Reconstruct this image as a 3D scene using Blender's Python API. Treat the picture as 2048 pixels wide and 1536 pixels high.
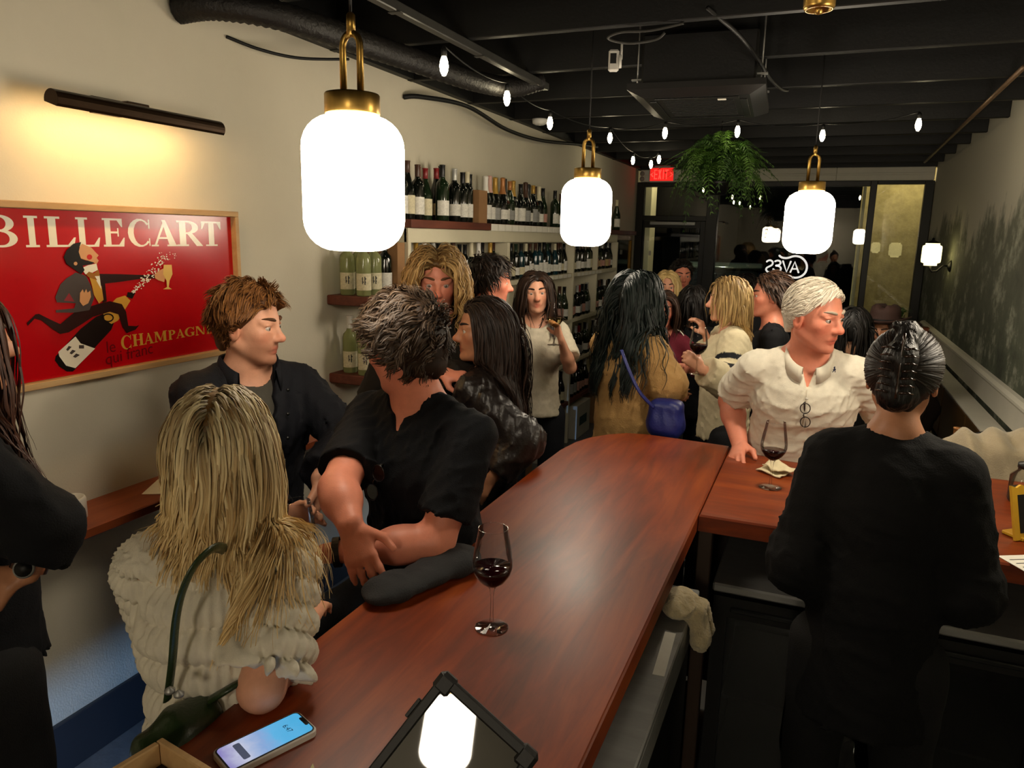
import bpy, math, random
import numpy as np
from mathutils import Matrix, Vector
random.seed(7)
PI = math.pi
for _o in list(bpy.data.objects):
    bpy.data.objects.remove(_o)
SC = bpy.context.scene
COL = SC.collection

# ------------------------------------------------------------------ camera
FPX, CXP, CYP, CAMH = 1480.0, 1024.0, 768.0, 1.93
def _n(v):
    v = np.array(v, float); return v / np.linalg.norm(v)
_d = _n((626, 285, -FPX)); _r = -np.array((-3624, 378, -FPX)); _r = _n(_r - _d * _r.dot(_d)); _u = np.cross(_r, _d)
CAMR = np.array([_r, _d, _u]); CAMC = np.array([0, 0, CAMH])
cam = bpy.data.cameras.new('camera'); cam.sensor_fit = 'HORIZONTAL'; cam.sensor_width = 36
cam.lens = FPX / 2048 * 36; cam.clip_start = 0.05; cam.clip_end = 200
camo = bpy.data.objects.new('camera', cam); COL.objects.link(camo)
mw = Matrix.Identity(4)
for i in range(3):
    for j in range(3): mw[i][j] = CAMR[i][j]
    mw[i][3] = CAMC[i]
camo.matrix_world = mw
SC.camera = camo
# ------------------------------------------------------------------ world (night) and exposure
W = bpy.data.worlds.new('night'); SC.world = W; W.use_nodes = True
W.node_tree.nodes['Background'].inputs[0].default_value = (0.004, 0.006, 0.012, 1)
W.node_tree.nodes['Background'].inputs[1].default_value = 1.0
SC.view_settings.view_transform = 'Standard'; SC.view_settings.look = 'None'
SC.view_settings.gamma = 1.0; SC.view_settings.use_curve_mapping = False
SC.view_settings.exposure = 0.0
E_PEND = 22.0; E_SPOT = 45.0; E_BULB = 42.0; E_SCONCE = 3.0; E_PICT = 4.5; E_STREET = 26.0; E_BLUE = 550.0

def at(x, y, axis, val):
    """point of a world plane (axis 0/1/2 = val) under photograph pixel x, y"""
    q = CAMR @ np.array([(x - CXP) / FPX, -(y - CYP) / FPX, -1.0])
    return CAMC + q * ((val - CAMC[axis]) / q[axis])
def deep(x, y, t):
    return CAMC + CAMR @ np.array([(x - CXP) / FPX, -(y - CYP) / FPX, -1.0]) * t

# ------------------------------------------------------------------ materials
def lin(c):
    if isinstance(c, str):
        c = [int(c[i:i + 2], 16) / 255 for i in (1, 3, 5)]
    return tuple((x / 12.92 if x <= 0.04045 else ((x + 0.055) / 1.055) ** 2.4) for x in c)
MATS = {}
def mat(name, col='#808080', rough=0.5, metal=0.0, spec=0.5, var=None, bump=None, emit=None, coat=0.0, trans=0.0, ior=1.45,
        attr=None, sheen=0.0, alpha=None, sub=0.0):
    if name in MATS: return MATS[name]
    m = bpy.data.materials.new(name); m.use_nodes = True; nt = m.node_tree
    b = nt.nodes['Principled BSDF']; L = nt.links
    c = lin(col) if not isinstance(col, tuple) else col
    b.inputs['Base Color'].default_value = (*c, 1)
    b.inputs['Roughness'].default_value = rough; b.inputs['Metallic'].default_value = metal
    b.inputs['Specular IOR Level'].default_value = spec; b.inputs['IOR'].default_value = ior
    b.inputs['Coat Weight'].default_value = coat; b.inputs['Coat Roughness'].default_value = 0.12
    b.inputs['Transmission Weight'].default_value = trans
    if sheen: b.inputs['Sheen Weight'].default_value = sheen; b.inputs['Sheen Roughness'].default_value = 0.5
    if sub: b.inputs['Subsurface Weight'].default_value = sub; b.inputs['Subsurface Radius'].default_value = (0.012, 0.004, 0.002); b.inputs['Subsurface Scale'].default_value = 1.0
    tc = nt.nodes.new('ShaderNodeTexCoord')
    src = None
    if attr:
        a = nt.nodes.new('ShaderNodeAttribute'); a.attribute_name = attr; src = a.outputs['Color']
        L.new(src, b.inputs['Base Color'])
    if var:
        sc_, amt = var[0], var[1]; stretch = var[2] if len(var) > 2 else (1, 1, 1)
        mp = nt.nodes.new('ShaderNodeMapping'); mp.inputs['Scale'].default_value = stretch; L.new(tc.outputs['Object'], mp.inputs['Vector'])
        nz = nt.nodes.new('ShaderNodeTexNoise'); nz.inputs['Scale'].default_value = sc_; nz.inputs['Detail'].default_value = 6; nz.inputs['Roughness'].default_value = 0.6
        L.new(mp.outputs[0], nz.inputs['Vector'])
        rp = nt.nodes.new('ShaderNodeValToRGB'); rp.color_ramp.elements[0].position = 0.3; rp.color_ramp.elements[1].position = 0.7
        rp.color_ramp.elements[0].color = (1 - amt,) * 3 + (1,); rp.color_ramp.elements[1].color = (1 + amt * 0.6,) * 3 + (1,)
        L.new(nz.outputs['Fac'], rp.inputs[0])
        mx = nt.nodes.new('ShaderNodeMix'); mx.data_type = 'RGBA'; mx.blend_type = 'MULTIPLY'; mx.inputs[0].default_value = 1
        if src: L.new(src, mx.inputs[6])
        else: mx.inputs[6].default_value = (*c, 1)
        L.new(rp.outputs[0], mx.inputs[7]); L.new(mx.outputs[2], b.inputs['Base Color'])
    if bump:
        sc_, st = bump[0], bump[1]; stretch = bump[2] if len(bump) > 2 else (1, 1, 1)
        mp = nt.nodes.new('ShaderNodeMapping'); mp.inputs['Scale'].default_value = stretch; L.new(tc.outputs['Object'], mp.inputs['Vector'])
        nz = nt.nodes.new('ShaderNodeTexNoise'); nz.inputs['Scale'].default_value = sc_; nz.inputs['Detail'].default_value = 4
        L.new(mp.outputs[0], nz.inputs['Vector'])
        bp = nt.nodes.new('ShaderNodeBump'); bp.inputs['Strength'].default_value = st; bp.inputs['Distance'].default_value = bump[3] if len(bump) > 3 else 0.01
        L.new(nz.outputs['Fac'], bp.inputs['Height']); L.new(bp.outputs[0], b.inputs['Normal'])
    if emit:
        ec, es = emit; b.inputs['Emission Color'].default_value = (*(lin(ec) if isinstance(ec, str) else ec), 1); b.inputs['Emission Strength'].default_value = es
    MATS[name] = m
    return m

def glass_mat(name, col=(1, 1, 1), rough=0.0, tint=1.0, ior=1.5):
    """thin clear glass: fresnel mix of transparent and glossy"""
    if name in MATS: return MATS[name]
    m = bpy.data.materials.new(name); m.use_nodes = True; nt = m.node_tree; nt.nodes.clear(); L = nt.links
    out = nt.nodes.new('ShaderNodeOutputMaterial'); tr = nt.nodes.new('ShaderNodeBsdfTransparent'); gl = nt.nodes.new('ShaderNodeBsdfGlossy')
    tr.inputs[0].default_value = (*col, 1); gl.inputs['Roughness'].default_value = rough
    fr = nt.nodes.new('ShaderNodeFresnel'); fr.inputs[0].default_value = ior
    ml = nt.nodes.new('ShaderNodeMath'); ml.operation = 'MULTIPLY'; ml.inputs[1].default_value = tint; L.new(fr.outputs[0], ml.inputs[0])
    mx = nt.nodes.new('ShaderNodeMixShader'); L.new(ml.outputs[0], mx.inputs[0]); L.new(tr.outputs[0], mx.inputs[1]); L.new(gl.outputs[0], mx.inputs[2])
    L.new(mx.outputs[0], out.inputs[0]); MATS[name] = m
    return m

# ------------------------------------------------------------------ mesh helpers
def tag(o, label=None, cat=None, group=None, kind=None):
    if label: o['label'] = label
    if cat: o['category'] = cat
    if group: o['group'] = group
    if kind: o['kind'] = kind
    return o
def empty(name, loc=(0, 0, 0), rz=0.0, label=None, cat=None, group=None):
    o = bpy.data.objects.new(name, None); COL.objects.link(o); o.location = loc; o.rotation_euler = (0, 0, rz); o.empty_display_size = 0.1
    return tag(o, label, cat, group)
def np_mesh(name, V, quads=None, tris=None, smooth=True, colors=None):
    me = bpy.data.meshes.new(name); V = np.asarray(V, np.float32)
    me.vertices.add(len(V)); me.vertices.foreach_set('co', V.ravel())
    parts = [p for p in (quads, tris) if p is not None and len(p)]
    nl = sum(p.size for p in parts); nf = sum(len(p) for p in parts)
    me.loops.add(nl); me.polygons.add(nf)
    li = np.concatenate([np.asarray(p, np.int32).ravel() for p in parts])
    st = []; s = 0
    for p in parts:
        k = p.shape[1]; st.append(s + np.arange(len(p), dtype=np.int32) * k); s += p.size
    me.loops.foreach_set('vertex_index', li); me.polygons.foreach_set('loop_start', np.concatenate(st).astype(np.int32))
    me.polygons.foreach_set('use_smooth', np.full(nf, smooth, bool))
    if colors is not None:
        ca = me.color_attributes.new('Col', 'FLOAT_COLOR', 'POINT')
        cc = np.ones((len(V), 4), np.float32); cc[:, :3] = colors; ca.data.foreach_set('color', cc.ravel())
    me.update(calc_edges=True); me.validate()
    return me
def link(name, me, m=None, parent=None, loc=(0, 0, 0)):
    o = bpy.data.objects.new(name, me); COL.objects.link(o)
    if m is not None and not me.materials: me.materials.append(m)
    if parent is not None: o.parent = parent
    o.location = loc
    return o
class MB:
    def __init__(s): s.v = []; s.f = []; s.sm = []
    def add(s, vs, fs, smooth=False, M=None):
        b = len(s.v)
        for p in vs: s.v.append(tuple(M @ Vector(p)) if M is not None else tuple(p))
        for f in fs: s.f.append(tuple(b + i for i in f)); s.sm.append(smooth)
        return s
    def box(s, x0, x1, y0, y1, z0, z1, M=None, bev=0.0):
        if bev > 0:
            b = bev; vs = []; 
            X = (x0, x1); Y = (y0, y1); Z = (z0, z1); idx = {}
            for i in (0, 1):
                for j in (0, 1):
                    for k in (0, 1):
                        sx, sy, sz = (1 - 2 * i), (1 - 2 * j), (1 - 2 * k)
                        idx[i, j, k] = len(vs)
                        vs += [(X[i], Y[j] + sy * b, Z[k] + sz * b), (X[i] + sx * b, Y[j], Z[k] + sz * b), (X[i] + sx * b, Y[j] + sy * b, Z[k])]
            fs = []
            def q(a): fs.append(tuple(a))
            g = lambda i, j, k, ax: idx[i, j, k] + ax
            q([g(0,0,0,0), g(0,0,1,0), g(0,1,1,0), g(0,1,0,0)]); q([g(1,0,0,0), g(1,1,0,0), g(1,1,1,0), g(1,0,1,0)])
            q([g(0,0,0,1), g(1,0,0,1), g(1,0,1,1), g(0,0,1,1)]); q([g(0,1,0,1), g(0,1,1,1), g(1,1,1,1), g(1,1,0,1)])
            q([g(0,0,0,2), g(0,1,0,2), g(1,1,0,2), g(1,0,0,2)]); q([g(0,0,1,2), g(1,0,1,2), g(1,1,1,2), g(0,1,1,2)])
            for k in (0, 1):
                for j in (0, 1):
                    a = [g(0,j,k,1), g(1,j,k,1), g(1,j,k,2), g(0,j,k,2)]; q(a if (j == 0) == (k == 1) else a[::-1])
                for i in (0, 1):
                    a = [g(i,0,k,0), g(i,1,k,0), g(i,1,k,2), g(i,0,k,2)]; q(a[::-1] if (i == 0) == (k == 1) else a)
            for i in (0, 1):
                for j in (0, 1):
                    a = [g(i,j,0,0), g(i,j,1,0), g(i,j,1,1), g(i,j,0,1)]; q(a if (i == 0) == (j == 0) else a[::-1])
            for i in (0, 1):
                for j in (0, 1):
                    for k in (0, 1):
                        a = [g(i,j,k,0), g(i,j,k,1), g(i,j,k,2)]; q(a if (i + j + k) % 2 == 1 else a[::-1])
            return s.add(vs, fs, False, M)
        vs = [(x0,y0,z0),(x1,y0,z0),(x1,y1,z0),(x0,y1,z0),(x0,y0,z1),(x1,y0,z1),(x1,y1,z1),(x0,y1,z1)]
        return s.add(vs, [(0,3,2,1),(4,5,6,7),(0,1,5,4),(1,2,6,5),(2,3,7,6),(3,0,4,7)], False, M)
    def lathe(s, prof, n=20, M=None, c=(0, 0, 0), smooth=True, caps=True):
        vs = []; fs = []; k = len(prof)
        for i in range(n):
            a = 2 * PI * i / n
            for (r, z) in prof: vs.append((c[0] + r * math.cos(a), c[1] + r * math.sin(a), c[2] + z))
        for i in range(n):
            j = (i + 1) % n
            for q in range(k - 1): fs.append((i*k+q, j*k+q, j*k+q+1, i*k+q+1))
        if caps:
            if prof[0][0] > 1e-5: fs.append(tuple(i*k for i in range(n))[::-1])
            if prof[-1][0] > 1e-5: fs.append(tuple(i*k+k-1 for i in range(n)))
        return s.add(vs, fs, smooth, M)
    def tube(s, path, r, n=8, smooth=True, closed=False, sq=1.0, caps=True):
        P = [Vector(p) for p in path]; m = len(P); vs = []; fs = []
        rr = r if hasattr(r, '__len__') else [r] * m
        up = None
        for i in range(m):
            t = (P[(i+1) % m] - P[i-1]) if closed or 0 < i < m-1 else (P[min(i+1, m-1)] - P[max(i-1, 0)])
            t = t.normalized() if t.length > 1e-9 else Vector((0, 0, 1))
            if up is None: up = Vector((0, 0, 1)) if abs(t.z) < 0.9 else Vector((1, 0, 0))
            a = t.cross(up); a = a.normalized() if a.length > 1e-6 else t.orthogonal().normalized(); up = a.cross(t).normalized()
            for j in range(n):
                an = 2 * PI * j / n; vs.append(P[i] + a * (math.cos(an) * rr[i]) + up * (math.sin(an) * rr[i] * sq))
        for i in range(m if closed else m - 1):
            for j in range(n):
                i2 = (i + 1) % m; j2 = (j + 1) % n; fs.append((i*n+j, i*n+j2, i2*n+j2, i2*n+j))
        if caps and not closed: fs.append(tuple(range(n))[::-1]); fs.append(tuple((m-1)*n + j for j in range(n)))
        return s.add(vs, fs, smooth)
    def prism(s, poly, z0, z1, M=None, smooth=False):
        n = len(poly); vs = [(p[0], p[1], z0) for p in poly] + [(p[0], p[1], z1) for p in poly]
        fs = [tuple(range(n))[::-1], tuple(range(n, 2*n))] + [(i, (i+1) % n, n + (i+1) % n, n + i) for i in range(n)]
        return s.add(vs, fs, smooth, M)
    def build(s, name, m=None, parent=None, loc=(0, 0, 0)):
        me = bpy.data.meshes.new(name); me.from_pydata(s.v, [], s.f); me.update()
        me.polygons.foreach_set('use_smooth', s.sm)
        return link(name, me, m, parent, loc)
def rotm(axis, ang, loc=(0, 0, 0)): return Matrix.Translation(loc) @ Matrix.Rotation(ang, 4, axis)
def struct(o): o['kind'] = 'structure'; return o
def arc(cx, cy, r, a0, a1, n, ry=None):
    ry = r if ry is None else ry
    return [(cx + r * math.cos(a0 + (a1 - a0) * i / n), cy + ry * math.sin(a0 + (a1 - a0) * i / n)) for i in range(n + 1)]
def copy_tree(o, parent=None):
    c = o.copy(); COL.objects.link(c); c.parent = parent
    for ch in list(o.children): copy_tree(ch, c)
    return c
# ------------------------------------------------------------------ the room shell
LX, RX, FY, BY, ZC = -2.35, 1.10, 9.95, -2.6, 2.80
m_plaster = mat('plaster', '#cfc8b4', 0.85, var=(1.3, 0.07), bump=(140, 0.08))
m_plaster2 = mat('plaster_lower', '#b9bab4', 0.8, var=(1.6, 0.08), bump=(140, 0.08))
m_black = mat('black_paint', '#040404', 0.55, var=(5, 0.25), bump=(60, 0.1))
m_blackmetal = mat('black_metal', '#111110', 0.4, 0.0, bump=(80, 0.05))
m_floor = mat('floor_concrete', '#5d5c5a', 0.45, var=(3, 0.3), bump=(30, 0.1))
m_white = mat('white_paint', '#d6d2c4', 0.5, var=(6, 0.05), bump=(90, 0.04))
m_cream = mat('cream_paint', '#cfc8ae', 0.5, var=(4, 0.06), bump=(90, 0.05))
m_brass = mat('brushed_brass', '#b08d4a', 0.32, 1.0, var=(60, 0.12, (1, 1, 0.05)))
m_steel = mat('steel', '#9a9a97', 0.42, 0.55, var=(25, 0.12, (0.2, 1, 1)), bump=(200, 0.05, (0.1, 1, 1)))
m_darksteel = mat('dark_steel', '#3b3c3c', 0.4, 0.9, var=(18, 0.15))
m_pipe = mat('grey_conduit', '#3a3936', 0.5, 0.3, var=(9, 0.2))

struct(MB().box(LX-0.12, RX+0.12, BY-0.1, FY+0.02, -0.1, 0).build('floor', m_floor))
struct(MB().box(LX-0.12, LX, BY, FY, 0, 3.06).build('wall_left', m_plaster))
struct(MB().box(LX-0.12, RX+0.12, BY-0.12, BY, 0, 3.06).build('wall_back', m_plaster))
m_base = mat('baseboard_paint', '#2e3238', 0.4, var=(3, 0.1))
struct(MB().box(LX+0.0005, LX+0.02, BY, 3.5, 0, 0.20, bev=0.004).build('baseboard_left', m_base))
# right wall with a printed forest mural above the chair rail
def mural_mat():
    m = bpy.data.materials.new('mural_wall'); m.use_nodes = True; nt = m.node_tree; L = nt.links; b = nt.nodes['Principled BSDF']; b.inputs['Roughness'].default_value = 0.8
    tc = nt.nodes.new('ShaderNodeTexCoord'); sp = nt.nodes.new('ShaderNodeSeparateXYZ'); L.new(tc.outputs['Object'], sp.inputs[0])
    def noise(scale, stretch, detail=6, rough=0.6):
        mp = nt.nodes.new('ShaderNodeMapping'); mp.inputs['Scale'].default_value = stretch; L.new(tc.outputs['Object'], mp.inputs[0])
        n = nt.nodes.new('ShaderNodeTexNoise'); n.inputs['Scale'].default_value = scale; n.inputs['Detail'].default_value = detail; n.inputs['Roughness'].default_value = rough; L.new(mp.outputs[0], n.inputs['Vector']); return n.outputs['Fac']
    def math_(op, a, bb):
        n = nt.nodes.new('ShaderNodeMath'); n.operation = op
        for i, v in enumerate((a, bb)):
            if isinstance(v, (int, float)): n.inputs[i].default_value = v
            else: L.new(v, n.inputs[i])
        return n.outputs[0]
    # treeline height = 1.95 + tall crowns
    tl = math_('ADD', math_('MULTIPLY', noise(1.0, (1, 1.3, 0.25), 5, 0.65), 1.5), 1.42)
    dz = math_('SUBTRACT', tl, sp.outputs[2])
    edge = math_('MULTIPLY', math_('ADD', dz, math_('MULTIPLY', math_('SUBTRACT', noise(9, (1, 1, 1)), 0.5), 0.35)), 7)
    mk = nt.nodes.new('ShaderNodeClamp'); L.new(edge, mk.inputs[0])
    r1 = nt.nodes.new('ShaderNodeValToRGB'); e = r1.color_ramp.elements
    e[0].position = 0.36; e[0].color = (*lin('#363b32'), 1); e[1].position = 0.66; e[1].color = (*lin('#b7b8a6'), 1)
    k = e.new(0.52); k.color = (*lin('#565c4c'), 1)
    nf = math_('ADD', math_('MULTIPLY', noise(3.0, (1, 0.8, 1.0), 8, 0.7), 0.75), math_('MULTIPLY', noise(14, (1, 0.8, 0.8), 4, 0.6), 0.25))
    L.new(nf, r1.inputs[0])
    fade = nt.nodes.new('ShaderNodeMapRange'); L.new(sp.outputs[2], fade.inputs[0]); fade.inputs[1].default_value = 1.1; fade.inputs[2].default_value = 2.4; fade.inputs[3].default_value = 1.0; fade.inputs[4].default_value = 0.75
    fac = math_('MULTIPLY', mk.outputs[0], fade.outputs[0])
    mx = nt.nodes.new('ShaderNodeMix'); mx.data_type = 'RGBA'; L.new(fac, mx.inputs[0]); mx.inputs[6].default_value = (*lin('#c9c4b2'), 1); L.new(r1.outputs[0], mx.inputs[7])
    L.new(mx.outputs[2], b.inputs['Base Color'])
    return m
struct(MB().box(RX, RX+0.12, BY, FY, 0, 3.06).build('wall_right', mural_mat()))
b = MB().box(RX-0.018, RX-0.0005, BY, 9.3, 0.90, 1.045, bev=0.003); struct(b.build('trim_1', m_white))
b = MB().prism([(0, 0), (0.03, 0.0), (0.045, 0.02), (0.045, 0.035), (0.025, 0.05), (0, 0.055)], BY, 9.3, Matrix(((-1, 0, 0, RX-0.0005), (0, 0, 1, 0), (0, 1, 0, 1.046), (0, 0, 0, 1)))); struct(b.build('trim_2', m_white))
# ceiling deck and joists
ceil = struct(MB().box(LX-0.12, RX+0.12, BY-0.1, FY+0.02, 3.06, 3.16).build('ceiling', m_black))
jy = [-1.9, -1.15, -0.4, 0.35, 1.05, 1.75, 2.5, 3.25, 4.0, 4.8, 5.54, 6.28, 7.05, 7.8, 8.6, 9.4]
for y in jy:
    MB().box(LX+0.002, RX-0.002, y, y+0.045, ZC, 3.059, bev=0.004).build('joist', m_black, ceil)
# left wall top plate, black
struct(MB().box(LX+0.001, LX+0.05, BY, FY-0.05, ZC+0.005, 3.055).build('trim_3', m_black))

# ------------------------------------------------------------------ shop front (far wall)
sf = struct(empty('wall_front', (0, FY, 0)))
MB().box(LX+0.001, RX-0.001, -0.04, 0.06, 2.791, 3.058).build('upper_wall', m_black, sf)
m_frame = mat('window_frame_black', '#15140f', 0.4, 0.2, bump=(90, 0.04))
def fr(x0, x1, z0, z1, nm='frame_post', y0=-0.05, y1=0.06, m=m_frame): return MB().box(x0, x1, y0, y1, z0, z1, bev=0.004).build(nm, m, sf)
for i, (a_, c_) in enumerate(((-2.30, -1.40), (-1.398, 0.05), (0.052, 1.08))):
    MB().box(a_, c_, -0.09, 0.06, 2.64, 2.79, bev=0.006).build('header_board', m_white, sf)
    MB().box(a_, c_, -0.105, -0.0905, 2.70, 2.725, bev=0.003).build('header_bead', m_white, sf)
fr(-2.345, -2.25, 0.0, 2.64); fr(-1.43, -1.29, 0.0, 2.64, y0=-0.08); fr(0.435, 0.505, 0.0, 2.64); fr(1.0, 1.095, 0.0, 2.64)
fr(-2.25, -1.43, 2.15, 2.215, 'transom_bar'); fr(-2.25, -1.43, 2.58, 2.64, 'frame_rail'); fr(-1.29, 0.435, 2.58, 2.64, 'frame_rail'); fr(0.505, 1.0, 2.60, 2.64, 'frame_rail')
fr(-2.25, -1.43, 0.0, 0.12, 'frame_rail'); fr(-1.29, 0.435, 0.0, 0.55, 'sill_panel'); fr(0.505, 1.0, 0.0, 0.55, 'sill_panel')
fr(0.365, 0.40, 0.55, 2.58, 'trim_strip', 0.065, 0.09, m_cream)
m_pane = glass_mat('window_glass', (0.93, 0.95, 0.92), 0.0, 1.3)
for i, (x0, x1, z0, z1) in enumerate(((-1.29, 0.435, 0.55, 2.58), (0.505, 1.0, 0.55, 2.60), (-2.25, -1.43, 2.215, 2.58))):
    w = struct(MB().box(x0, x1, FY, FY+0.008, z0, z1).build('window_%d' % (i+1), m_pane))
# door with glass, closer box and hinge stile
dr = struct(empty('door_1', (-2.25, FY, 0)))
MB().box(0.002, 0.02, -0.02, 0.03, 0.12, 2.148, bev=0.003).build('door_stile', m_frame, dr); MB().box(0.75, 0.818, -0.02, 0.03, 0.12, 2.148, bev=0.003).build('door_stile', m_frame, dr)
MB().box(0.02, 0.75, -0.02, 0.03, 2.06, 2.148, bev=0.003).build('door_rail', m_frame, dr); MB().box(0.02, 0.75, -0.02, 0.03, 0.12, 0.35, bev=0.003).build('door_rail', m_frame, dr)
MB().box(0.02, 0.75, 0.002, 0.010, 0.35, 2.06).build('door_glass', m_pane, dr)
MB().box(0.10, 0.69, -0.07, -0.021, 2.095, 2.14, bev=0.006).build('door_closer', m_steel, dr)
MB().box(0.10, 0.13, -0.03, -0.0215, 1.70, 1.76).build('notice_card', m_white, dr)
MB().tube([(0.72, -0.021, 0.85), (0.72, -0.06, 0.87), (0.72, -0.06, 1.15), (0.72, -0.021, 1.17)], 0.012).build('door_handle', m_steel, dr)

# ------------------------------------------------------------------ the street at night
struct(MB().box(-9, 9, FY+0.03, 26, -0.22, -0.1).build('ground_street', mat('asphalt', '#1d1d1e', 0.7, var=(4, 0.2), bump=(60, 0.3))))
m_stucco = mat('stucco', '#b9a878', 0.9, var=(9, 0.28), bump=(38, 0.5))
struct(MB().box(0.40, 3.4, 11.2, 11.4, -0.1, 3.6).build('wall_outside', m_stucco))
struct(MB().box(-2.50, -2.205, 10.2, 10.5, -0.1, 3.6, bev=0.01).build('column_outside', mat('column_paint', '#e6dfc0', 0.7, var=(5, 0.06))))
struct(MB().box(-9, 9, 25.8, 26, -0.1, 5).build('wall_across', mat('dark_facade', '#22231f', 0.8, var=(2, 0.4))))
for nm, loc, e, c in (('porch_lamp_light', (0.95, 10.55, 2.9), E_STREET, (1, 0.86, 0.52)), ('entry_lamp_light', (-1.75, 10.15, 2.95), E_STREET*0.8, (1, 0.84, 0.5))):
    l = bpy.data.lights.new(nm, 'POINT'); l.energy = e; l.color = c; l.shadow_soft_size = 0.06
    o = bpy.data.objects.new(nm, l); COL.objects.link(o); o.location = loc
    t = empty('outdoor_lamp', (loc[0], loc[1]+0.0, loc[2]+0.10), label='small outdoor soffit lamp outside the shop %s' % ('window' if loc[0] > 0 else 'door'), cat='lamp')
    MB().lathe([(0.05, 0.10), (0.06, 0.06), (0.06, 0.0)], 16).build('lamp_housing', m_blackmetal, t)
    MB().box(-0.02, 0.02, -0.6, 0.0, 0.06, 0.10).build('lamp_arm', m_blackmetal, t)

# ------------------------------------------------------------------ bar
m_wood = None
def wood(name, c0, c1, c2, rough=0.25, scale=(6, 0.7, 6), coat=0.3, axis=1):
    m = bpy.data.materials.new(name); m.use_nodes = True; nt = m.node_tree; L = nt.links; b = nt.nodes['Principled BSDF']
    b.inputs['Roughness'].default_value = rough; b.inputs['Coat Weight'].default_value = coat; b.inputs['Coat Roughness'].default_value = 0.18; b.inputs['Specular IOR Level'].default_value = 0.4
    tc = nt.nodes.new('ShaderNodeTexCoord'); mp = nt.nodes.new('ShaderNodeMapping'); mp.inputs['Scale'].default_value = scale; L.new(tc.outputs['Object'], mp.inputs[0])
    n1 = nt.nodes.new('ShaderNodeTexNoise'); n1.inputs['Scale'].default_value = 3.0; n1.inputs['Detail'].default_value = 8; n1.inputs['Roughness'].default_value = 0.65; n1.inputs['Distortion'].default_value = 0.6; L.new(mp.outputs[0], n1.inputs['Vector'])
    n2 = nt.nodes.new('ShaderNodeTexNoise'); n2.inputs['Scale'].default_value = 2.2; n2.inputs['Detail'].default_value = 3; L.new(tc.outputs['Object'], n2.inputs['Vector'])
    rp = nt.nodes.new('ShaderNodeValToRGB'); e = rp.color_ramp.elements; e[0].position = 0.28; e[0].color = (*lin(c0), 1); e[1].position = 0.78; e[1].color = (*lin(c2), 1); k = e.new(0.5); k.color = (*lin(c1), 1)
    ad = nt.nodes.new('ShaderNodeMath'); ad.operation = 'MULTIPLY_ADD'; L.new(n1.outputs['Fac'], ad.inputs[0]); ad.inputs[1].default_value = 0.65
    m2 = nt.nodes.new('ShaderNodeMath'); m2.operation = 'MULTIPLY'; L.new(n2.outputs['Fac'], m2.inputs[0]); m2.inputs[1].default_value = 0.35; L.new(m2.outputs[0], ad.inputs[2])
    L.new(ad.outputs[0], rp.inputs[0]); L.new(rp.outputs[0], b.inputs['Base Color'])
    rr = nt.nodes.new('ShaderNodeMapRange'); L.new(n2.outputs['Fac'], rr.inputs[0]); rr.inputs[3].default_value = rough - 0.06; rr.inputs[4].default_value = rough + 0.14; L.new(rr.outputs[0], b.inputs['Roughness'])
    bp = nt.nodes.new('ShaderNodeBump'); bp.inputs['Strength'].default_value = 0.06; L.new(n1.outputs['Fac'], bp.inputs['Height']); L.new(bp.outputs[0], b.inputs['Normal'])
    return m
m_bar = wood('bar_mahogany', '#431503', '#762c05', '#a04a0b', 0.38, coat=0.05)
m_barx = wood('bar_mahogany_cross', '#431503', '#762c05', '#a04a0b', 0.38, coat=0.05, scale=(0.7, 6, 6))
m_shelfwood = wood('shelf_walnut', '#3a1a12', '#5d2e20', '#7a4230', 0.5, coat=0.0)
m_ledge = wood('ledge_cherry', '#5a2413', '#86401f', '#9c5230', 0.4, coat=0.1)
m_oak = wood('oak_frame', '#9c7a4e', '#c09a68', '#d6b481', 0.5, coat=0.0)
m_panel = wood('bar_panel', '#1c120e', '#281a14', '#33221a', 0.6, coat=0.0)
BZ = 1.07; BT = 0.055
bar = empty('bar_counter', (-0.6, 1.6, 0), label='long mahogany bar counter running from foreground and turning along the far end', cat='bar counter')
def rel(p): return (p[0]+0.6, p[1]-1.6)
long_poly = [(-0.29, 0.05), (-0.29, 2.29), (-0.29, 3.16)] + [(-0.55, 3.185), (-0.66, 3.19), (-0.74, 3.17), (-0.81, 3.11), (-0.87, 3.02), (-0.905, 2.92), (-0.925, 2.78), (-0.93, 2.5), (-0.93, 0.05)]
def slab(poly, z0, z1, bev):
    # prism with a chamfered upper edge
    mb = MB(); n = len(poly); c = np.mean(np.array(poly), 0)
    P = np.array(poly); A = np.roll(P, 1, 0); B = np.roll(P, -1, 0)
    d1 = P - A; d2 = B - P; d1 /= np.linalg.norm(d1, axis=1)[:, None]; d2 /= np.linalg.norm(d2, axis=1)[:, None]
    nn = np.stack([-(d1+d2)[:, 1], (d1+d2)[:, 0]], 1); nn /= np.linalg.norm(nn, axis=1)[:, None]
    area = 0.5*np.sum(P[:, 0]*B[:, 1]-B[:, 0]*P[:, 1]); s = 1 if area > 0 else -1
    I = P + nn*bev*s
    vs = [(*p, z0) for p in P] + [(*p, z1-bev) for p in P] + [(*p, z1) for p in I]
    fs = [tuple(range(n))[::-1], tuple(range(2*n, 3*n))]
    for k in (0, 1):
        for i in range(n): j = (i+1) % n; fs.append((k*n+i, k*n+j, (k+1)*n+j, (k+1)*n+i))
    if s < 0: fs = [f[::-1] for f in fs]
    return mb.add(vs, fs)
slab([rel(p) for p in long_poly], BZ-BT, BZ, 0.006).build('bar_top', m_bar, bar)
slab([rel(p) for p in [(-0.287, 2.29), (RX-0.01, 2.29), (RX-0.01, 3.16), (-0.287, 3.16)]], BZ-BT, BZ, 0.006).build('bar_top', m_barx, bar)
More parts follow.
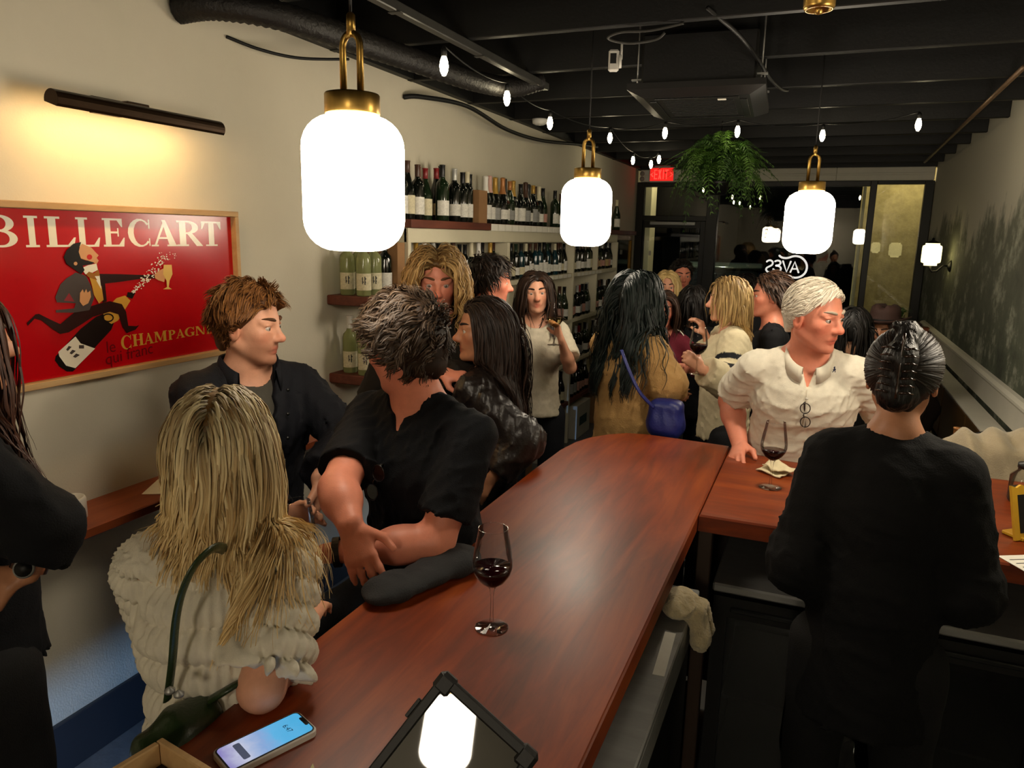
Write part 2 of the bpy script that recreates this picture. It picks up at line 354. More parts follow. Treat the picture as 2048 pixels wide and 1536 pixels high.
# front panel boards below the overhang (guest side), inner posts
for i in range(11):
    y0 = 0.06+i*0.25; MB().box(-0.10, -0.085, y0-1.6, y0+0.246-1.6, 0.1, BZ-BT-0.001, bev=0.003).build('panel_board', m_panel, bar)
for i in range(7):
    x0 = -0.66+i*0.25; MB().box(x0+0.6, x0+0.6+0.246, 2.93-1.6, 2.945-1.6, 0.1, BZ-BT-0.001, bev=0.003).build('panel_board', m_panel, bar)
MB().box(-0.29+0.6, -0.245+0.6, 2.33-1.6, 2.375-1.6, 0, BZ-BT-0.001, bev=0.003).build('post', mat('post_wood', '#3b2c22', 0.6, var=(20, 0.2, (1, 1, .1))), bar)
MB().box(-0.08, 0.30, 0.06-1.6, 2.9-1.6, 0, 0.1).build('plinth', m_blackmetal, bar)
# steel sink counter tucked under the long leg
st = empty('steel_counter', (-0.45, 1.3, 0), label='stainless steel work counter tucked under the long bar edge', cat='counter')
MB().box(-0.21, 0.19, -0.95, 0.93, 0.82, 0.845, bev=0.004).build('steel_top', m_steel, st)
MB().box(0.175, 0.1895, -0.95, 0.93, 0.74, 0.8195, bev=0.002).build('steel_apron', m_steel, st)
MB().box(-0.2, 0.17, -0.94, 0.92, 0.12, 0.8195, bev=0.004).build('cabinet_body', m_blackmetal, st)
for k in (-0.9, 0.86): MB().box(0.1, 0.14, k, k+0.04, 0, 0.1195).build('leg', m_darksteel, st)
# back counter with a bottle fridge below the cross leg
fr_ = empty('bottle_fridge', (0.25, 2.62, 0), label='black glass-door bottle fridge with steel top under the cross bar', cat='fridge')
MB().box(-0.48, 0.48, -0.31, 0.30, 0.81, 0.84, bev=0.006).build('steel_top', m_steel, fr_)
b = MB().box(-0.48, -0.44, -0.25, 0.29, 0.05, 0.8095).box(0.44, 0.48, -0.25, 0.29, 0.05, 0.8095).box(-0.44, 0.44, 0.26, 0.29, 0.05, 0.8095).box(-0.44, 0.44, -0.25, 0.26, 0.05, 0.08).box(-0.44, 0.44, -0.25, 0.26, 0.76, 0.8095)
b.build('cabinet_body', m_blackmetal, fr_)
fd = MB().box(-0.475, -0.43, -0.29, -0.252, 0.05, 0.79).box(0.43, 0.475, -0.29, -0.252, 0.05, 0.79).box(-0.43, 0.43, -0.29, -0.252, 0.72, 0.79).box(-0.43, 0.43, -0.29, -0.252, 0.05, 0.10).build('door', m_blackmetal, fr_)
MB().box(-0.43, 0.43, -0.275, -0.270, 0.10, 0.72).build('door_glass', glass_mat('fridge_glass', (0.6, 0.62, 0.6), 0.0, 1.0), fd)
MB().box(-0.42, 0.42, -0.305, -0.291, 0.745, 0.76, bev=0.003).build('door_handle', m_darksteel, fd)
MB().box(-0.20, -0.10, -0.2935, -0.2905, 0.725, 0.77).build('label_plate', mat('grey_plate', '#5c5c58', 0.5, var=(30, .1)), fd)
MB().box(-0.43, 0.43, -0.24, 0.25, 0.40, 0.41).build('wire_shelf', m_darksteel, fr_)
# open shelves at the right end
rs = empty('back_shelves', (0.83, 2.75, 0), label='open cream shelving under the right end of bar', cat='shelf')
for z, y0 in ((0.70, -0.24), (0.42, -0.18), (0.12, -0.12)): MB().box(-0.09, 0.26, y0, 0.35, z-0.03, z, bev=0.004).build('shelf_board', m_cream, rs)
MB().box(-0.095, 0.265, 0.352, 0.37, 0, 0.9).build('back_panel', m_blackmetal, rs)
for x in (-0.12, 0.262): MB().box(x-0.0, x+0.022, -0.12, 0.35, 0, 0.9, bev=.003).build('side_panel', m_blackmetal, rs) if x > 0 else None
# ------------------------------------------------------------------ pendant lamps
def globe_mat(name, e, col=(1.0, 0.87, 0.68)):
    return mat(name, '#fff6e6', 0.3, emit=(col, e))
m_globe = globe_mat('opal_glass_lit', E_PEND)
m_cord = mat('black_cord', '#080808', 0.6, bump=(200, .05))
def rprof(w, h, r, n=7):
    # rounded barrel profile, bottom to top, z from 0 to h
    p = [(0.0, 0.0)] + [(w-r+r*math.sin(PI/2*i/n), r-r*math.cos(PI/2*i/n)) for i in range(n+1)]
    p += [(w-r+r*math.cos(PI/2*i/n), h-r+r*math.sin(PI/2*i/n)) for i in range(n+1)] + [(0.0, h)]
    return p
def pendant(loc, label, zb=1.882, ztop=ZC+0.255, yaw=0.0, gm=None):
    p = empty('pendant_lamp', (loc[0], loc[1], zb), yaw, label, 'pendant lamp', 'brass and opal glass pendant lamps')
    MB().lathe(rprof(0.123, 0.320, 0.075), 40).build('glass_shade', gm or m_globe, p)
    MB().lathe([(0.0, 0.3205), (0.064, 0.3205), (0.066, 0.324), (0.066, 0.366), (0.064, 0.369), (0.0, 0.369)], 36).build('brass_cap', m_brass, p)
    path = [(-0.024, 0, 0.3695), (-0.024, 0, 0.475)] + [(0.024*math.cos(PI-PI*i/10), 0, 0.475+0.03*math.sin(PI*i/10)) for i in range(1, 10)] + [(0.024, 0, 0.475), (0.024, 0, 0.3695)]
    MB().tube(path, 0.0085, 10).build('brass_loop', m_brass, p)
    MB().lathe([(0.0, 0.5), (0.0105, 0.5), (0.0105, 0.545), (0.006, 0.55), (0, 0.55)], 14).build('brass_ferrule', m_brass, p)
    MB().tube([(0, 0, 0.55), (0, 0, ztop-zb-0.001)], 0.0035, 6).build('cord', m_cord, p)
    MB().lathe([(0.0, ztop-zb-0.03), (0.05, ztop-zb-0.03), (0.055, ztop-zb-0.001), (0, ztop-zb-0.001)], 20).build('ceiling_rose', m_blackmetal, p)
    return p
pendant((-1.078, 1.58), 'largest nearest pendant lamp hanging in front of the left wall')
pendant((-1.09, 3.56), 'middle pendant lamp hanging in front of the bottle shelves')
pendant((-0.09, 4.28), 'pendant lamp hanging before the front window right of the fern', zb=1.865, yaw=0.2, gm=globe_mat('opal_glass_bright', E_PEND*1.4))
pendant((0.66, 2.35), 'pendant lamp hanging over right end of the bar', gm=globe_mat('opal_glass_bright', E_PEND*1.4))
pendant((-0.05, -1.8), 'pendant lamp hanging behind the near end of the bar', gm=globe_mat('opal_glass_dim', E_PEND*2.6))
# brass ceiling spotlight above the cross bar
sp = empty('ceiling_spotlight', (-0.085, 2.62, 2.625), label='round brass ceiling spotlight above the bar end', cat='spotlight')
MB().lathe([(0.0, 0.434), (0.045, 0.434), (0.047, 0.01), (0.042, 0.0), (0.036, 0.0), (0.032, 0.03), (0, 0.03)], 28).build('brass_body', m_brass, sp)
MB().lathe([(0.0, 0.02), (0.012, 0.012), (0.012, -0.01), (0.0, -0.014)], 12).build('brass_finial', m_brass, sp)
l = bpy.data.lights.new('ceiling_spot_light', 'SPOT'); l.energy = E_SPOT; l.color = (1.0, 0.86, 0.66); l.spot_size = math.radians(95); l.spot_blend = 0.8; l.shadow_soft_size = 0.04
o = bpy.data.objects.new('ceiling_spot_light', l); COL.objects.link(o); o.location = (-0.085, 2.62, 2.60); o.rotation_euler = (Vector((-0.05, 3.0, 1.2)) - Vector(o.location)).to_track_quat('-Z', 'Y').to_euler()
# wall sconce on the mural wall
def sconce(y, label):
    sc = empty('wall_sconce', (RX, y, 1.73), label=label, cat='wall lamp')
    MB().lathe([(0.0, 0.0), (0.055, 0.0), (0.05, 0.012), (0.02, 0.03), (0, 0.03)], 20, Matrix.Rotation(-PI/2, 4, 'Y') @ Matrix.Translation((0, 0, 0.0005))).build('wall_plate', m_blackmetal, sc)
    MB().tube([(-0.02, 0, 0.0), (-0.06, 0, 0.005), (-0.085, 0, -0.02), (-0.11, 0, -0.05), (-0.15, 0, -0.055), (-0.165, 0, -0.035), (-0.17, 0, -0.005)], 0.009, 8).build('arm', m_blackmetal, sc)
    mo = MB()
    pr = [(0.0, 0.0), (0.055, 0.0), (0.055, 0.02), (0.08, 0.03), (0.083, 0.05), (0.083, 0.16), (0.08, 0.18), (0.06, 0.19), (0.06, 0.205), (0.0, 0.205)]
    mo.lathe(pr, 12, smooth=False).build('glass_shade', globe_mat('sconce_glass_lit', E_SCONCE, (1.0, 0.84, 0.36)), sc).location = (-0.17, 0, 0.0)
    MB().lathe([(0.0, 0.206), (0.062, 0.206), (0.045, 0.22), (0.012, 0.235), (0.012, 0.25), (0, 0.258)], 12).build('cap', m_blackmetal, sc).location = (-0.17, 0, 0)
sconce(7.98, 'milk glass wall sconce on a black curved arm before the mural')
sconce(3.5, 'milk glass wall sconce near the bar end of mural wall')
# picture light over the poster
pl = empty('picture_light', (LX, 1.945, 2.33), label='long dark bronze picture light over the red poster', cat='picture light')
m_bronze = mat('dark_bronze', '#3a2a1c', 0.35, 0.8, var=(20, 0.15))
MB().box(0.0005, 0.025, -0.06, 0.06, -0.025, 0.03, bev=0.004).build('wall_plate', m_bronze, pl)
MB().box(0.0255, 0.17, -0.045, 0.045, -0.012, 0.008, bev=0.003).build('arm', m_bronze, pl)
tube_ = MB()
pts = [(0.03*math.cos(a), 0.03*math.sin(a)) for a in np.linspace(-0.25*PI, 1.05*PI, 14)]
pts2 = [(0.026*math.cos(a), 0.026*math.sin(a)) for a in np.linspace(1.05*PI, -0.25*PI, 14)]
Mx = Matrix(((1, 0, 0, 0.195), (0, 0, 1, 0), (0, 1, 0, -0.035), (0, 0, 0, 1)))
tube_.prism(pts+pts2, -0.335, 0.335, Mx).build('lamp_hood', m_bronze, pl)
for y in (-0.3355, 0.3345): tube_ = MB().prism([(0.03*math.cos(a), 0.03*math.sin(a)) for a in np.linspace(-0.25*PI, 1.05*PI, 14)], y, y+0.001, Mx).build('hood_end', m_bronze, pl)
MB().tube([(0.190, -0.31, -0.042), (0.190, 0.31, -0.042)], 0.009, 10).build('light_tube', mat('warm_tube', '#ffd9a0', emit=((1.0, 0.62, 0.24), E_PICT*16)), pl)
# string lights: bulbs hung from a black wire
m_bulb = mat('bulb_lit', '#fff0c8', 0.2, emit=((1.0, 0.86, 0.55), E_BULB)); m_sock = mat('bulb_socket', '#0b0b0b', 0.5, bump=(90, .05))
bulbs = [(888, 130), (1014, 195), (1100, 245), (1220, 275), (1330, 265), (1475, 262), (1645, 270), (1837, 248), (1266, 320), (1302, 328), (1318, 318)]
bz = [2.62, 2.66, 2.64, 2.68, 2.68, 2.68, 2.66, 2.68, 2.69, 2.67, 2.70]
bpos = [at(x, y, 2, z) for (x, y), z in zip(bulbs, bz)]
wire = empty('string_light_cable', (bpos[0][0], bpos[0][1], ZC), label='black cable of the string lights draped below the joists', cat='cable')
def sag(a, c, s, n=8):
    return [tuple(np.array(a)*(1-t)+np.array(c)*t - np.array((0, 0, s*4*t*(1-t)))) for t in np.linspace(0, 1, n+1)]
order = [0, 1, 2, 3, 8, 9, 10]; order2 = [3, 4, 5, 6, 7]
base = np.array((bpos[0][0], bpos[0][1], ZC))
for od in (order, order2):
    path = []
    for i, j in zip(od[:-1], od[1:]):
        path += sag(bpos[i]+np.array((0, 0, 0.075))-base, bpos[j]+np.array((0, 0, 0.075))-base, 0.03)[:-1]
    path.append(tuple(bpos[od[-1]]+np.array((0, 0, 0.075))-base))
    MB().tube(path, 0.0035, 5).build('cable', m_cord, wire)
where = ['nearest the flexible duct', 'second from the duct', 'third from the duct beside the smoke detector', 'above the middle pendant', 'above the exit sign side of the fern', 'directly above the hanging fern', 'above the window pendant', 'farthest right near the mural wall', 'left of the exit sign against the wall', 'lowest beside the exit sign', 'just above the exit sign']
for p, w in zip(bpos, where):
    t = empty('string_light_bulb', tuple(p), label='glowing string light bulb '+w, cat='light bulb', group='string light bulbs')
    MB().lathe([(0.0, -0.045), (0.008, -0.042), (0.016, -0.025), (0.019, -0.005), (0.016, 0.015), (0.010, 0.033), (0.0, 0.034)], 14).build('bulb', m_bulb, t)
    MB().lathe([(0.0, 0.0345), (0.012, 0.0345), (0.013, 0.06), (0.006, 0.073), (0, 0.073)], 10).build('socket', m_sock, t)
# added unseen blue spotlight that draws the streak at the left wall's foot
l = bpy.data.lights.new('added_blue_spot', 'SPOT'); l.energy = E_BLUE; l.color = (0.28, 0.52, 1.0); l.spot_size = math.radians(20); l.spot_blend = 0.4; l.shadow_soft_size = 0.006
o = bpy.data.objects.new('added_blue_spot', l); COL.objects.link(o); o.location = (-2.02, -0.70, 0.37)
o.rotation_euler = (Vector((-2.28, 1.75, 0.14)) - Vector(o.location)).to_track_quat('-Z', 'Y').to_euler()
ff = empty('added_floor_spotlight', (-2.02, -0.70, 0.0), math.radians(6), 'added blue floor spotlight by the left wall, unseen, for its streak', 'spotlight')
MB().box(-0.04, 0.04, -0.09, -0.015, 0.33, 0.41, bev=.008).build('spot_body', m_blackmetal, ff)
MB().box(-0.06, 0.06, 0.13, 0.133, 0.3695, 0.43).build('flag_plate', m_blackmetal, ff); MB().box(-0.004, 0.004, -0.0145, 0.1295, 0.415, 0.422).build('flag_arm', m_blackmetal, ff)  # flag plate added to cut the beam's top edge straight
MB().tube([(0, -0.05, 0.015), (0, -0.05, 0.3295)], 0.010, 8).build('stem', m_blackmetal, ff); MB().lathe([(0, 0.0), (0.08, 0.0), (0.08, 0.01), (0.012, 0.0149), (0, 0.0149)], 20, Matrix.Translation((0, -0.05, 0))).build('foot', m_blackmetal, ff)
# ------------------------------------------------------------------ signed-distance modelling (smooth unions meshed with surface nets)
def V3(*a): return np.array(a if len(a) == 3 else a[0], float)
def unit(v):
    v = np.asarray(v, float); return v / (np.linalg.norm(v) + 1e-12)
class Field:
    def __init__(s, xs, ys, zs, far=0.2):
        s.ax = [np.asarray(a, np.float32) for a in (xs, ys, zs)]
        s.F = np.full([len(a) for a in s.ax], far, np.float32)
    def block(s, lo, hi, pad):
        sl = []
        for a, l, h in zip(s.ax, lo, hi):
            i0 = max(int(np.searchsorted(a, l - pad)) - 1, 0); i1 = min(int(np.searchsorted(a, h + pad)) + 1, len(a)); sl.append(slice(i0, max(i1, i0)))
        if any(q.stop - q.start < 1 for q in sl): return None, None
        return tuple(sl), np.stack(np.meshgrid(*[a[q] for a, q in zip(s.ax, sl)], indexing='ij'), -1)
    def put(s, prim, k=0.02, op='add', infl=0.0):
        fn, lo, hi = prim
        sl, P = s.block(lo, hi, k + 0.05 + max(infl, 0))
        if sl is None: return
        d = fn(P) - infl; a = s.F[sl]
        if op == 'add':
            h = np.clip(0.5 + 0.5 * (a - d) / k, 0, 1) if k > 0 else (a > d).astype(np.float32)
            s.F[sl] = a * (1 - h) + d * h - k * h * (1 - h)
        else:
            d = -d; h = np.clip(0.5 + 0.5 * (d - a) / k, 0, 1) if k > 0 else (d > a).astype(np.float32)
            s.F[sl] = a * (1 - h) + d * h + k * h * (1 - h)
    def cut(s, p, n):
        """remove everything on the side the normal n points to"""
        n = unit(n); X, Y, Z = np.meshgrid(*s.ax, indexing='ij', sparse=True)
        s.F = np.maximum(s.F, ((X - p[0]) * n[0] + (Y - p[1]) * n[1] + (Z - p[2]) * n[2]).astype(np.float32))
    def warp(s, fn):
        m = np.abs(s.F) < 0.06
        idx = np.nonzero(m); P = np.stack([s.ax[i][idx[i]] for i in range(3)], -1); s.F[idx] += fn(P).astype(np.float32)
    def mesh(s):
        F = s.F; nx, ny, nz = F.shape; I = F < 0
        c = [I[i:nx-1+i, j:ny-1+j, k:nz-1+k] for i in (0, 1) for j in (0, 1) for k in (0, 1)]
        n = sum(q.astype(np.int8) for q in c); act = (n > 0) & (n < 8); ci = np.nonzero(act); N = len(ci[0])
        idm = np.full(act.shape, -1, np.int32); idm[ci] = np.arange(N)
        S = np.zeros((N, 3)); W_ = np.zeros(N)
        off = [(i, j, k) for i in (0, 1) for j in (0, 1) for k in (0, 1)]
        val = {o: F[ci[0]+o[0], ci[1]+o[1], ci[2]+o[2]] for o in off}
        pos = {o: np.stack([s.ax[a][ci[a]+o[a]] for a in range(3)], -1) for o in off}
        for o in off:
            for a in range(3):
                if o[a] == 0:
                    o2 = tuple(1 if i == a else o[i] for i in range(3)); v0, v1 = val[o], val[o2]; x = (v0 < 0) != (v1 < 0)
                    t = np.where(x, v0 / np.where(np.abs(v0 - v1) < 1e-9, 1, v0 - v1), 0); S += np.where(x, 1, 0)[:, None] * (pos[o] * (1 - t)[:, None] + pos[o2] * t[:, None]); W_ += x
        Vv = S / np.maximum(W_, 1)[:, None]; Q = []
        for a in range(3):
            b, c2 = (a + 1) % 3, (a + 2) % 3
            sl0 = [slice(None)] * 3; sl1 = [slice(None)] * 3; sl0[a] = slice(0, -1); sl1[a] = slice(1, None)
            for q in (b, c2): sl0[q] = slice(1, -1); sl1[q] = slice(1, -1)
            A = I[tuple(sl0)]; B = I[tuple(sl1)]
            for cond, flip in ((A & ~B, False), (~A & B, True)):
                e = np.nonzero(cond); base = [e[0].copy(), e[1].copy(), e[2].copy()]; base[b] = base[b] + 1; base[c2] = base[c2] + 1
                def cell(db, dc):
                    q = [base[0], base[1], base[2]]; q[b] = q[b] - db; q[c2] = q[c2] - dc; return idm[q[0], q[1], q[2]]
                qd = np.stack([cell(1, 1), cell(0, 1), cell(0, 0), cell(1, 0)], -1)
                Q.append(qd[:, ::-1] if flip else qd)
        return Vv, np.concatenate(Q)
def axis_pts(lo, hi, h, fine=()):
    """grid line coordinates with spacing h, finer inside the (lo, hi, h) windows"""
    out = [lo]
    while out[-1] < hi:
        x = out[-1]; s = h
        for a, b, hh in fine:
            if a - 0.01 <= x <= b: s = min(s, hh)
        out.append(x + s)
    return np.array(out, np.float32)
def capsule(a, b, ra, rb=None):
    a, b = V3(a), V3(b); rb = ra if rb is None else rb; r = max(ra, rb); ba = b - a; L2 = max(ba.dot(ba), 1e-9)
    def fn(P):
        q = P - a; t = np.clip((q @ ba) / L2, 0, 1); return np.linalg.norm(q - t[..., None] * ba, axis=-1) - (ra + (rb - ra) * t)
    return fn, np.minimum(a, b) - r, np.maximum(a, b) + r
def ellipsoid(c, r, R=None):
    c = V3(c); r = np.asarray(r, float); m = r.max() if R is not None else r
    def fn(P):
        q = P - c
        if R is not None: q = q @ R
        k0 = np.linalg.norm(q / r, axis=-1); k1 = np.linalg.norm(q / (r * r), axis=-1) + 1e-9; return k0 * (k0 - 1) / k1
    return fn, c - m, c + m
def slabcap(a, b, wdir, wa, da, wb=None, db=None):
    """tapered capsule of elliptical section: half width w along wdir, half depth d across"""
    a, b = V3(a), V3(b); wb = wa if wb is None else wb; db = da if db is None else db
    ba = b - a; L = np.linalg.norm(ba); u = ba / L; w = unit(V3(wdir) - u * u.dot(wdir)); v = np.cross(u, w); m = max(wa, da, wb, db)
    def fn(P):
        q = P - a; s = q @ u; t = np.clip(s / L, 0, 1); W_ = wa + (wb - wa) * t; D_ = da + (db - da) * t
        x = (q @ w) / W_; y = (q @ v) / D_; e = (s - t * L) / np.minimum(W_, D_); k = np.sqrt(x * x + y * y + e * e); g = np.sqrt((x / W_) ** 2 + (y / D_) ** 2 + (e / np.minimum(W_, D_)) ** 2) + 1e-9
        return k * (k - 1) / g
    return fn, np.minimum(a, b) - m, np.maximum(a, b) + m
def rbox(c, h, r, R=None):
    c = V3(c); h = np.asarray(h, float); m = np.linalg.norm(h) if R is not None else h
    def fn(P):
        q = P - c
        if R is not None: q = q @ R
        q = np.abs(q) - (h - r); return np.linalg.norm(np.maximum(q, 0), axis=-1) + np.minimum(q.max(-1), 0) - r
    return fn, c - m, c + m
_wr = np.random.RandomState(3)
def wrinkle(scale, amp, seed=0, stretch=(1, 1, 1), oct=4):
    rs = np.random.RandomState(seed); K = rs.normal(size=(oct * 3, 3)) * scale * np.asarray(stretch); ph = rs.uniform(0, 6.28, oct * 3); am = rs.uniform(0.5, 1, oct * 3)
    K2 = rs.normal(size=(3, 3)) * scale * 0.4
    def fn(P):
        w = np.sin(P @ K2.T) * 1.2; s = 0
        for i in range(len(K)): s = s + am[i] * np.sin(P @ K[i] + ph[i] + w[..., i % 3])
        s = s / (0.75 * len(K)) ** 0.5 * 0.7
        return amp * (np.abs(s) * 2 - 0.7)
    return fn
def sdf_object(name, prims, h, m, parent=None, k=0.02, org=(0, 0, 0), wr=None, cuts=(), subs=(), colors=None, pad=0.03):
    """prims in world space -> one smooth mesh relative to org"""
    los = np.min([p[1] for p in prims], 0) - pad; his = np.max([p[2] for p in prims], 0) + pad
    f = Field(*[axis_pts(l, q, h) for l, q in zip(los, his)])
    for p in prims: f.put(p, k)
    for p, kk in subs: f.put(p, kk, 'sub')
    if wr: f.warp(wr)
    for p, n in cuts: f.cut(p, n)
    Vv, Q = f.mesh()
    return link(name, np_mesh(name, Vv - np.asarray(org, float), Q, colors=colors(Vv) if colors else None), m, parent)
# ------------------------------------------------------------------ framed poster on the left wall
PY0, PY1, PZ0, PZ1 = 1.36, 2.525, 1.405, 2.0
po = empty('framed_poster', (LX, (PY0+PY1)/2, PZ0), label='red champagne poster in a pale oak frame on the left wall', cat='poster')
yc = (PY0+PY1)/2
def pb(y0, y1, z0, z1, nm, x0=0.001, x1=0.045, m=m_oak): return MB().box(x0, x1, y0-yc, y1-yc, z0-PZ0, z1-PZ0, bev=0.002).build(nm, m, po)
pb(PY0, PY1, PZ0, PZ0+0.022, 'frame_side'); pb(PY0, PY1, PZ1-0.022, PZ1, 'frame_side'); pb(PY0, PY0+0.02, PZ0+0.0225, PZ1-0.0225, 'frame_side'); pb(PY1-0.02, PY1, PZ0+0.0225, PZ1-0.0225, 'frame_side')
def gloss(name, col, rough=0.22): return mat(name, col, rough, spec=0.5, coat=0.12, var=(8, 0.05))
MB().box(0.001, 0.018, PY0+0.0205-yc, PY1-0.0205-yc, 0.023, PZ1-PZ0-0.023).build('print_sheet', gloss('poster_red', '#b4040f'), po)
XP = LX + 0.018; _zz = [0]
def flat(name, polys, m, conv=None, label=None):
    """flat print: polygons given in photograph pixels of the poster plane, or already (y, z)"""
    _zz[0] += 1; x = 0.018 + 0.00025 * _zz[0]; mb = MB()
    for pi_, p in enumerate(polys):
        pts = []; x += 0.000004
        for q in p:
            if conv == 'yz': y, z = q
            else:
                w = at(q[0]*0.3418, 350+q[1]*0.3418, 0, XP); y, z = w[1], w[2]
            pts.append((x, y-yc, z-PZ0))
        a = sum(pts[i][1]*pts[(i+1) % len(pts)][2]-pts[(i+1) % len(pts)][1]*pts[i][2] for i in range(len(pts)))
        if a < 0: pts = pts[::-1]
        mb.add(pts, [tuple(range(len(pts)))])
    return mb.build(name, m, po)
def R_(x0, y0, x1, y1): return [(x0, y0), (x1, y0), (x1, y1), (x0, y1)]
def band(cx, cy, rx, ry, ix, iy, a0, a1, icx=None, n=14):
    o = arc(cx, cy, rx, a0, a1, n, ry); i_ = arc(cx if icx is None else icx, cy, ix, a0, a1, n, iy)
    return [[o[k], o[k+1], i_[k+1], i_[k]] for k in range(n)]
def glyph(c):
    st = [R_(.1, 0, .36, 1)]; s2 = [R_(0, .93, .46, 1), R_(0, 0, .46, .07)]
    if c == 'I': return [R_(.3, 0, .7, 1), R_(.08, 0, .92, .07), R_(.08, .93, .92, 1)]
    if c == 'L': return st+[R_(0, .93, .5, 1), R_(0, 0, .92, .07), [(1, .32), (.94, .32), (.72, .07), (.92, 0)]]
    if c == 'E': return st+[R_(0, .93, .92, 1), R_(0, 0, .95, .07), R_(.36, .47, .7, .54), R_(.67, .36, .73, .66), [(.92, 1), (.92, .7), (.87, .7), (.68, .93)], [(1, .32), (.95, .32), (.72, .07), (.95, 0)]]
    if c in 'CG':
        g = band(.52, .5, .52, .52, .33, .45, 0.22*PI, 1.78*PI, .58)+[R_(.9, .66, .96, 1)]
        return g+([R_(.7, .05, .95, .42), R_(.6, .38, 1.02, .44)] if c == 'G' else [R_(.9, 0.02, .95, .3)])
    if c == 'A': return [[(.06, 0), (.14, 0), (.54, .9), (.48, 1)], [(.40, 1), (.55, 1), (.97, 0), (.68, 0)], R_(.25, .28, .72, .35), R_(-.04, 0, .24, .06), R_(.58, 0, 1.05, .06)]
    if c in 'RPB':
        g = st+s2+band(.42, .74, .46, .26, .2, .19, -PI/2, PI/2)+[R_(.3, .93, .43, 1), R_(.3, .48, .43, .55)]
        if c == 'R': g += [[(.40, .5), (.62, .5), (1.0, 0.06), (1.05, 0), (.78, 0)]]
        if c == 'B': g += band(.46, .27, .5, .27, .24, .2, -PI/2, PI/2)+[R_(.3, 0, .47, .07)]
        return g
    if c == 'T': return [R_(.36, 0, .64, 1), R_(0, .93, 1, 1), [(0, 1), (0, .68), (.05, .68), (.2, .93)], [(1, 1), (.8, .93), (.95, .68), (1, .68)], R_(.2, 0, .8, .06)]
    if c == 'H': return [R_(.1, 0, .34, 1), R_(.66, 0, .9, 1), R_(.34, .46, .66, .53)]+[R_(x, z, x+.42, z+.06) for x in (0, .57) for z in (0, .94)]
    if c == 'M': return [R_(.08, 0, .16, 1), R_(.72, 0, .94, 1), [(.06, 1), (.28, 1), (.53, .2), (.46, .02)], [(.46, .02), (.55, .2), (.74, .8), (.74, 1)], R_(0, 0, .26, .06), R_(.64, 0, 1.02, .06), R_(0, .94, .2, 1), R_(.72, .94, 1.02, 1)]
    if c == 'N': return [R_(.1, 0, .18, 1), R_(.8, 0, .88, 1), [(.04, 1), (.3, 1), (.88, 0), (.72, 0)], R_(0, 0, .3, .06), R_(.68, .94, 1, 1)]
    return []
m_pw = gloss('print_cream', '#e9e2cf'); m_pb = gloss('print_black', '#17100f'); m_pg = gloss('print_gold', '#c8953a'); m_ps = gloss('print_skin', '#d2996a')
m_pgr = gloss('print_grey', '#4a4240'); m_pdr = gloss('print_dark_red', '#6d0c10'); m_pmar = gloss('print_brown_black', '#2a0f0e')
# title lettering
spans = [('B', -28, 36), ('I', 46, 79), ('L', 90, 150), ('L', 152, 199), ('E', 205, 248), ('C', 255, 301), ('A', 303, 353), ('R', 353, 402), ('T', 402, 441)]
polys = []
for c, x0, x1 in spans:
    y0 = at(x0, 460, 0, XP)[1]; y1 = at(x1, 460, 0, XP)[1]; w = (y1-y0)
    polys += [[(y0+w*q[0], 1.858+0.098*q[1]) for q in p] for p in glyph(c)]
flat('title_lettering', polys, m_pw, 'yz')
# rising gold word
word = [('C', 243, 264, 700, 672), ('H', 266, 288, 693, 669), ('A', 289, 307, 689, 667), ('M', 309, 334, 685, 664), ('P', 337, 353, 680, 661), ('A', 353, 369, 677, 659), ('G', 370, 389, 674, 656), ('N', 391, 411, 671, 653), ('E', 413, 428, 668, 650)]
polys = []
for c, x0, x1, yb, yt in word:
    A_ = at(x0, yb, 0, XP); B_ = at(x1, yb-(x1-x0)*0.16, 0, XP); T_ = at(x0, yt, 0, XP)
    polys += [[(A_[1]+(B_[1]-A_[1])*q[0], A_[2]+(B_[2]-A_[2])*q[0]+(T_[2]-A_[2])*q[1]) for q in p] for p in glyph(c)]
flat('gold_lettering', polys, m_pg, 'yz')
def text_polys(s, p0, h, slope=0.0):
    cu = bpy.data.curves.new('t', 'FONT'); cu.body = s; cu.size = h; o = bpy.data.objects.new('t', cu); COL.objects.link(o)
    bpy.context.view_layer.update(); me = o.evaluated_get(bpy.context.evaluated_depsgraph_get()).to_mesh(); vs = [v.co.copy() for v in me.vertices]
    out = [[(p0[0]+vs[i].x, p0[1]+vs[i].y+vs[i].x*slope) for i in f.vertices] for f in me.polygons]
    o.to_mesh_clear(); bpy.data.objects.remove(o); return out
a_ = at(212, 706, 0, XP); flat('small_lettering', text_polys('le', (a_[1], a_[2]), 0.06)+text_polys('qui franc', (at(210, 730, 0, XP)[1], at(210, 730, 0, XP)[2]), 0.06, 0.07), m_pdr, 'yz')
# figure riding a bottle
flat('bottle_body', [[(595, 815), (640, 805), (675, 840), (650, 905), (440, 1135), (425, 1150), (390, 1150), (345, 1120), (320, 1085), (325, 1060), (470, 900), (560, 830)]], m_pb)
flat('bottle_label', [[(440, 945), (470, 985), (555, 1015), (440, 1130), (385, 1115), (345, 1060), (340, 1035)]], m_pw)
flat('bottle_label_script', [[(400+i*22, 1000+i*22), (418+i*24, 1005+i*24), (395+i*22, 1030+i*20), (385+i*20, 1022+i*20)] for i in range(3)]+[R_(460, 995, 490, 1015)], m_pgr)
flat('bottle_foil', [[(600, 800), (680, 720), (730, 705), (762, 735), (690, 850), (650, 872), (610, 845)]], m_pg)
flat('bottle_mouth', [[(745, 685), (790, 690), (772, 724), (738, 712)]], m_pb)
flat('bottle_crest', [band(630, 835, 34, 26, 26, 18, 0, 2*PI)[k] for k in range(14)], m_pb)
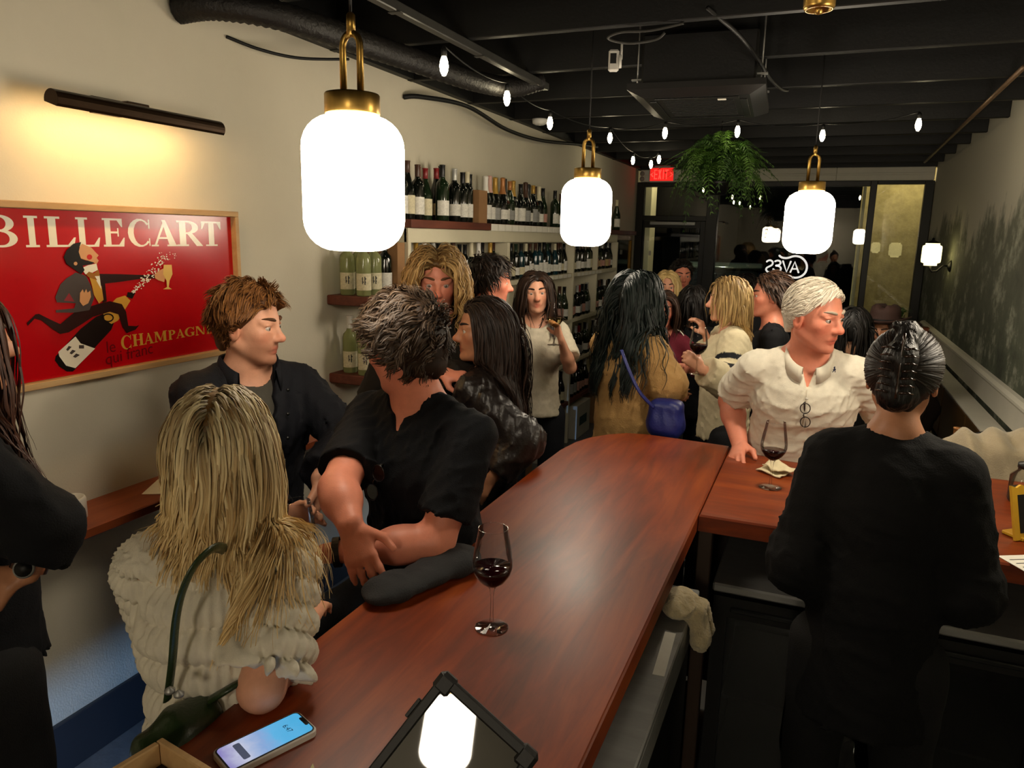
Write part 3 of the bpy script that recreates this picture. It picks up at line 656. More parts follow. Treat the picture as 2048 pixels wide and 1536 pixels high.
flat('trousers', [[(570, 755), (640, 738), (710, 755), (735, 800), (748, 882), (795, 884), (812, 878), (790, 905), (740, 925), (715, 890), (690, 815), (640, 800), (540, 830), (480, 870), (400, 920), (350, 930), (310, 905), (240, 850), (200, 840), (160, 882), (155, 865), (205, 815), (225, 812), (300, 850), (350, 872), (400, 830), (450, 790), (520, 770)]], m_pmar)
flat('coat_arm', [[(575, 578), (700, 580), (840, 585), (900, 580), (905, 606), (840, 605), (700, 625), (612, 635), (622, 740), (600, 748), (580, 640)]], m_pmar)
flat('coat', [[(440, 570), (500, 590), (530, 650), (548, 720), (520, 790), (430, 805), (325, 805), (322, 790), (430, 780), (440, 750), (330, 745), (320, 715), (350, 640), (385, 605)]], m_pgr)
flat('coat_tail_gap', [[(400, 690), (432, 740), (370, 735)]], gloss('print_pink', '#8f3038'))
flat('waistcoat', [[(520, 600), (555, 612), (590, 650), (602, 730), (575, 752), (545, 700), (535, 650)]], m_pg)
flat('shirt_front', [[(548, 590), (578, 588), (588, 668), (562, 622)], [(470, 545), (510, 528), (560, 518), (568, 555), (520, 580), (495, 580)]], m_pw)
flat('cravat', [[(498, 582), (515, 565), (545, 575), (572, 552), (580, 590), (550, 592), (565, 615), (540, 608), (512, 596)]], gloss('print_ochre', '#9c6526'))
flat('hair', [[(470, 392), (425, 402), (385, 440), (368, 480), (385, 520), (425, 548), (470, 580), (490, 556), (478, 530), (530, 522), (552, 512), (540, 492), (500, 502), (470, 490), (455, 450), (460, 420)]], m_pb)
flat('face', [[(462, 420), (475, 402), (530, 425), (552, 450), (572, 470), (560, 485), (572, 500), (560, 522), (540, 510), (500, 498), (468, 488), (455, 450)], arc(437, 518, 11, 0, 2*PI, 10)[:-1]], m_ps)
flat('cheek', [arc(518, 480, 16, 0, 2*PI, 14)[:-1]], gloss('print_red', '#c2211f'))
flat('hand', [[(900, 578), (925, 558), (955, 545), (965, 580), (955, 626), (920, 615), (900, 602)]], m_ps)
flat('hand', [[(462, 690), (478, 668), (486, 690), (498, 666), (506, 688), (522, 676), (526, 712), (510, 750), (480, 766), (460, 740)]], m_ps)
flat('flute', [[(952, 525), (998, 525), (1003, 580), (986, 618), (981, 655), (1000, 668), (948, 668), (971, 655), (968, 618), (948, 580)]], gloss('print_champagne', '#dfb766'))
rs_ = random.Random(5); sp_ = []
for i in range(150):
    t = rs_.random(); w = 14+26*t; x = 772+215*t+rs_.uniform(-w, w); y = 690-235*t+rs_.uniform(-w, w)*0.8; r = rs_.uniform(2, 5)
    sp_.append(arc(x, y, r, 0, 2*PI, 5)[:-1])
tag(flat('bubbles', sp_, m_pw), kind='stuff')

# ------------------------------------------------------------------ ledge along the left wall
lg = tag(MB().box(0.0005, 0.23, -1.5, 1.5, -0.035, 0, bev=0.004).build('wall_ledge', m_ledge, None, (LX, 1.80, 0.965)), 'narrow cherry wood drink ledge along the left wall', 'shelf')
m_paper = mat('paper', '#e4e0d4', 0.7, var=(30, 0.04))
m_ink = mat('ink', '#2a2a2c', 0.8, var=(30, .1))
def paper(loc, w, l, rz, label, z=0.0012, lines=True):
    t = empty('paper_menu', loc, rz, label, 'paper'); MB().box(-w/2, w/2, -l/2, l/2, 0, z).build('sheet', m_paper, t)
    if lines:
        mb = MB()
        for i in range(4): mb.box(-w*0.35, w*(0.3-0.1*(i % 2)), l*(0.3-0.17*i)-0.002, l*(0.3-0.17*i)+0.002, z+0.0001, z+0.0003)
        tag(mb.build('printed_lines', m_ink, t), kind='stuff')
    return t
paper((-2.22, 1.98, 0.9655), 0.12, 0.18, 0.5, 'white menu sheet on the ledge below the poster', lines=False)
paper((-2.21, 2.93, 0.9655), 0.14, 0.2, -0.3, 'printed menu on the ledge behind the men')
pt = empty('candle_jar', (-2.235, 1.60, 0.9655), label='white ceramic candle jar on the ledge beside the left woman', cat='candle')
MB().lathe([(0, 0), (0.042, 0.0), (0.047, 0.006), (0.047, 0.07), (0.043, 0.078), (0.039, 0.078), (0.039, 0.066), (0, 0.064)], 28).build('jar', mat('ceramic_white', '#dedad0', 0.35, var=(9, .04)), pt)
MB().tube([(0, 0, 0.064), (0.001, 0, 0.08)], 0.0015, 5).build('wick', m_ink, pt)

# ------------------------------------------------------------------ bottles
m_gl_dark = mat('bottle_dark', '#0c0f0b', 0.08, spec=0.6, coat=0.4); m_gl_green = mat('bottle_green', '#172414', 0.08, spec=0.6, coat=0.4); m_gl_teal = mat('bottle_teal', '#0f2c33', 0.1, coat=0.4)
m_gl_amber = mat('bottle_amber', '#2a1509', 0.08, coat=0.4)
m_gl_pale = mat('bottle_pale_green', '#aab07a', 0.06, trans=0.55, ior=1.2, coat=0.3, spec=0.5)
PROF = {
 'bordeaux': [(0, 0), (0.036, 0), (0.038, 0.006), (0.038, 0.185), (0.034, 0.205), (0.018, 0.222), (0.0145, 0.235), (0.0145, 0.292), (0.016, 0.294), (0.016, 0.30), (0, 0.30)],
 'burgundy': [(0, 0), (0.039, 0), (0.041, 0.006), (0.041, 0.135), (0.038, 0.16), (0.027, 0.195), (0.018, 0.225), (0.0145, 0.25), (0.0145, 0.292), (0.0165, 0.294), (0.0165, 0.30), (0, 0.30)],
 'champagne': [(0, 0), (0.042, 0), (0.044, 0.006), (0.044, 0.125), (0.041, 0.155), (0.029, 0.195), (0.019, 0.228), (0.0165, 0.26), (0.0165, 0.30), (0.018, 0.303), (0.017, 0.315), (0, 0.318)],
}
CAPZ = {'bordeaux': 0.235, 'burgundy': 0.24, 'champagne': 0.205}
_bm = {}
def bmesh_body(t):
    if ('b', t) not in _bm: o = MB().lathe(PROF[t], 16).build('body', None); _bm['b', t] = o.data; bpy.data.objects.remove(o)
    return _bm['b', t]
def bmesh_cap(t):
    if ('c', t) not in _bm:
        z0 = CAPZ[t]; pts = [(r+0.0008, z) for r, z in PROF[t] if z > z0+0.001 and r > 0]
        r0 = np.interp(z0, [z for r, z in PROF[t]], [r for r, z in PROF[t]])
        top = PROF[t][-1][1]; o = MB().lathe([(r0+0.0008, z0)]+pts+[(0.0, top+0.001)], 14, caps=False).build('capsule', None); _bm['c', t] = o.data; bpy.data.objects.remove(o)
    return _bm['c', t]
def bmesh_label(t, z0, z1):
    if ('l', t, z0, z1) not in _bm:
        r = max(q[0] for q in PROF[t])+0.0007; vs = []; fs = []; n = 12
        for i in range(n+1):
            a = -1.25+2.5*i/n; vs += [(r*math.cos(a), r*math.sin(a), z0), (r*math.cos(a), r*math.sin(a), z1)]
        for i in range(n): fs.append((2*i, 2*i+2, 2*i+3, 2*i+1))
        o = MB().add(vs, fs, True).build('label', None); _bm['l', t, z0, z1] = o.data; bpy.data.objects.remove(o)
    return _bm['l', t, z0, z1]
def with_mat(me, m):
    key = (me.name, m.name)
    if key not in _bm: c = me.copy(); c.materials.clear(); c.materials.append(m); _bm[key] = c
    return _bm[key]
CAPS = {'red': '#7a1417', 'black': '#0f0f10', 'gold': '#b08a3c', 'silver': '#b9b9b4', 'cream': '#cfc6a8', 'copper': '#a8703f', 'white': '#dcdad2', 'brown': '#43291c', 'pink': '#c49a8c', 'green': '#1d2f1e'}
LABS = {'white': '#d9d6cc', 'cream': '#cfc6a6', 'grey': '#8f8f8c', 'rose': '#b98a7c', 'tan': '#b59a6a', 'teal': '#24505c', 'black': '#161616', 'red': '#8b2420'}
ORD = ['first', 'second', 'third', 'fourth', 'fifth', 'sixth', 'seventh', 'eighth', 'ninth', 'tenth', 'eleventh', 'twelfth', 'thirteenth', 'fourteenth', 'fifteenth', 'sixteenth', 'seventeenth', 'eighteenth', 'nineteenth', 'twentieth']
def bottle(loc, kind, glass, cap, lab, label, group, s=1.0, yaw=0.0, lz=(0.035, 0.115)):
    t = empty('wine_bottle', loc, yaw, label, 'bottle', group); t.scale = (s, s, s)
    link('body', with_mat(bmesh_body(kind), {'dark': m_gl_dark, 'green': m_gl_green, 'teal': m_gl_teal, 'amber': m_gl_amber, 'pale': m_gl_pale}[glass]), None, t)
    if cap: link('capsule', with_mat(bmesh_cap(kind), mat('foil_'+cap, CAPS[cap], 0.35, 0.3 if cap in ('gold', 'silver', 'copper') else 0.0, var=(40, .08))), None, t)
    if lab: link('label', with_mat(bmesh_label(kind, *lz), mat('label_'+lab, LABS[lab], 0.7, var=(70, 0.22))), None, t)
    return t
rb = random.Random(11)
def row(name, y0, y1, n, z, x, capset, kinds, labs, group, glass=('dark', 'dark', 'green'), smin=0.95, smax=1.03, xj=0.012, yaw0=-0.5):
    for i in range(n):
        y = y0+(y1-y0)*(i+0.5)/n; kd = rb.choice(kinds); cp = capset[i % len(capset)]; lb = rb.choice(labs); g = rb.choice(glass)
        bottle((x+rb.uniform(-xj, xj), y+rb.uniform(-.004, .004), z), kd, g, cp, lb, '%s bottle, %s capsule, %s label, %s from left %s' % ({'dark': 'dark', 'green': 'green', 'teal': 'teal', 'amber': 'amber'}[g], cp, lb, ORD[i], name), group, rb.uniform(smin, smax), yaw0+rb.uniform(-0.25, 0.25), rb.choice([(0.03, 0.11), (0.035, 0.10), (0.03, 0.125)]))

# ------------------------------------------------------------------ shelving along the left wall
SX0, SX1 = LX+0.0005, -2.08; S0 = 3.55; PO = [4.96, 6.49, 8.02]
sh = empty('wall_shelving', (LX, 5.8, 0), label='cream painted wine shelving with walnut top along the left wall', cat='shelving')
def sb(x0, x1, y0, y1, z0, z1, nm, m=m_cream): return MB().box(x0-LX, x1-LX, y0-5.8, y1-5.8, z0, z1, bev=0.003).build(nm, m, sh)
sb(SX0, SX1+0.02, S0, 4.60, 1.955, 2.0, 'top_board', m_shelfwood); sb(SX0, SX1, 4.602, 8.87, 1.955, 2.0, 'top_board', m_shelfwood)
sb(SX1-0.03, SX1-0.01, S0, 8.03, 1.875, 1.954, 'fascia_board'); sb(SX1+0.0002, SX1+0.004, 4.602, 6.3, 1.952, 1.998, 'label_strip', m_white)
sb(SX0, SX1, S0, S0+0.03, 0.0, 1.954, 'upright')
for y in PO: sb(SX0, SX1, y-0.02, y+0.02, 0.0, 1.874, 'upright')
for (y0, y1) in ((S0+0.031, PO[0]-0.021), (PO[0]+0.021, PO[1]-0.021), (PO[1]+0.021, PO[2]-0.021)):
    for z in (1.60, 1.18, 0.785): sb(SX0, SX1-0.002, y0, y1, z-0.035, z, 'shelf_board')
    sb(SX0, SX1+0.0, y0, y1, 0.37, 0.41, 'shelf_board', m_shelfwood)
    sb(SX0, SX0+0.008, y0, y1, 0.412, 1.874, 'back_panel')
sb(SX0, SX1, 7.24, 7.265, 1.181, 1.564, 'divider'); sb(SX0, SX1, 7.24, 7.265, 1.601, 1.874, 'divider')
MB().prism([(0, 0), (0.2, 0), (0.18, -0.05), (0.05, -0.16), (0, -0.18)], 0, 0.03, Matrix(((1, 0, 0, 0.0005), (0, 0, 1, 7.6-5.8), (0, 1, 0, 0.744), (0, 0, 0, 1)))).build('bracket', m_cream, sh)
for i in range(13):
    y = 4.63+i*0.125; mb = MB().box(SX1+0.0045-LX, SX1+0.0055-LX, y-5.8, y+0.10-5.8, 1.954, 1.996); mb.build('price_card', m_paper, sh)
for i in range(7):
    for (ya, z) in ((5.6, 1.60), (6.6, 1.60)):
        y = ya+i*0.12; MB().box(SX1-LX, SX1+0.0015-LX, y-5.8, y+0.09-5.8, z-0.034, z-0.004).build('price_card', m_paper, sh)
G1 = 'bottles on the top shelf'; G2 = 'bottles on the second shelf'; G3 = 'bottles on the lower shelves'
row('on walnut top shelf', 3.60, 4.48, 11, 2.0005, -2.18, ['cream', 'brown', 'brown', 'red', 'red', 'black', 'red', 'black', 'silver', 'black', 'cream'], ['bordeaux', 'bordeaux', 'burgundy'], ['white', 'cream', 'tan', 'white'], G1, smin=1.0, smax=1.12, xj=0.045)
row('on top shelf above price cards', 4.70, 5.98, 14, 2.0005, -2.17, ['white', 'pink', 'gold', 'copper', 'black', 'copper', 'gold', 'black', 'brown', 'black', 'gold', 'brown', 'cream', 'black'], ['champagne', 'champagne', 'burgundy'], ['white', 'grey', 'rose', 'white'], G1, smin=1.0, smax=1.05, xj=0.03)
row('on top shelf behind the middle pendant', 6.1, 7.5, 10, 2.0005, -2.17, ['black', 'brown', 'gold'], ['burgundy', 'bordeaux'], ['white', 'cream'], G1)
bottle((-2.2, 8.35, 2.0005), 'burgundy', 'green', 'cream', 'white', 'lone pale green bottle at the far end of the top shelf', None, 1.12, -0.5)
row('in second shelf left bay', 3.62, 4.90, 14, 1.6005, -2.15, ['silver', 'gold', 'white', 'silver', 'black', 'cream', 'brown', 'black', 'black', 'cream', 'white', 'black', 'gold', 'brown'], ['burgundy', 'champagne', 'bordeaux'], ['white', 'black', 'cream'], G2, smin=0.86, smax=0.92)
row('in second shelf middle bay', 5.02, 6.44, 15, 1.6005, -2.14, ['black', 'black', 'green', 'black', 'cream', 'brown', 'brown'], ['burgundy', 'bordeaux'], ['white', 'cream', 'white'], G2, glass=('dark', 'teal', 'dark'), smin=0.86, smax=0.92)
row('in second shelf far bay', 6.54, 7.22, 7, 1.6005, -2.14, ['black', 'brown'], ['bordeaux'], ['cream', 'white'], G2, smin=0.86, smax=0.92)
row('in second shelf farthest bay', 7.29, 7.98, 7, 1.6005, -2.14, ['black', 'silver'], ['bordeaux', 'burgundy'], ['rose', 'white', 'tan'], G2, smin=0.86, smax=0.92)
for z, nm in ((1.1805, 'third shelf'), (0.7855, 'fourth shelf'), (0.4105, 'lowest shelf')):
    row('in %s middle bay' % nm, 5.55, 6.44, 8, z, -2.14, ['black', 'cream', 'brown', 'black'], ['bordeaux', 'burgundy'], ['white', 'rose', 'cream'], G3, smin=0.95)
    row('in %s far bay' % nm, 6.54, 7.20, 7, z, -2.14, ['black', 'black', 'silver', 'red'], ['burgundy', 'bordeaux'], ['white', 'grey', 'rose'], G3, smin=0.95)
    if z > 0.6: row('in %s farthest bay' % nm, 7.30, 7.98, 7, z, -2.14, ['black', 'white', 'brown'], ['burgundy', 'bordeaux'], ['white', 'cream', 'rose'], G3, smin=0.95)
row('in third shelf left bay', 4.3, 4.90, 5, 1.1805, -2.14, ['black', 'red'], ['burgundy'], ['white'], G3)
# cardboard boxes
m_card = mat('cardboard', '#8f6a45', 0.8, var=(12, 0.1), bump=(90, .05)); m_cardw = mat('white_carton', '#bdb8a8', 0.7, var=(8, 0.12))
def carton(loc, w, d, h, m, label, open_=False, rz=0.0, text=None):
    t = empty('cardboard_box', loc, rz, label, 'box')
    if open_:
        MB().box(-w/2, w/2, -d/2, -d/2+.006, 0, h).box(-w/2, w/2, d/2-.006, d/2, 0, h).box(-w/2, -w/2+.006, -d/2+.0061, d/2-.0061, 0, h).box(w/2-.006, w/2, -d/2+.0061, d/2-.0061, 0, h).box(-w/2+.0061, w/2-.0061, -d/2+.0061, d/2-.0061, 0, .006).build('box_body', m, t)
    else:
        MB().box(-w/2, w/2, -d/2, d/2, 0, h, bev=0.003).build('box_body', m, t)
        MB().box(-w/2+0.01, w/2-0.01, -0.025, 0.025, h+0.0002, h+0.0008).build('tape_strip', mat('tape', '#b9a987', 0.3, var=(20, .05)), t)
        MB().box(w/2+0.0002, w/2+0.0008, -d*0.3, d*0.25, h*0.35, h*0.62).build('printed_mark', mat('carton_print', text or '#5a6b42', 0.7, var=(60, .4)), t)
    return t
carton((-2.19, 4.56, 2.0005), 0.17, 0.13, 0.21, m_card, 'brown cardboard bottle box on the walnut top shelf', True)
bottle((-2.205, 4.56, 2.0075), 'burgundy', 'dark', 'black', 'white', 'dark bottle standing in the box on the top shelf', None, 1.02)
carton((-2.2, 5.95, 0.0), 0.3, 0.42, 0.30, m_cardw, 'white wine carton on the floor under the middle shelves', text='#2f4a4a')
carton((-2.19, 6.85, 0.0), 0.3, 0.44, 0.33, m_cardw, 'white wine carton with green print under the far shelves')
carton((-2.2, 7.55, 0.0), 0.3, 0.44, 0.28, m_card, 'plain brown carton on the floor farthest along shelves')
carton((-2.2, 5.25, 0.0), 0.3, 0.44, 0.30, m_card, 'plain brown carton on the floor nearest under shelves')
# corner shelves with pale bottles
for z, nm in ((1.605, 'upper'), (1.194, 'lower')):
    MB()
    t = tag(MB().box(0.0005, 0.25, -0.185, 0.185, -0.05, 0, bev=0.005).build('corner_shelf', m_shelfwood, None, (LX, 3.362, z)), '%s short walnut shelf holding pale bottles beside the shelving' % nm, 'shelf')
def glassprint(t):
    mb = MB(); r = 0.0395
    for (a0, a1, z0, z1) in ((-0.28, -0.18, 0.062, 0.098), (0.02, 0.14, 0.058, 0.10), (-0.3, 0.25, 0.086, 0.092), (-0.25, 0.2, 0.07, 0.075)):
        vs = [(r*math.cos(a), r*math.sin(a), z) for a in (a0, a1) for z in (z0, z1)]; mb.add(vs, [(0, 2, 3, 1)])
    mb.build('label_mark', m_ink, t)
GP = 'pale bottles on the corner shelves'
for (x, y, z, lab_) in ((-2.27, 3.25, 1.6055, 'pale green bottle at back left of the upper corner shelf'), (-2.16, 3.235, 1.6055, 'pale green bottle at front left of the upper corner shelf'), (-2.16, 3.335, 1.6055, 'pale green bottle beside the dark one on upper corner shelf'), (-2.27, 3.36, 1.6055, 'pale green bottle at back right of upper corner shelf'),
                      (-2.16, 3.235, 1.1945, 'pale green bottle at front left of the lower corner shelf'), (-2.27, 3.26, 1.1945, 'pale green bottle at back left of the lower corner shelf'), (-2.16, 3.35, 1.1945, 'pale green bottle at front middle of the lower corner shelf'), (-2.27, 3.38, 1.1945, 'pale green bottle at back right of lower corner shelf')):
    glassprint(bottle((x, y, z), 'bordeaux', 'pale', 'white', 'cream', lab_, GP, 1.0, -0.9, (0.03, 0.115)))
bottle((-2.15, 3.42, 1.6055), 'bordeaux', 'dark', 'black', 'white', 'dark bottle between pale bottles and box on upper corner shelf', None, 0.98, -0.3)
carton((-2.20, 3.505, 1.6055), 0.20, 0.075, 0.27, m_card, 'tall brown cardboard box on the upper corner shelf', True)
# gilt mirror at the far end of the left wall
mr = empty('framed_mirror', (LX, 8.95, 1.2), label='dark mirror in a gilt frame at far end of left wall', cat='mirror')
m_gilt = mat('gilt', '#8a6420', 0.35, 0.6, var=(30, .2), bump=(60, .2))
for (y0, y1, z0, z1) in ((-0.7, 0.7, 0, 0.06), (-0.7, 0.7, 0.69, 0.75), (-0.7, -0.64, 0.0605, 0.6895), (0.64, 0.7, 0.0605, 0.6895)): MB().box(0.001, 0.04, y0, y1, z0, z1, bev=0.006).build('frame_side', m_gilt, mr)
MB().box(0.001, 0.02, -0.6395, 0.6395, 0.0605, 0.6895).build('mirror_glass', mat('mirror_dark', '#3a3c38', 0.05, 0.9, var=(3, .1)), mr)
# ------------------------------------------------------------------ things on and under the ceiling
m_duct = mat('flex_duct', '#14110f', 0.55, var=(14, 0.3), bump=(70, 0.5))
def smooth_path(P, n=8):
    P = np.array(P, float); out = []
    for i in range(len(P)-1):
        p0, p1, p2, p3 = P[max(i-1, 0)], P[i], P[i+1], P[min(i+2, len(P)-1)]
        for t in np.linspace(0, 1, n, endpoint=False):
            out.append(0.5*((2*p1)+(-p0+p2)*t+(2*p0-5*p1+4*p2-p3)*t*t+(-p0+3*p1-3*p2+p3)*t**3))
    out.append(P[-1]); return np.array(out)
dp = smooth_path([(-2.345, 2.30, 2.74), (-2.2, 2.34, 2.75), (-2.03, 2.50, 2.74), (-1.95, 2.9, 2.735), (-1.88, 3.3, 2.73), (-1.80, 3.75, 2.725), (-1.70, 4.05, 2.74), (-1.60, 4.22, 2.80)], 16)
o_ = dp[0]; rr = [0.05+0.006*(i % 2) for i in range(len(dp))]
tag(MB().tube([tuple(p-o_) for p in dp], rr, 12).build('flexible_duct', m_duct, None, tuple(o_)), 'black ribbed flexible duct leaving the left wall under the joists', 'duct')
cp_ = smooth_path([(-2.34, 3.95, 2.70), (-2.28, 4.05, 2.715), (-2.2, 4.5, 2.73), (-2.22, 5.2, 2.68), (-2.25, 6.0, 2.70), (-2.2, 6.8, 2.76), (-2.15, 7.3, 2.79)])
tag(MB().tube([tuple(p-cp_[0]) for p in cp_], 0.014, 8).build('black_hose', m_cord, None, tuple(cp_[0])), 'thin black hose sagging along the top of left wall', 'hose')
cp_ = smooth_path([(-2.345, 2.55, 2.70), (-2.3, 2.7, 2.68), (-2.25, 2.9, 2.685), (-2.2, 3.2, 2.74)])
tag(MB().tube([tuple(p-cp_[0]) for p in cp_], 0.007, 6).build('black_cable', m_cord, None, tuple(cp_[0])), 'short black cable drooping below the flexible duct', 'cable')
rl = empty('conduit_rail', (-1.62, 2.2, 2.76), math.radians(-0.8), 'grey metal conduit rail running under the joists', 'conduit')
MB().box(-0.02, 0.02, 0, 2.1, 0, 0.039, bev=0.004).build('rail', m_pipe, rl)
for y in (0.45, 1.2, 1.9): MB().box(-0.026, 0.026, y, y+0.03, -0.003, -0.0001).build('clamp', m_pipe, rl)
tag(MB().tube([(0, 0, 0), (0.045, 2.4, 0), (0.09, 4.8, 0.0)], 0.013, 8).build('copper_pipe', mat('copper_pipe', '#6b5540', 0.45, 0.4, var=(12, .2)), None, (0.815, 4.5, 2.785)), 'tan pipe run under the joists beside the mural wall', 'pipe')
cp_ = smooth_path([(-0.62, 3.28, 2.795), (-0.75, 3.25, 2.77), (-0.86, 3.2, 2.76), (-0.92, 3.22, 2.745), (-0.85, 3.28, 2.735), (-0.74, 3.3, 2.745), (-0.70, 3.3, 2.77)])
tag(MB().tube([tuple(p-cp_[0]) for p in cp_], 0.006, 6).build('cable_loop', m_pipe, None, tuple(cp_[0])), 'loop of grey cable dangling above the security camera', 'cable')
cp_ = smooth_path([(-0.52, 3.22, 2.83), (-0.47, 3.3, 2.80), (-0.42, 3.55, 2.79), (-0.36, 3.8, 2.74), (-0.33, 4.1, 2.72), (-0.30, 4.5, 2.74), (-0.28, 4.75, 2.775)])
tag(MB().tube([tuple(p-cp_[0]) for p in cp_], 0.009, 6).build('ceiling_cable', m_cord, None, tuple(cp_[0])), 'black cable curving down beside the ceiling cassette', 'cable')
# ceiling cassette air conditioner
ac = empty('ceiling_cassette', (-0.66, 4.15, 2.60), math.radians(3), 'black ceiling cassette air conditioner hung on threaded rods', 'air conditioner')
MB().box(-0.27, 0.27, -0.33, 0.36, 0.06, 0.30, bev=0.01).build('body', m_black, ac)
pn = MB(); A_ = [(-0.32, -0.42), (0.32, -0.42), (0.32, 0.42), (-0.32, 0.42)]; B_ = [(-0.25, -0.35), (0.25, -0.35), (0.25, 0.35), (-0.25, 0.35)]
pn.add([(*p, 0.045) for p in A_]+[(*p, 0.03) for p in A_]+[(*p, 0.0) for p in B_]+[(*p, 0.058) for p in A_], [(4, 5, 9, 8), (5, 6, 10, 9), (6, 7, 11, 10), (7, 4, 8, 11), (0, 4, 7, 3), (3, 7, 6, 2), (2, 6, 5, 1), (1, 5, 4, 0), (12, 13, 14, 15), (0, 1, 13, 12), (1, 2, 14, 13), (2, 3, 15, 14), (3, 0, 12, 15), (8, 9, 10, 11)])
pn.build('front_panel', mat('ac_panel_black', '#171615', 0.35, bump=(60, .03)), ac)
for (x0, x1, y0, y1) in ((-0.2, 0.2, -0.325, -0.285), (-0.2, 0.2, 0.285, 0.325), (-0.235, -0.2, -0.25, 0.25), (0.2, 0.235, -0.25, 0.25)): MB().box(x0, x1, y0, y1, -0.006, -0.0005, bev=.002).build('louver', m_blackmetal, ac)
for i in range(9): MB().box(-0.17, 0.17, -0.24+i*0.055, -0.22+i*0.055, -0.004, -0.0003).build('grille_slat', m_blackmetal, ac)
MB().box(0.10, 0.14, -0.30, -0.27, -0.009, -0.0065).build('sensor_sticker', m_white, ac)
for (x, y) in ((-0.31, -0.2), (0.29, -0.22), (-0.31, 0.25), (0.29, 0.25)):
    r_ = MB().tube([(x, y, 0.10), (x, y, 0.455)], 0.005, 6).build('threaded_rod', m_steel, ac)
    MB().box(x-0.03, x+0.03, y-0.012, y+0.012, 0.11, 0.118).build('rod_bracket', m_steel, r_)
# security camera and smoke detector
se = empty('security_camera', (-0.975, 3.52, 2.72), math.radians(15), 'small white security camera hung from the black ceiling', 'camera')
m_plw = mat('white_plastic', '#dcdad4', 0.4, var=(9, .03))
MB().box(-0.024, 0.024, -0.014, 0.014, -0.045, 0.05, bev=0.008).build('body', m_plw, se)
MB().box(-0.016, 0.012, -0.0155, -0.0142, -0.012, 0.032).build('lens_window', m_cord, se)
MB().lathe([(0, 0), (0.03, 0), (0.028, 0.012), (0, 0.012)], 20, rotm('Y', PI/2, (0.0245, 0.005, 0.0))).build('mount_disc', m_plw, se)
MB().tube([(0.034, 0.008, 0.01), (0.034, 0.01, 0.079)], 0.006, 6).build('mount_arm', m_plw, se)
sd = empty('smoke_detector', (-2.10, 5.56, ZC-0.045), label='round white smoke detector under the joists near the left wall', cat='smoke detector')
MB().lathe([(0, 0), (0.03, 0.0), (0.055, 0.012), (0.058, 0.03), (0.06, 0.044), (0, 0.044)], 24).build('housing', m_plw, sd)
MB().lathe([(0, -0.003), (0.012, -0.003), (0.013, -0.0003), (0, -0.0003)], 12).build('test_button', m_plw, sd)
# exit sign with emergency heads
ex = empty('exit_sign', (-2.02, FY-0.115, 2.64), label='red lit exit sign above the shop door', cat='exit sign')
MB().box(-0.165, 0.165, 0.0, 0.045, -0.005, 0.185, bev=0.01).build('housing', m_plw, ex)
m_red = mat('exit_red_lit', '#ff1a10', 0.3, emit=((1.0, 0.03, 0.02), 3.2)); m_reddim = mat('exit_red_panel', '#8a0a08', 0.3, emit=((1.0, 0.02, 0.015), 0.9))
MB().box(-0.15, 0.15, -0.003, -0.0002, 0.01, 0.17).build('face_panel', m_reddim, ex)
for s_ in (-1, 1):
    MB().add([(s_*0.115, -0.0045, 0.055), (s_*0.145, -0.0045, 0.09), (s_*0.115, -0.0045, 0.125), (s_*0.105, -0.0045, 0.115), (s_*0.125, -0.0045, 0.09), (s_*0.105, -0.0045, 0.065)], [(0, 1, 2, 3, 4, 5) if s_ > 0 else (5, 4, 3, 2, 1, 0)]).build('arrow', m_red, ex)
mb = MB()
for c, x in (('E', -0.098), ('X', -0.045), ('I', 0.008), ('T', 0.04)):
    def bar_(x0, z0, x1, z1): mb.box(x0, x1, -0.006, -0.0035, z0, z1)
    z0, z1, w = 0.03, 0.15, 0.042
    if c == 'E': bar_(x, z0, x+.012, z1); [bar_(x+.012, z, x+w, z+.014) for z in (z0, 0.083, z1-.014)]
    if c == 'I': bar_(x+.008, z0, x+.02, z1)
    if c == 'T': bar_(x+.016, z0, x+.028, z1-.014); bar_(x, z1-.014, x+w+.004, z1)
    if c == 'X':
        for s_ in (-1, 1): mb.add([(x+w/2+s_*w/2, -0.005, z0), (x+w/2+s_*(w/2-.015), -0.005, z0), (x+w/2-s_*w/2, -0.005, z1), (x+w/2-s_*(w/2-.015), -0.005, z1)], [(0, 1, 2, 3) if s_ < 0 else (3, 2, 1, 0)])
mb.build('lettering', m_red, ex)
MB().box(-0.1, 0.1, 0.012, 0.035, 0.1855, 0.20).build('ceiling_mount', m_plw, ex)
el = empty('emergency_light', (-2.27, FY-0.115, 2.72), label='twin grey emergency light heads left of the exit sign', cat='emergency light')
for z in (0.02, -0.045): MB().lathe([(0, 0.0), (0.02, 0.0), (0.03, 0.03), (0.03, 0.04), (0.02, 0.045), (0, 0.045)], 16, rotm('X', PI/2, (0, 0.02, z))).build('lamp_head', mat('grey_plastic', '#8e8c86', 0.4, var=(9, .05)), el)
MB().box(-0.03, 0.07, 0.0205, 0.105-0.082, -0.06, 0.06).build('bracket', m_plw, el)
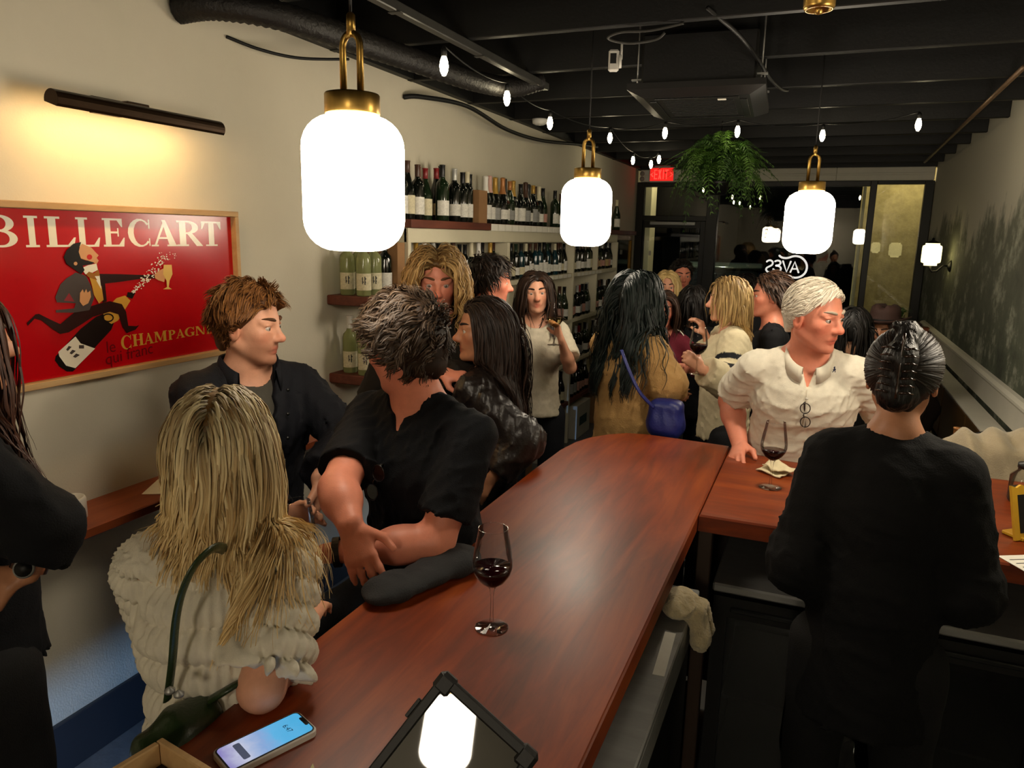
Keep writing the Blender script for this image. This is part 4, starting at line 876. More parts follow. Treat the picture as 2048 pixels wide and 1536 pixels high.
# hanging fern
m_frond = [mat('fern_%d' % i, c, 0.5, var=(20, 0.25), sub=0.0) for i, c in enumerate(('#3a5c1e', '#2f4d1a', '#4d7028'))]
fe = empty('hanging_fern', (-0.79, 5.95, 2.36), label='large boston fern hanging in a black pot before the shop window', cat='plant')
MB().lathe([(0, -0.10), (0.06, -0.10), (0.09, -0.02), (0.10, 0.0), (0.09, 0.0), (0.085, -0.02), (0, -0.02)], 20).build('pot', m_blackmetal, fe)
for a in range(3):
    an = a*2*PI/3; MB().tube([(0.12*math.cos(an), 0.12*math.sin(an), 0.0), (0.0, 0.0, 0.40)], 0.002, 5).build('hanger_wire', m_cord, fe)
MB().tube([(0, 0, 0.40), (0.0, 0, 0.435)], 0.004, 6).build('hook', m_cord, fe)
def frond(L, rise, droop, seed):
    rs = random.Random(seed); n = 22; pts = []
    for i in range(n+1):
        t = i/n; pts.append((L*(t*0.75+0.25*t*(1-t)), 0.03*math.sin(3*t+seed), rise*math.sin(min(t*1.9, PI*0.9))-droop*t*t*t))
    mb = MB(); mb.tube(pts, [0.003*(1-0.8*i/n)+0.0005 for i in range(n+1)], 3)
    for i in range(2, n+1):
        p = Vector(pts[i]); d = (Vector(pts[i])-Vector(pts[i-1])).normalized(); t = i/n; w = 0.062*math.sin(PI*min(t*0.85+0.12, 1))+0.008
        for s_ in (-1, 1):
            side = Vector((0, s_, 0)); ww = w*rs.uniform(0.8, 1.15); q = p+side*ww+d*ww*0.45+Vector((0, 0, -0.35*ww+rs.uniform(-.01, .01))); m_ = p+side*ww*0.5+d*ww*0.25+Vector((0, 0, 0.004))
            mb.add([p-d*0.004, m_-d*0.008, q, m_+d*0.008], [(0, 1, 2, 3) if s_ > 0 else (3, 2, 1, 0)])
    o = mb.build('frond', None); me = o.data; bpy.data.objects.remove(o); return me
fm = []
for i in range(9):
    me = frond(0.40+0.05*(i % 3), 0.12+0.06*((i*7) % 4), 0.26+0.08*(i % 4), i); me.materials.append(m_frond[i % 3]); fm.append(me)
rf = random.Random(2)
for i in range(200):
    f_ = link('frond', fm[i % 9], None, fe); f_.rotation_euler = (rf.uniform(-.35, .35), rf.uniform(-1.0, 0.25) if i % 3 else rf.uniform(-1.25, -.5), i*2.399); s_ = rf.uniform(0.75, 1.05); f_.scale = (s_,)*3; f_.location = (rf.uniform(-.05, .05), rf.uniform(-.05, .05), rf.uniform(-.02, 0.05))
# window lettering (painted on the glass, read from the street); its glow is added
ws = empty('window_lettering', (-0.4, FY-0.002, 1.6), label='white shop name with added glow and a curl in the window, seen reversed', cat='sign')
m_sign = mat('sign_added_glow', '#f6f4ee', 0.6, emit=((1.0, 0.97, 0.9), 0.75))
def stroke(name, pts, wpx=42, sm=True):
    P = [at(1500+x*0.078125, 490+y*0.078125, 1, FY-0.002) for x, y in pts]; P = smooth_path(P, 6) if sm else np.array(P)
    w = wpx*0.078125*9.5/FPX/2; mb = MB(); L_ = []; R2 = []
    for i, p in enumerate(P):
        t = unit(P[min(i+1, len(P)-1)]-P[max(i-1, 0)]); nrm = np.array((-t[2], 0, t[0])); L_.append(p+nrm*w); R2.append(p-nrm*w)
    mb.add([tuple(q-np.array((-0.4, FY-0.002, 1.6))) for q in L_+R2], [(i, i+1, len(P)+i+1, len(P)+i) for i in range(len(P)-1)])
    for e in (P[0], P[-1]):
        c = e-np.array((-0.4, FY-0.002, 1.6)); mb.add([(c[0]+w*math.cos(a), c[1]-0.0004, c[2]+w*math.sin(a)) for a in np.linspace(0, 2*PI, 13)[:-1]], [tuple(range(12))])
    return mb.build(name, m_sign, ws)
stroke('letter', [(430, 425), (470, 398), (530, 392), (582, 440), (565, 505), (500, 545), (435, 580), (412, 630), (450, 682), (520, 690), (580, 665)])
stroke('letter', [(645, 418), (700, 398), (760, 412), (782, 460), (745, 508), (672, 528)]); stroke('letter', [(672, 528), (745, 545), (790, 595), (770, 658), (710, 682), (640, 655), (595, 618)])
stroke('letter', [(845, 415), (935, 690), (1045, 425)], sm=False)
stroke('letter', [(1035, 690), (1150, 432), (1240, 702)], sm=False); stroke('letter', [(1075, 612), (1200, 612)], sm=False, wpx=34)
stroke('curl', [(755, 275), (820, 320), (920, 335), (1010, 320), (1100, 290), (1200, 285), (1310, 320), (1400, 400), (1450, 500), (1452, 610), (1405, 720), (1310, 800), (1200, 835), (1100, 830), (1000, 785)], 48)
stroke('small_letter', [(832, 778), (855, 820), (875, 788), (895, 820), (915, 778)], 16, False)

# ------------------------------------------------------------------ wine glasses
m_wglass = glass_mat('wine_glass', (0.985, 0.985, 0.985), 0.0, 0.9, 1.28)
m_redwine = mat('red_wine', '#1d0206', 0.05, spec=0.6); m_whitewine = glass_mat('white_wine', (0.95, 0.90, 0.66), 0.0, 0.8)
m_rosewine = mat('rose_wine', '#7d3a26', 0.05, trans=0.3, ior=1.2)
BOWL = [(0.0, 0.098), (0.012, 0.100), (0.028, 0.112), (0.040, 0.130), (0.0445, 0.146), (0.0440, 0.160), (0.0400, 0.190), (0.0350, 0.215), (0.0320, 0.235)]
def wine_glass(loc, label, level=0.150, wine=None, s=1.0, tilt=None):
    t = empty('wine_glass', loc, 0, label, 'wine glass'); t.scale = (s, s, s)
    if tilt: t.rotation_euler = tilt
    MB().lathe([(0.0, 0.0), (0.036, 0.0), (0.038, 0.001), (0.036, 0.0025), (0.012, 0.006), (0.005, 0.012)], 32).build('foot', m_wglass, t)
    MB().lathe([(0.005, 0.0121), (0.0035, 0.03), (0.0033, 0.075), (0.006, 0.0925), (0.010, 0.0982)], 14, caps=False).build('stem', m_wglass, t)
    b_ = MB().lathe(BOWL, 36, caps=False); b_.build('bowl', m_wglass, t)
    MB().tube([(0.032*math.cos(a), 0.032*math.sin(a), 0.235) for a in np.linspace(0, 2*PI, 33)[:-1]], 0.0008, 5, closed=True).build('rim', m_wglass, t)
    if wine:
        pr = [(max(r-0.0012, 0), z+0.001) for r, z in BOWL if z < level-0.002]; r = np.interp(level, [z for _, z in BOWL], [q for q, _ in BOWL])-0.0012
        MB().lathe(pr+[(r, level), (0.0, level+0.0002)], 32, caps=False).build('wine', wine, t)
    return t
wine_glass((-0.605, 1.385, BZ+0.0005), 'tall glass of red wine standing alone on the near bar', 0.146, m_redwine)
wine_glass((-0.097, 2.669, BZ+0.0005), 'wine glass with a little red wine before the man in polo', 0.136, m_redwine, 1.02)
# folded napkin
def cloth_patch(name, corners, m, nx=14, ny=14, amp=0.004, seed=1, thick=0.004, base=0.0, org=(0, 0, 0), lift=None):
    c = [np.array(q, float) for q in corners]; rs = np.random.RandomState(seed); ph = rs.uniform(0, 6, 6); vs = []
    for i in range(nx+1):
        for j in range(ny+1):
            u, v = i/nx, j/ny; p = c[0]*(1-u)*(1-v)+c[1]*u*(1-v)+c[2]*u*v+c[3]*(1-u)*v
            z = amp*(1.2+math.sin(u*7+ph[0]+2*v)+0.6*math.sin(v*9+ph[1]-3*u)+0.4*math.sin((u+v)*13+ph[2])); vs.append(p+np.array((0, 0, max(z, 0)+(lift(u, v) if lift else 0))))
    fs = [(i*(ny+1)+j, (i+1)*(ny+1)+j, (i+1)*(ny+1)+j+1, i*(ny+1)+j+1) for i in range(nx) for j in range(ny)]
    me = np_mesh(name, np.array(vs)-np.array(org), np.array(fs)); o = link(name, me, m)
    md = o.modifiers.new('thick', 'SOLIDIFY'); md.thickness = thick; md.offset = 1
    return o
m_linen = mat('linen', '#d8cba8', 0.85, var=(40, .08), bump=(300, .3))
nz = BZ+0.001
nk = empty('napkin', (-0.09, 2.87, nz), label='folded cream linen napkin on the bar beside the wine glass', cat='napkin')
o = cloth_patch('folded_cloth', [(-0.07, -0.02, 0), (0.02, -0.09, 0), (0.06, 0.0, 0), (-0.02, 0.06, 0)], m_linen, amp=0.003, seed=4); o.parent = nk
o = cloth_patch('upper_fold', [(-0.05, 0.0, 0.012), (0.01, -0.07, 0.012), (0.085, -0.03, 0.008), (0.0, 0.055, 0.014)], m_linen, amp=0.005, seed=9, lift=lambda u, v: 0.02*math.exp(-((u-0.3)**2+(v-0.7)**2)*9)); o.parent = nk

# ------------------------------------------------------------------ phone
ph_a = math.atan2(0.156, 0.066); pc = at(532, 1482, 2, BZ+0.009)
pf = empty('smartphone', (pc[0], pc[1], BZ+0.0006), ph_a-PI/2, 'smartphone in a white case on the bar, screen lit blue', 'phone')
def rrect(w, l, r, n=6):
    out = []
    for cx, cy, a0 in ((w/2-r, l/2-r, 0), (-w/2+r, l/2-r, PI/2), (-w/2+r, -l/2+r, PI), (w/2-r, -l/2+r, 1.5*PI)): out += arc(cx, cy, r, a0, a0+PI/2, n)
    return out
PWd, PLn = 0.073, 0.158
slab(rrect(PWd, PLn, 0.012), 0.0, 0.0105, 0.0015).build('case', mat('phone_case', '#c9c3ba', 0.5, var=(20, .04)), pf)
MB().prism(rrect(PWd-0.006, PLn-0.006, 0.010), 0.0106, 0.0112).build('bezel', m_cord, pf)
def screen_mat():
    m = bpy.data.materials.new('phone_screen_lit'); m.use_nodes = True; nt = m.node_tree; L = nt.links; b = nt.nodes['Principled BSDF']; b.inputs['Roughness'].default_value = 0.1
    tc = nt.nodes.new('ShaderNodeTexCoord'); sp = nt.nodes.new('ShaderNodeSeparateXYZ'); L.new(tc.outputs['Object'], sp.inputs[0])
    mr_ = nt.nodes.new('ShaderNodeMapRange'); L.new(sp.outputs[1], mr_.inputs[0]); mr_.inputs[1].default_value = -0.075; mr_.inputs[2].default_value = 0.075
    nzz = nt.nodes.new('ShaderNodeTexNoise'); nzz.inputs['Scale'].default_value = 45; nzz.inputs['Detail'].default_value = 6; L.new(tc.outputs['Object'], nzz.inputs['Vector'])
    rp = nt.nodes.new('ShaderNodeValToRGB'); e = rp.color_ramp.elements; e[0].position = 0; e[0].color = (*lin('#8f86c8'), 1); e[1].position = 1; e[1].color = (*lin('#4fb7ea'), 1)
    k = e.new(0.22); k.color = (*lin('#cfd3ea'), 1); k = e.new(0.45); k.color = (*lin('#8fb2e4'), 1); k = e.new(0.62); k.color = (*lin('#63bdf0'), 1)
    ad = nt.nodes.new('ShaderNodeMath'); ad.operation = 'MULTIPLY_ADD'; L.new(nzz.outputs['Fac'], ad.inputs[0]); ad.inputs[1].default_value = 0.25; L.new(mr_.outputs[0], ad.inputs[2])
    sb_ = nt.nodes.new('ShaderNodeMath'); sb_.operation = 'SUBTRACT'; L.new(ad.outputs[0], sb_.inputs[0]); sb_.inputs[1].default_value = 0.125
    L.new(sb_.outputs[0], rp.inputs[0]); L.new(rp.outputs[0], b.inputs['Emission Color']); b.inputs['Emission Strength'].default_value = 0.85; b.inputs['Base Color'].default_value = (0.01, 0.01, 0.01, 1)
    return m
MB().prism(rrect(PWd-0.011, PLn-0.011, 0.008), 0.0113, 0.0116).build('screen', screen_mat(), pf)
MB().prism(rrect(0.026, 0.006, 0.0028, 4), 0.0117, 0.0119).build('notch', m_cord, pf).location = (0, PLn/2-0.0085, 0)
MB().prism(rrect(0.046, 0.012, 0.003, 4), 0.0117, 0.0119).build('notification', mat('ui_dark', '#3c4454', 0.4, emit=((.1, .12, .2), .5)), pf).location = (0, -0.043, 0)
mb = MB()
for p in text_polys('6:47', (-0.0125, 0.036), 0.0135): mb.add([(q[0], q[1], 0.012) for q in p], [tuple(range(len(p)))])
mb.build('clock_digits', mat('ui_ink', '#16324a', 0.5, emit=((.01, .03, .06), .3)), pf)
# ------------------------------------------------------------------ tablet on a tilted case
ta = CAMC+(V3(-0.517, 0.989, 1.215)-CAMC)*0.85; e1 = unit(V3(-0.063, -0.12, -0.1)); e2 = V3(0.139, -0.03, -0.1); e2 = unit(e2-e1*e2.dot(e1))
tp_ = ta+e1*0.055+e2*0.055; tn = unit(unit(CAMC-tp_)+unit(V3(-0.05, -1.8, 2.05)-tp_)); e1 = unit(e1-tn*tn.dot(e1)); e2 = unit(e2-tn*tn.dot(e2)-e1*e1.dot(e2))
TM = Matrix(((e2[0], e1[0], tn[0], ta[0]), (e2[1], e1[1], tn[1], ta[1]), (e2[2], e1[2], tn[2], ta[2]), (0, 0, 0, 1)))
tb = empty('tablet', tuple(ta), 0, 'dark tablet in a rugged black case propped on the near bar', 'tablet')
TW, TL = 0.17, 0.205
TI = Matrix.Translation(-Vector(ta)) @ TM
def tbox(x0, x1, y0, y1, z0, z1, nm, m, bev=0.002): return MB().box(x0, x1, y0, y1, z0, z1, TI, bev).build(nm, m, tb)
m_rub = mat('black_rubber', '#1a1a19', 0.55, bump=(120, .1)); m_scr = mat('tablet_screen', '#050506', 0.02, spec=0.5)
tbox(0.0, TW, 0.0, TL, -0.016, -0.002, 'case_back', m_rub, 0.004)
for (x0, x1, y0, y1) in ((0.0, TW, 0.0, 0.014), (0.0, TW, TL-0.014, TL), (0.0, 0.014, 0.0145, TL-0.0145), (TW-0.014, TW, 0.0145, TL-0.0145)): tbox(x0, x1, y0, y1, -0.0019, 0.003, 'case_rim', m_rub)
for (x0, y0) in ((-0.003, -0.003), (TW-0.027, -0.003), (-0.003, TL-0.027), (TW-0.027, TL-0.027)): tbox(x0, x0+0.03, y0, y0+0.03, -0.018, 0.0045, 'corner_guard', m_rub, 0.006)
tbox(0.0145, TW-0.0145, 0.0145, TL-0.0145, -0.0019, 0.0008, 'screen_glass', m_scr, 0.0)
tbox(-0.006, -0.0005, 0.05, 0.08, -0.012, -0.004, 'side_button', m_rub, 0.001)
low = ta+e1*TL*0.45+e2*TW*0.45-tn*0.02
MB().add([tuple(low+np.array(q)-ta) for q in ((-0.05, -0.03, 0.0), (0.05, 0.0, 0.0), (0.04, 0.05, 0.0), (-0.06, 0.02, 0.0))]+[(low[0]+q[0]-ta[0], low[1]+q[1]-ta[1], BZ+0.001-ta[2]) for q in ((-0.09, -0.06), (0.09, -0.02), (0.07, 0.09), (-0.10, 0.05))], [(3, 2, 1, 0), (4, 5, 6, 7), (0, 1, 5, 4), (1, 2, 6, 5), (2, 3, 7, 6), (3, 0, 4, 7)]).build('stand_foot', m_rub, tb)
# ------------------------------------------------------------------ wooden tray and card at the near end of the bar
trc = at(325, 1474, 2, BZ+0.045)
tr = empty('wooden_tray', (trc[0], trc[1], BZ+0.0006), math.radians(-9.5), 'dark wooden tray with an oak rim at the near bar corner', 'tray')
TWx, TLy = 0.24, 0.20
ro = None
for (x0, x1, y0, y1) in ((0, TWx, -0.012, 0), (0, TWx, -TLy, -TLy+0.012), (0, 0.012, -TLy+0.0125, -0.0125), (TWx-0.012, TWx, -TLy+0.0125, -0.0125)): MB().box(x0, x1, y0, y1, 0, 0.045, ro, 0.002).build('rim_board', m_oak, tr)
MB().box(0.0125, TWx-0.0125, -TLy+0.0125, -0.0125, 0, 0.008, ro).build('tray_base', m_panel, tr)
MB().box(0.03, 0.12, -0.13, -0.06, 0.0085, 0.03, ro, 0.003).build('check_holder', m_cord, tr)
cd = at(643, 1532, 2, BZ+0.02); cdo = empty('card', (cd[0]-0.005, cd[1]-0.03, BZ+0.0006), 0.5, 'small cream card standing behind the phone', 'card')
MB().add([(-0.02, -0.03, 0), (0.03, -0.03, 0), (0.005, 0.025, 0.022), (-0.02, -0.028, 0.001), (0.03, -0.028, 0.001), (0.005, 0.027, 0.023)], [(0, 1, 2), (5, 4, 3), (0, 3, 4, 1), (1, 4, 5, 2), (2, 5, 3, 0)]).build('folded_card', mat('cream_card', '#c9b98a', 0.7, var=(20, .05)), cdo)

# ------------------------------------------------------------------ under the bar
m_towel = mat('towel', '#c9b892', 0.95, var=(30, .2), bump=(160, 0.8), sheen=0.3)
tg = V3(-0.29, 2.03, 0.87)
tw = empty('bar_towel', tuple(tg), 0, 'crumpled cream bar towel on the steel counter edge under the bar', 'towel')
sdf_object('cloth', [ellipsoid(tg+V3(0, 0, 0.02), (0.05, 0.075, 0.035)), ellipsoid(tg+V3(0.035, 0.03, -0.005), (0.04, 0.06, 0.03)), capsule(tg+V3(0.055, 0.0, 0.01), tg+V3(0.068, -0.01, -0.08), 0.022, 0.03), capsule(tg+V3(0.06, 0.04, 0.0), tg+V3(0.072, 0.05, -0.07), 0.02, 0.026)], 0.006, m_towel, tw, 0.02, tg, wrinkle(70, 0.006, 3))
bg = V3(0.02, 2.55, 0.842)
bo = empty('folded_cloth', tuple(bg), 0, 'black folded cloth bundle on the steel fridge top under bar', 'cloth')
sdf_object('cloth', [rbox(bg+V3(0, 0, 0.03), (0.10, 0.13, 0.028), 0.02), ellipsoid(bg+V3(0.01, 0.02, 0.06), (0.07, 0.10, 0.03)), rbox(bg+V3(0.03, -0.12, 0.014), (0.06, 0.05, 0.012), 0.01)], 0.007, mat('black_cloth', '#161313', 0.8, var=(20, .2), bump=(200, .2)), bo, 0.02, bg, wrinkle(45, 0.006, 8))
paper((-0.29, 1.82, 0.8455), 0.03, 0.22, 0.05, 'narrow paper strip on the steel counter under the bar', lines=False)
fz = 0.0805
for i, (x, y, lb, g, dsc) in enumerate(((0.08, 2.47, 'tan', 'dark', 'nearest the post'), (0.20, 2.45, 'white', 'dark', 'behind the first'), (0.30, 2.47, 'grey', 'green', 'third across'), (0.42, 2.46, 'white', 'dark', 'nearest the bartender'))):
    bottle((x, y, 0.4105), 'burgundy', g, 'black', lb, 'dark wine bottle in the fridge upper rack, %s' % dsc, 'bottles in the fridge', 0.98, -PI/2+0.2)
for i, (x, y) in enumerate(((0.25, 2.46), (0.37, 2.46))):
    bottle((x, y, fz), 'bordeaux', 'dark', 'black', 'grey', 'dark wine bottle on the fridge floor, %s' % ('left' if i == 0 else 'right'), 'bottles in the fridge', 0.98, -PI/2)
# scissors on the open shelf
sx = empty('scissors', (0.86, 2.60, 0.7005), 0.4, 'black handled scissors on the open shelf at the right', 'scissors')
for s_ in (-1, 1):
    MB().tube([(0.018*s_+0.022*math.cos(a), -0.05+0.026*math.sin(a), 0.006) for a in np.linspace(0, 2*PI, 17)[:-1]], 0.005, 6, closed=True).build('handle', m_cord, sx)
    MB().add([(0.006*s_, -0.025, 0.004), (0.016*s_, -0.02, 0.004), (-0.012*s_, 0.10, 0.004), (0.006*s_, -0.025, 0.007), (0.016*s_, -0.02, 0.007), (-0.012*s_, 0.10, 0.007)], [(0, 1, 2), (5, 4, 3), (0, 3, 4, 1), (1, 4, 5, 2), (2, 5, 3, 0)]).build('blade', m_steel, sx)
# ------------------------------------------------------------------ right end of the bar: jar, yellow stand, papers
jp = at(2036, 1003, 2, BZ)
jr = empty('glass_jar', (jp[0]+0.02, jp[1], BZ+0.0006), 0, 'glass jar with a dark lid at right end of bar', 'jar')
MB().lathe([(0, 0), (0.05, 0.0), (0.055, 0.01), (0.055, 0.09), (0.035, 0.11), (0.035, 0.12)], 24, caps=False).build('jar_body', m_wglass, jr)
MB().lathe([(0, 0.1205), (0.037, 0.1205), (0.037, 0.135), (0.012, 0.14), (0.01, 0.155), (0, 0.157)], 20).build('lid', m_blackmetal, jr)
MB().lathe([(0, 0.002), (0.05, 0.002), (0.052, 0.012), (0.052, 0.045), (0, 0.046)], 20).build('contents', mat('jar_contents', '#4a3a22', 0.8, var=(40, .4)), jr)
yp = at(2040, 1075, 2, BZ)
ys = empty('yellow_stand', (yp[0]+0.03, yp[1], BZ+0.0006), 0.7, 'yellow scalloped table stand at right end of the bar', 'stand')
pr_ = [(-0.07, 0), (0.07, 0), (0.07, 0.15)]+[(0.07-0.02*i, 0.15+(0.008 if i % 2 else 0)) for i in range(1, 8)]
MB().prism(pr_, -0.004, 0.004, Matrix(((1, 0, 0, 0), (0, 0.25, -1, 0.0), (0, 1, 0.25, 0.002), (0, 0, 0, 1)))).build('board', mat('yellow_card', '#c79a22', 0.6, var=(12, .1)), ys)
MB().prism([(-0.05, 0.02), (0.05, 0.02), (0.05, 0.13), (-0.05, 0.13)], 0.0042, 0.0052, Matrix(((1, 0, 0, 0), (0, 0.25, -1, 0.0), (0, 1, 0.25, 0.002), (0, 0, 0, 1)))).build('dark_insert', m_cord, ys)
MB().box(-0.05, 0.05, -0.01, 0.06, 0.0, 0.012, bev=.003).build('foot', mat('yellow_card'), ys)
pp = at(2042, 1132, 2, BZ); paper((pp[0]+0.03, pp[1]+0.01, BZ+0.0006), 0.1, 0.14, 0.5, 'printed slip of paper at the right bar edge')
# ------------------------------------------------------------------ seating side at right: banquette, tables, stool with coat
bq = empty('banquette', (0.85, 6.42, 0), label='brown leather banquette bench along the mural wall', cat='bench')
m_leather = mat('brown_leather', '#5f4526', 0.42, var=(3, .2), bump=(120, .15))
for i in range(4):
    y0 = -1.95+i*0.975; MB().box(0.10, 0.20, y0, y0+0.97, 0.45, 0.86, bev=0.02).build('back_cushion', m_leather, bq); MB().box(-0.27, 0.098, y0, y0+0.97, 0.34, 0.46, bev=0.02).build('seat_cushion', m_leather, bq)
MB().box(-0.25, 0.20, -1.95, 1.95, 0.0, 0.339).build('base', m_panel, bq); MB().box(0.09, 0.225, -1.95, 1.95, 0.861, 0.875, bev=.003).build('top_rail', m_white, bq)
ep = empty('half_wall', (0.9, 8.6, 0), label='wooden partition with a small vase at end of the banquette', cat='partition')
MB().box(-0.25, 0.17, -0.06, 0.06, 0, 1.06, bev=.006).build('panel', m_shelfwood, ep); MB().box(-0.27, 0.18, -0.09, 0.09, 1.0605, 1.09, bev=.004).build('cap_board', m_ledge, ep)
vs_ = empty('flower_vase', (0.80, 8.6, 1.0905), label='small glass vase of greenery on the wooden partition', cat='vase')
MB().lathe([(0, 0), (0.04, 0), (0.045, 0.02), (0.03, 0.09), (0.035, 0.12)], 18, caps=False).build('vase', m_wglass, vs_)
for i in range(14):
    an = i*2.4; f_ = link('leaf_sprig', fm[i % 9], None, vs_); f_.scale = (0.33,)*3; f_.rotation_euler = (0, -1.0, an); f_.location = (0, 0, 0.08)
tbm = empty('bistro_table', (0.66, 4.06, 0), label='small square dark table behind the bar at right', cat='table')
MB().box(-0.28, 0.26, -0.28, 0.28, 0.72, 0.75, bev=.005).build('table_top', m_panel, tbm); MB().lathe([(0, 0.03), (0.03, 0.03), (0.03, 0.7195), (0, 0.7195)], 14).build('pedestal', m_blackmetal, tbm); MB().lathe([(0, 0), (0.2, 0), (0.2, 0.012), (0.03, 0.0295), (0, 0.0295)], 24).build('foot_plate', m_blackmetal, tbm)
bottle((0.665, 3.95, 0.7505), 'burgundy', 'dark', 'copper', 'black', 'dark wine bottle with copper capsule on small table at right', None, 1.1)
bgp = V3(0.80, 4.07, 0.757); hb = empty('black_bag', tuple(bgp), 0, 'soft black bag slumped on the small table at right', 'bag')
sdf_object('bag_body', [ellipsoid(bgp+V3(0, 0, 0.10), (0.10, 0.13, 0.11)), rbox(bgp+V3(0, 0, 0.05), (0.10, 0.13, 0.05), 0.03), ellipsoid(bgp+V3(0.0, -0.02, 0.20), (0.07, 0.10, 0.05))], 0.01, mat('black_cloth'), hb, 0.03, bgp, wrinkle(30, 0.008, 5))
MB().tube([(-0.06, 0, 0.2), (-0.05, 0.0, 0.27), (0.0, 0.0, 0.29), (0.05, 0, 0.27), (0.06, 0.0, 0.2)], 0.007, 6).build('handle', m_cord, hb)
# stool with a beige coat over its back
cs = V3(0.80, 3.45, 0)
stl = empty('bar_stool', tuple(cs), 0.2, 'dark bar stool draped with a beige coat at right', 'stool')
MB().box(-0.2, 0.2, -0.2, 0.2, 0.70, 0.74, bev=.01).build('seat', m_panel, stl); MB().box(-0.2, 0.2, 0.17, 0.195, 0.85, 1.08, bev=.008).build('backrest', m_panel, stl)
for x in (-0.18, 0.18):
    for y in (-0.18, 0.18): MB().tube([(x, y, 0.0), (x*0.95, y*0.95, 0.699 if y < 0 else 0.849)], 0.014, 8).build('leg', m_blackmetal, stl)
for (a, c) in (((-.175, -.175), (.175, -.175)), ((-.175, .175), (.175, .175))): MB().tube([(*a, 0.28), (*c, 0.28)], 0.01, 6).build('footrest', m_blackmetal, stl)
cc = V3(0.80, 3.60, 1.0); ct = empty('beige_coat', tuple(cc), 0, 'beige wool coat draped over the stool back at right', 'coat')
def coat_w(P): return 0.012*np.sin(P[..., 0]*55+3*np.sin(P[..., 2]*6))+wrinkle(25, 0.006, 4)(P)
sdf_object('coat_cloth', [slabcap(cc+V3(-0.19, -0.05, 0.10), cc+V3(0.19, 0.03, 0.12), (0, 1, 0), 0.07, 0.06), slabcap(cc+V3(-0.02, -0.10, 0.08), cc+V3(-0.04, -0.16, -0.38), (1, 0, 0), 0.2, 0.04, 0.25, 0.05), slabcap(cc+V3(-0.02, 0.06, 0.08), cc+V3(0, 0.12, -0.4), (1, 0, 0), 0.2, 0.04, 0.24, 0.05), capsule(cc+V3(-0.15, -0.12, 0.06), cc+V3(-0.25, -0.17, -0.25), 0.05, 0.055)], 0.011, mat('beige_wool', '#a5977c', 0.9, var=(25, .1), bump=(180, .4), sheen=0.3), ct, 0.05, cc, coat_w)
# ------------------------------------------------------------------ parked car outside
cr = empty('parked_car', (-1.7, 14.2, -0.1), math.radians(4), 'dark parked car outside the shop window at night', 'car')
m_car = mat('car_paint', '#3b3f36', 0.15, 0.4, coat=0.8, var=(2, .05)); m_carg = mat('car_glass', '#0a0b0b', 0.03, spec=0.8)
def loft(secs, n=None):
    vs = [p for s in secs for p in s]; k = len(secs[0]); fs = []
    for i in range(len(secs)-1):
        for j in range(k): fs.append((i*k+j, i*k+(j+1) % k, (i+1)*k+(j+1) % k, (i+1)*k+j))
    fs.append(tuple(range(k))[::-1]); fs.append(tuple((len(secs)-1)*k+j for j in range(k))); return vs, fs
def csec(y, w, z0, z1, r=0.12): return [(q[0], y, z0+(z1-z0)/2+q[1]) for q in rrect(2*w, z1-z0, min(r, (z1-z0)/2.1), 4)]
vs, fs = loft([csec(-2.2, 0.75, 0.35, 0.75), csec(-2.1, 0.86, 0.28, 0.92), csec(-1.2, 0.92, 0.25, 1.02), csec(1.9, 0.92, 0.25, 1.04), csec(2.15, 0.82, 0.35, 0.9)]); MB().add(vs, fs, True).build('body', m_car, cr)
vs, fs = loft([csec(-1.15, 0.80, 0.95, 1.05, 0.04), csec(-0.45, 0.72, 0.95, 1.52, 0.2), csec(0.6, 0.72, 0.95, 1.58, 0.2), csec(1.7, 0.74, 0.95, 1.1, 0.04)]); MB().add(vs, fs, True).build('cabin_glass', m_carg, cr)
vs, fs = loft([csec(-0.5, 0.70, 1.50, 1.56, 0.03), csec(0.0, 0.72, 1.53, 1.62, 0.04), csec(0.75, 0.70, 1.50, 1.58, 0.03)]); MB().add(vs, fs, True).build('roof', m_car, cr)
for s_ in (-1, 1):
    MB().box(s_*0.62-0.16, s_*0.62+0.16, -2.24, -2.15, 0.6, 0.75, bev=.03).build('headlamp', mat('lamp_lens', '#8d8f88', 0.1, spec=.8), cr); MB().box(s_*0.98-0.1, s_*0.98+0.1, -0.95, -0.8, 1.0, 1.13, bev=.03).build('wing_mirror', m_car, cr)
    for y in (-1.4, 1.35): MB().lathe([(0, -0.1), (0.3, -0.1), (0.33, -0.06), (0.33, 0.06), (0.3, 0.1), (0, 0.1)], 20, rotm('Y', PI/2, (s_*0.84, y, 0.33))).build('wheel', m_rub, cr)
MB().box(-0.4, 0.4, -2.25, -2.16, 0.45, 0.62, bev=.02).build('grille', m_blackmetal, cr)

# added street lamp, out of view, that brightens the parked car
sl_ = empty('added_street_lamp', (-4.2, 12.6, -0.1), 0, 'added dark street lamp outside, put there to light the parked car', 'street lamp')
MB().tube([(0, 0, 0), (0, 0, 3.6), (0.2, 0, 3.9), (0.9, 0, 4.0)], [0.07, 0.05, 0.045, 0.04], 10).build('post', m_blackmetal, sl_)
MB().box(0.75, 1.25, -0.12, 0.12, 3.93, 4.02, bev=.02).build('lamp_head', m_blackmetal, sl_)
l = bpy.data.lights.new('added_street_light', 'SPOT'); l.energy = 700; l.color = (0.9, 0.95, 0.75); l.spot_size = 2.6; l.spot_blend = 0.6; l.shadow_soft_size = 0.1
o = bpy.data.objects.new('added_street_light', l); COL.objects.link(o); o.location = (-3.2, 12.6, 3.78)
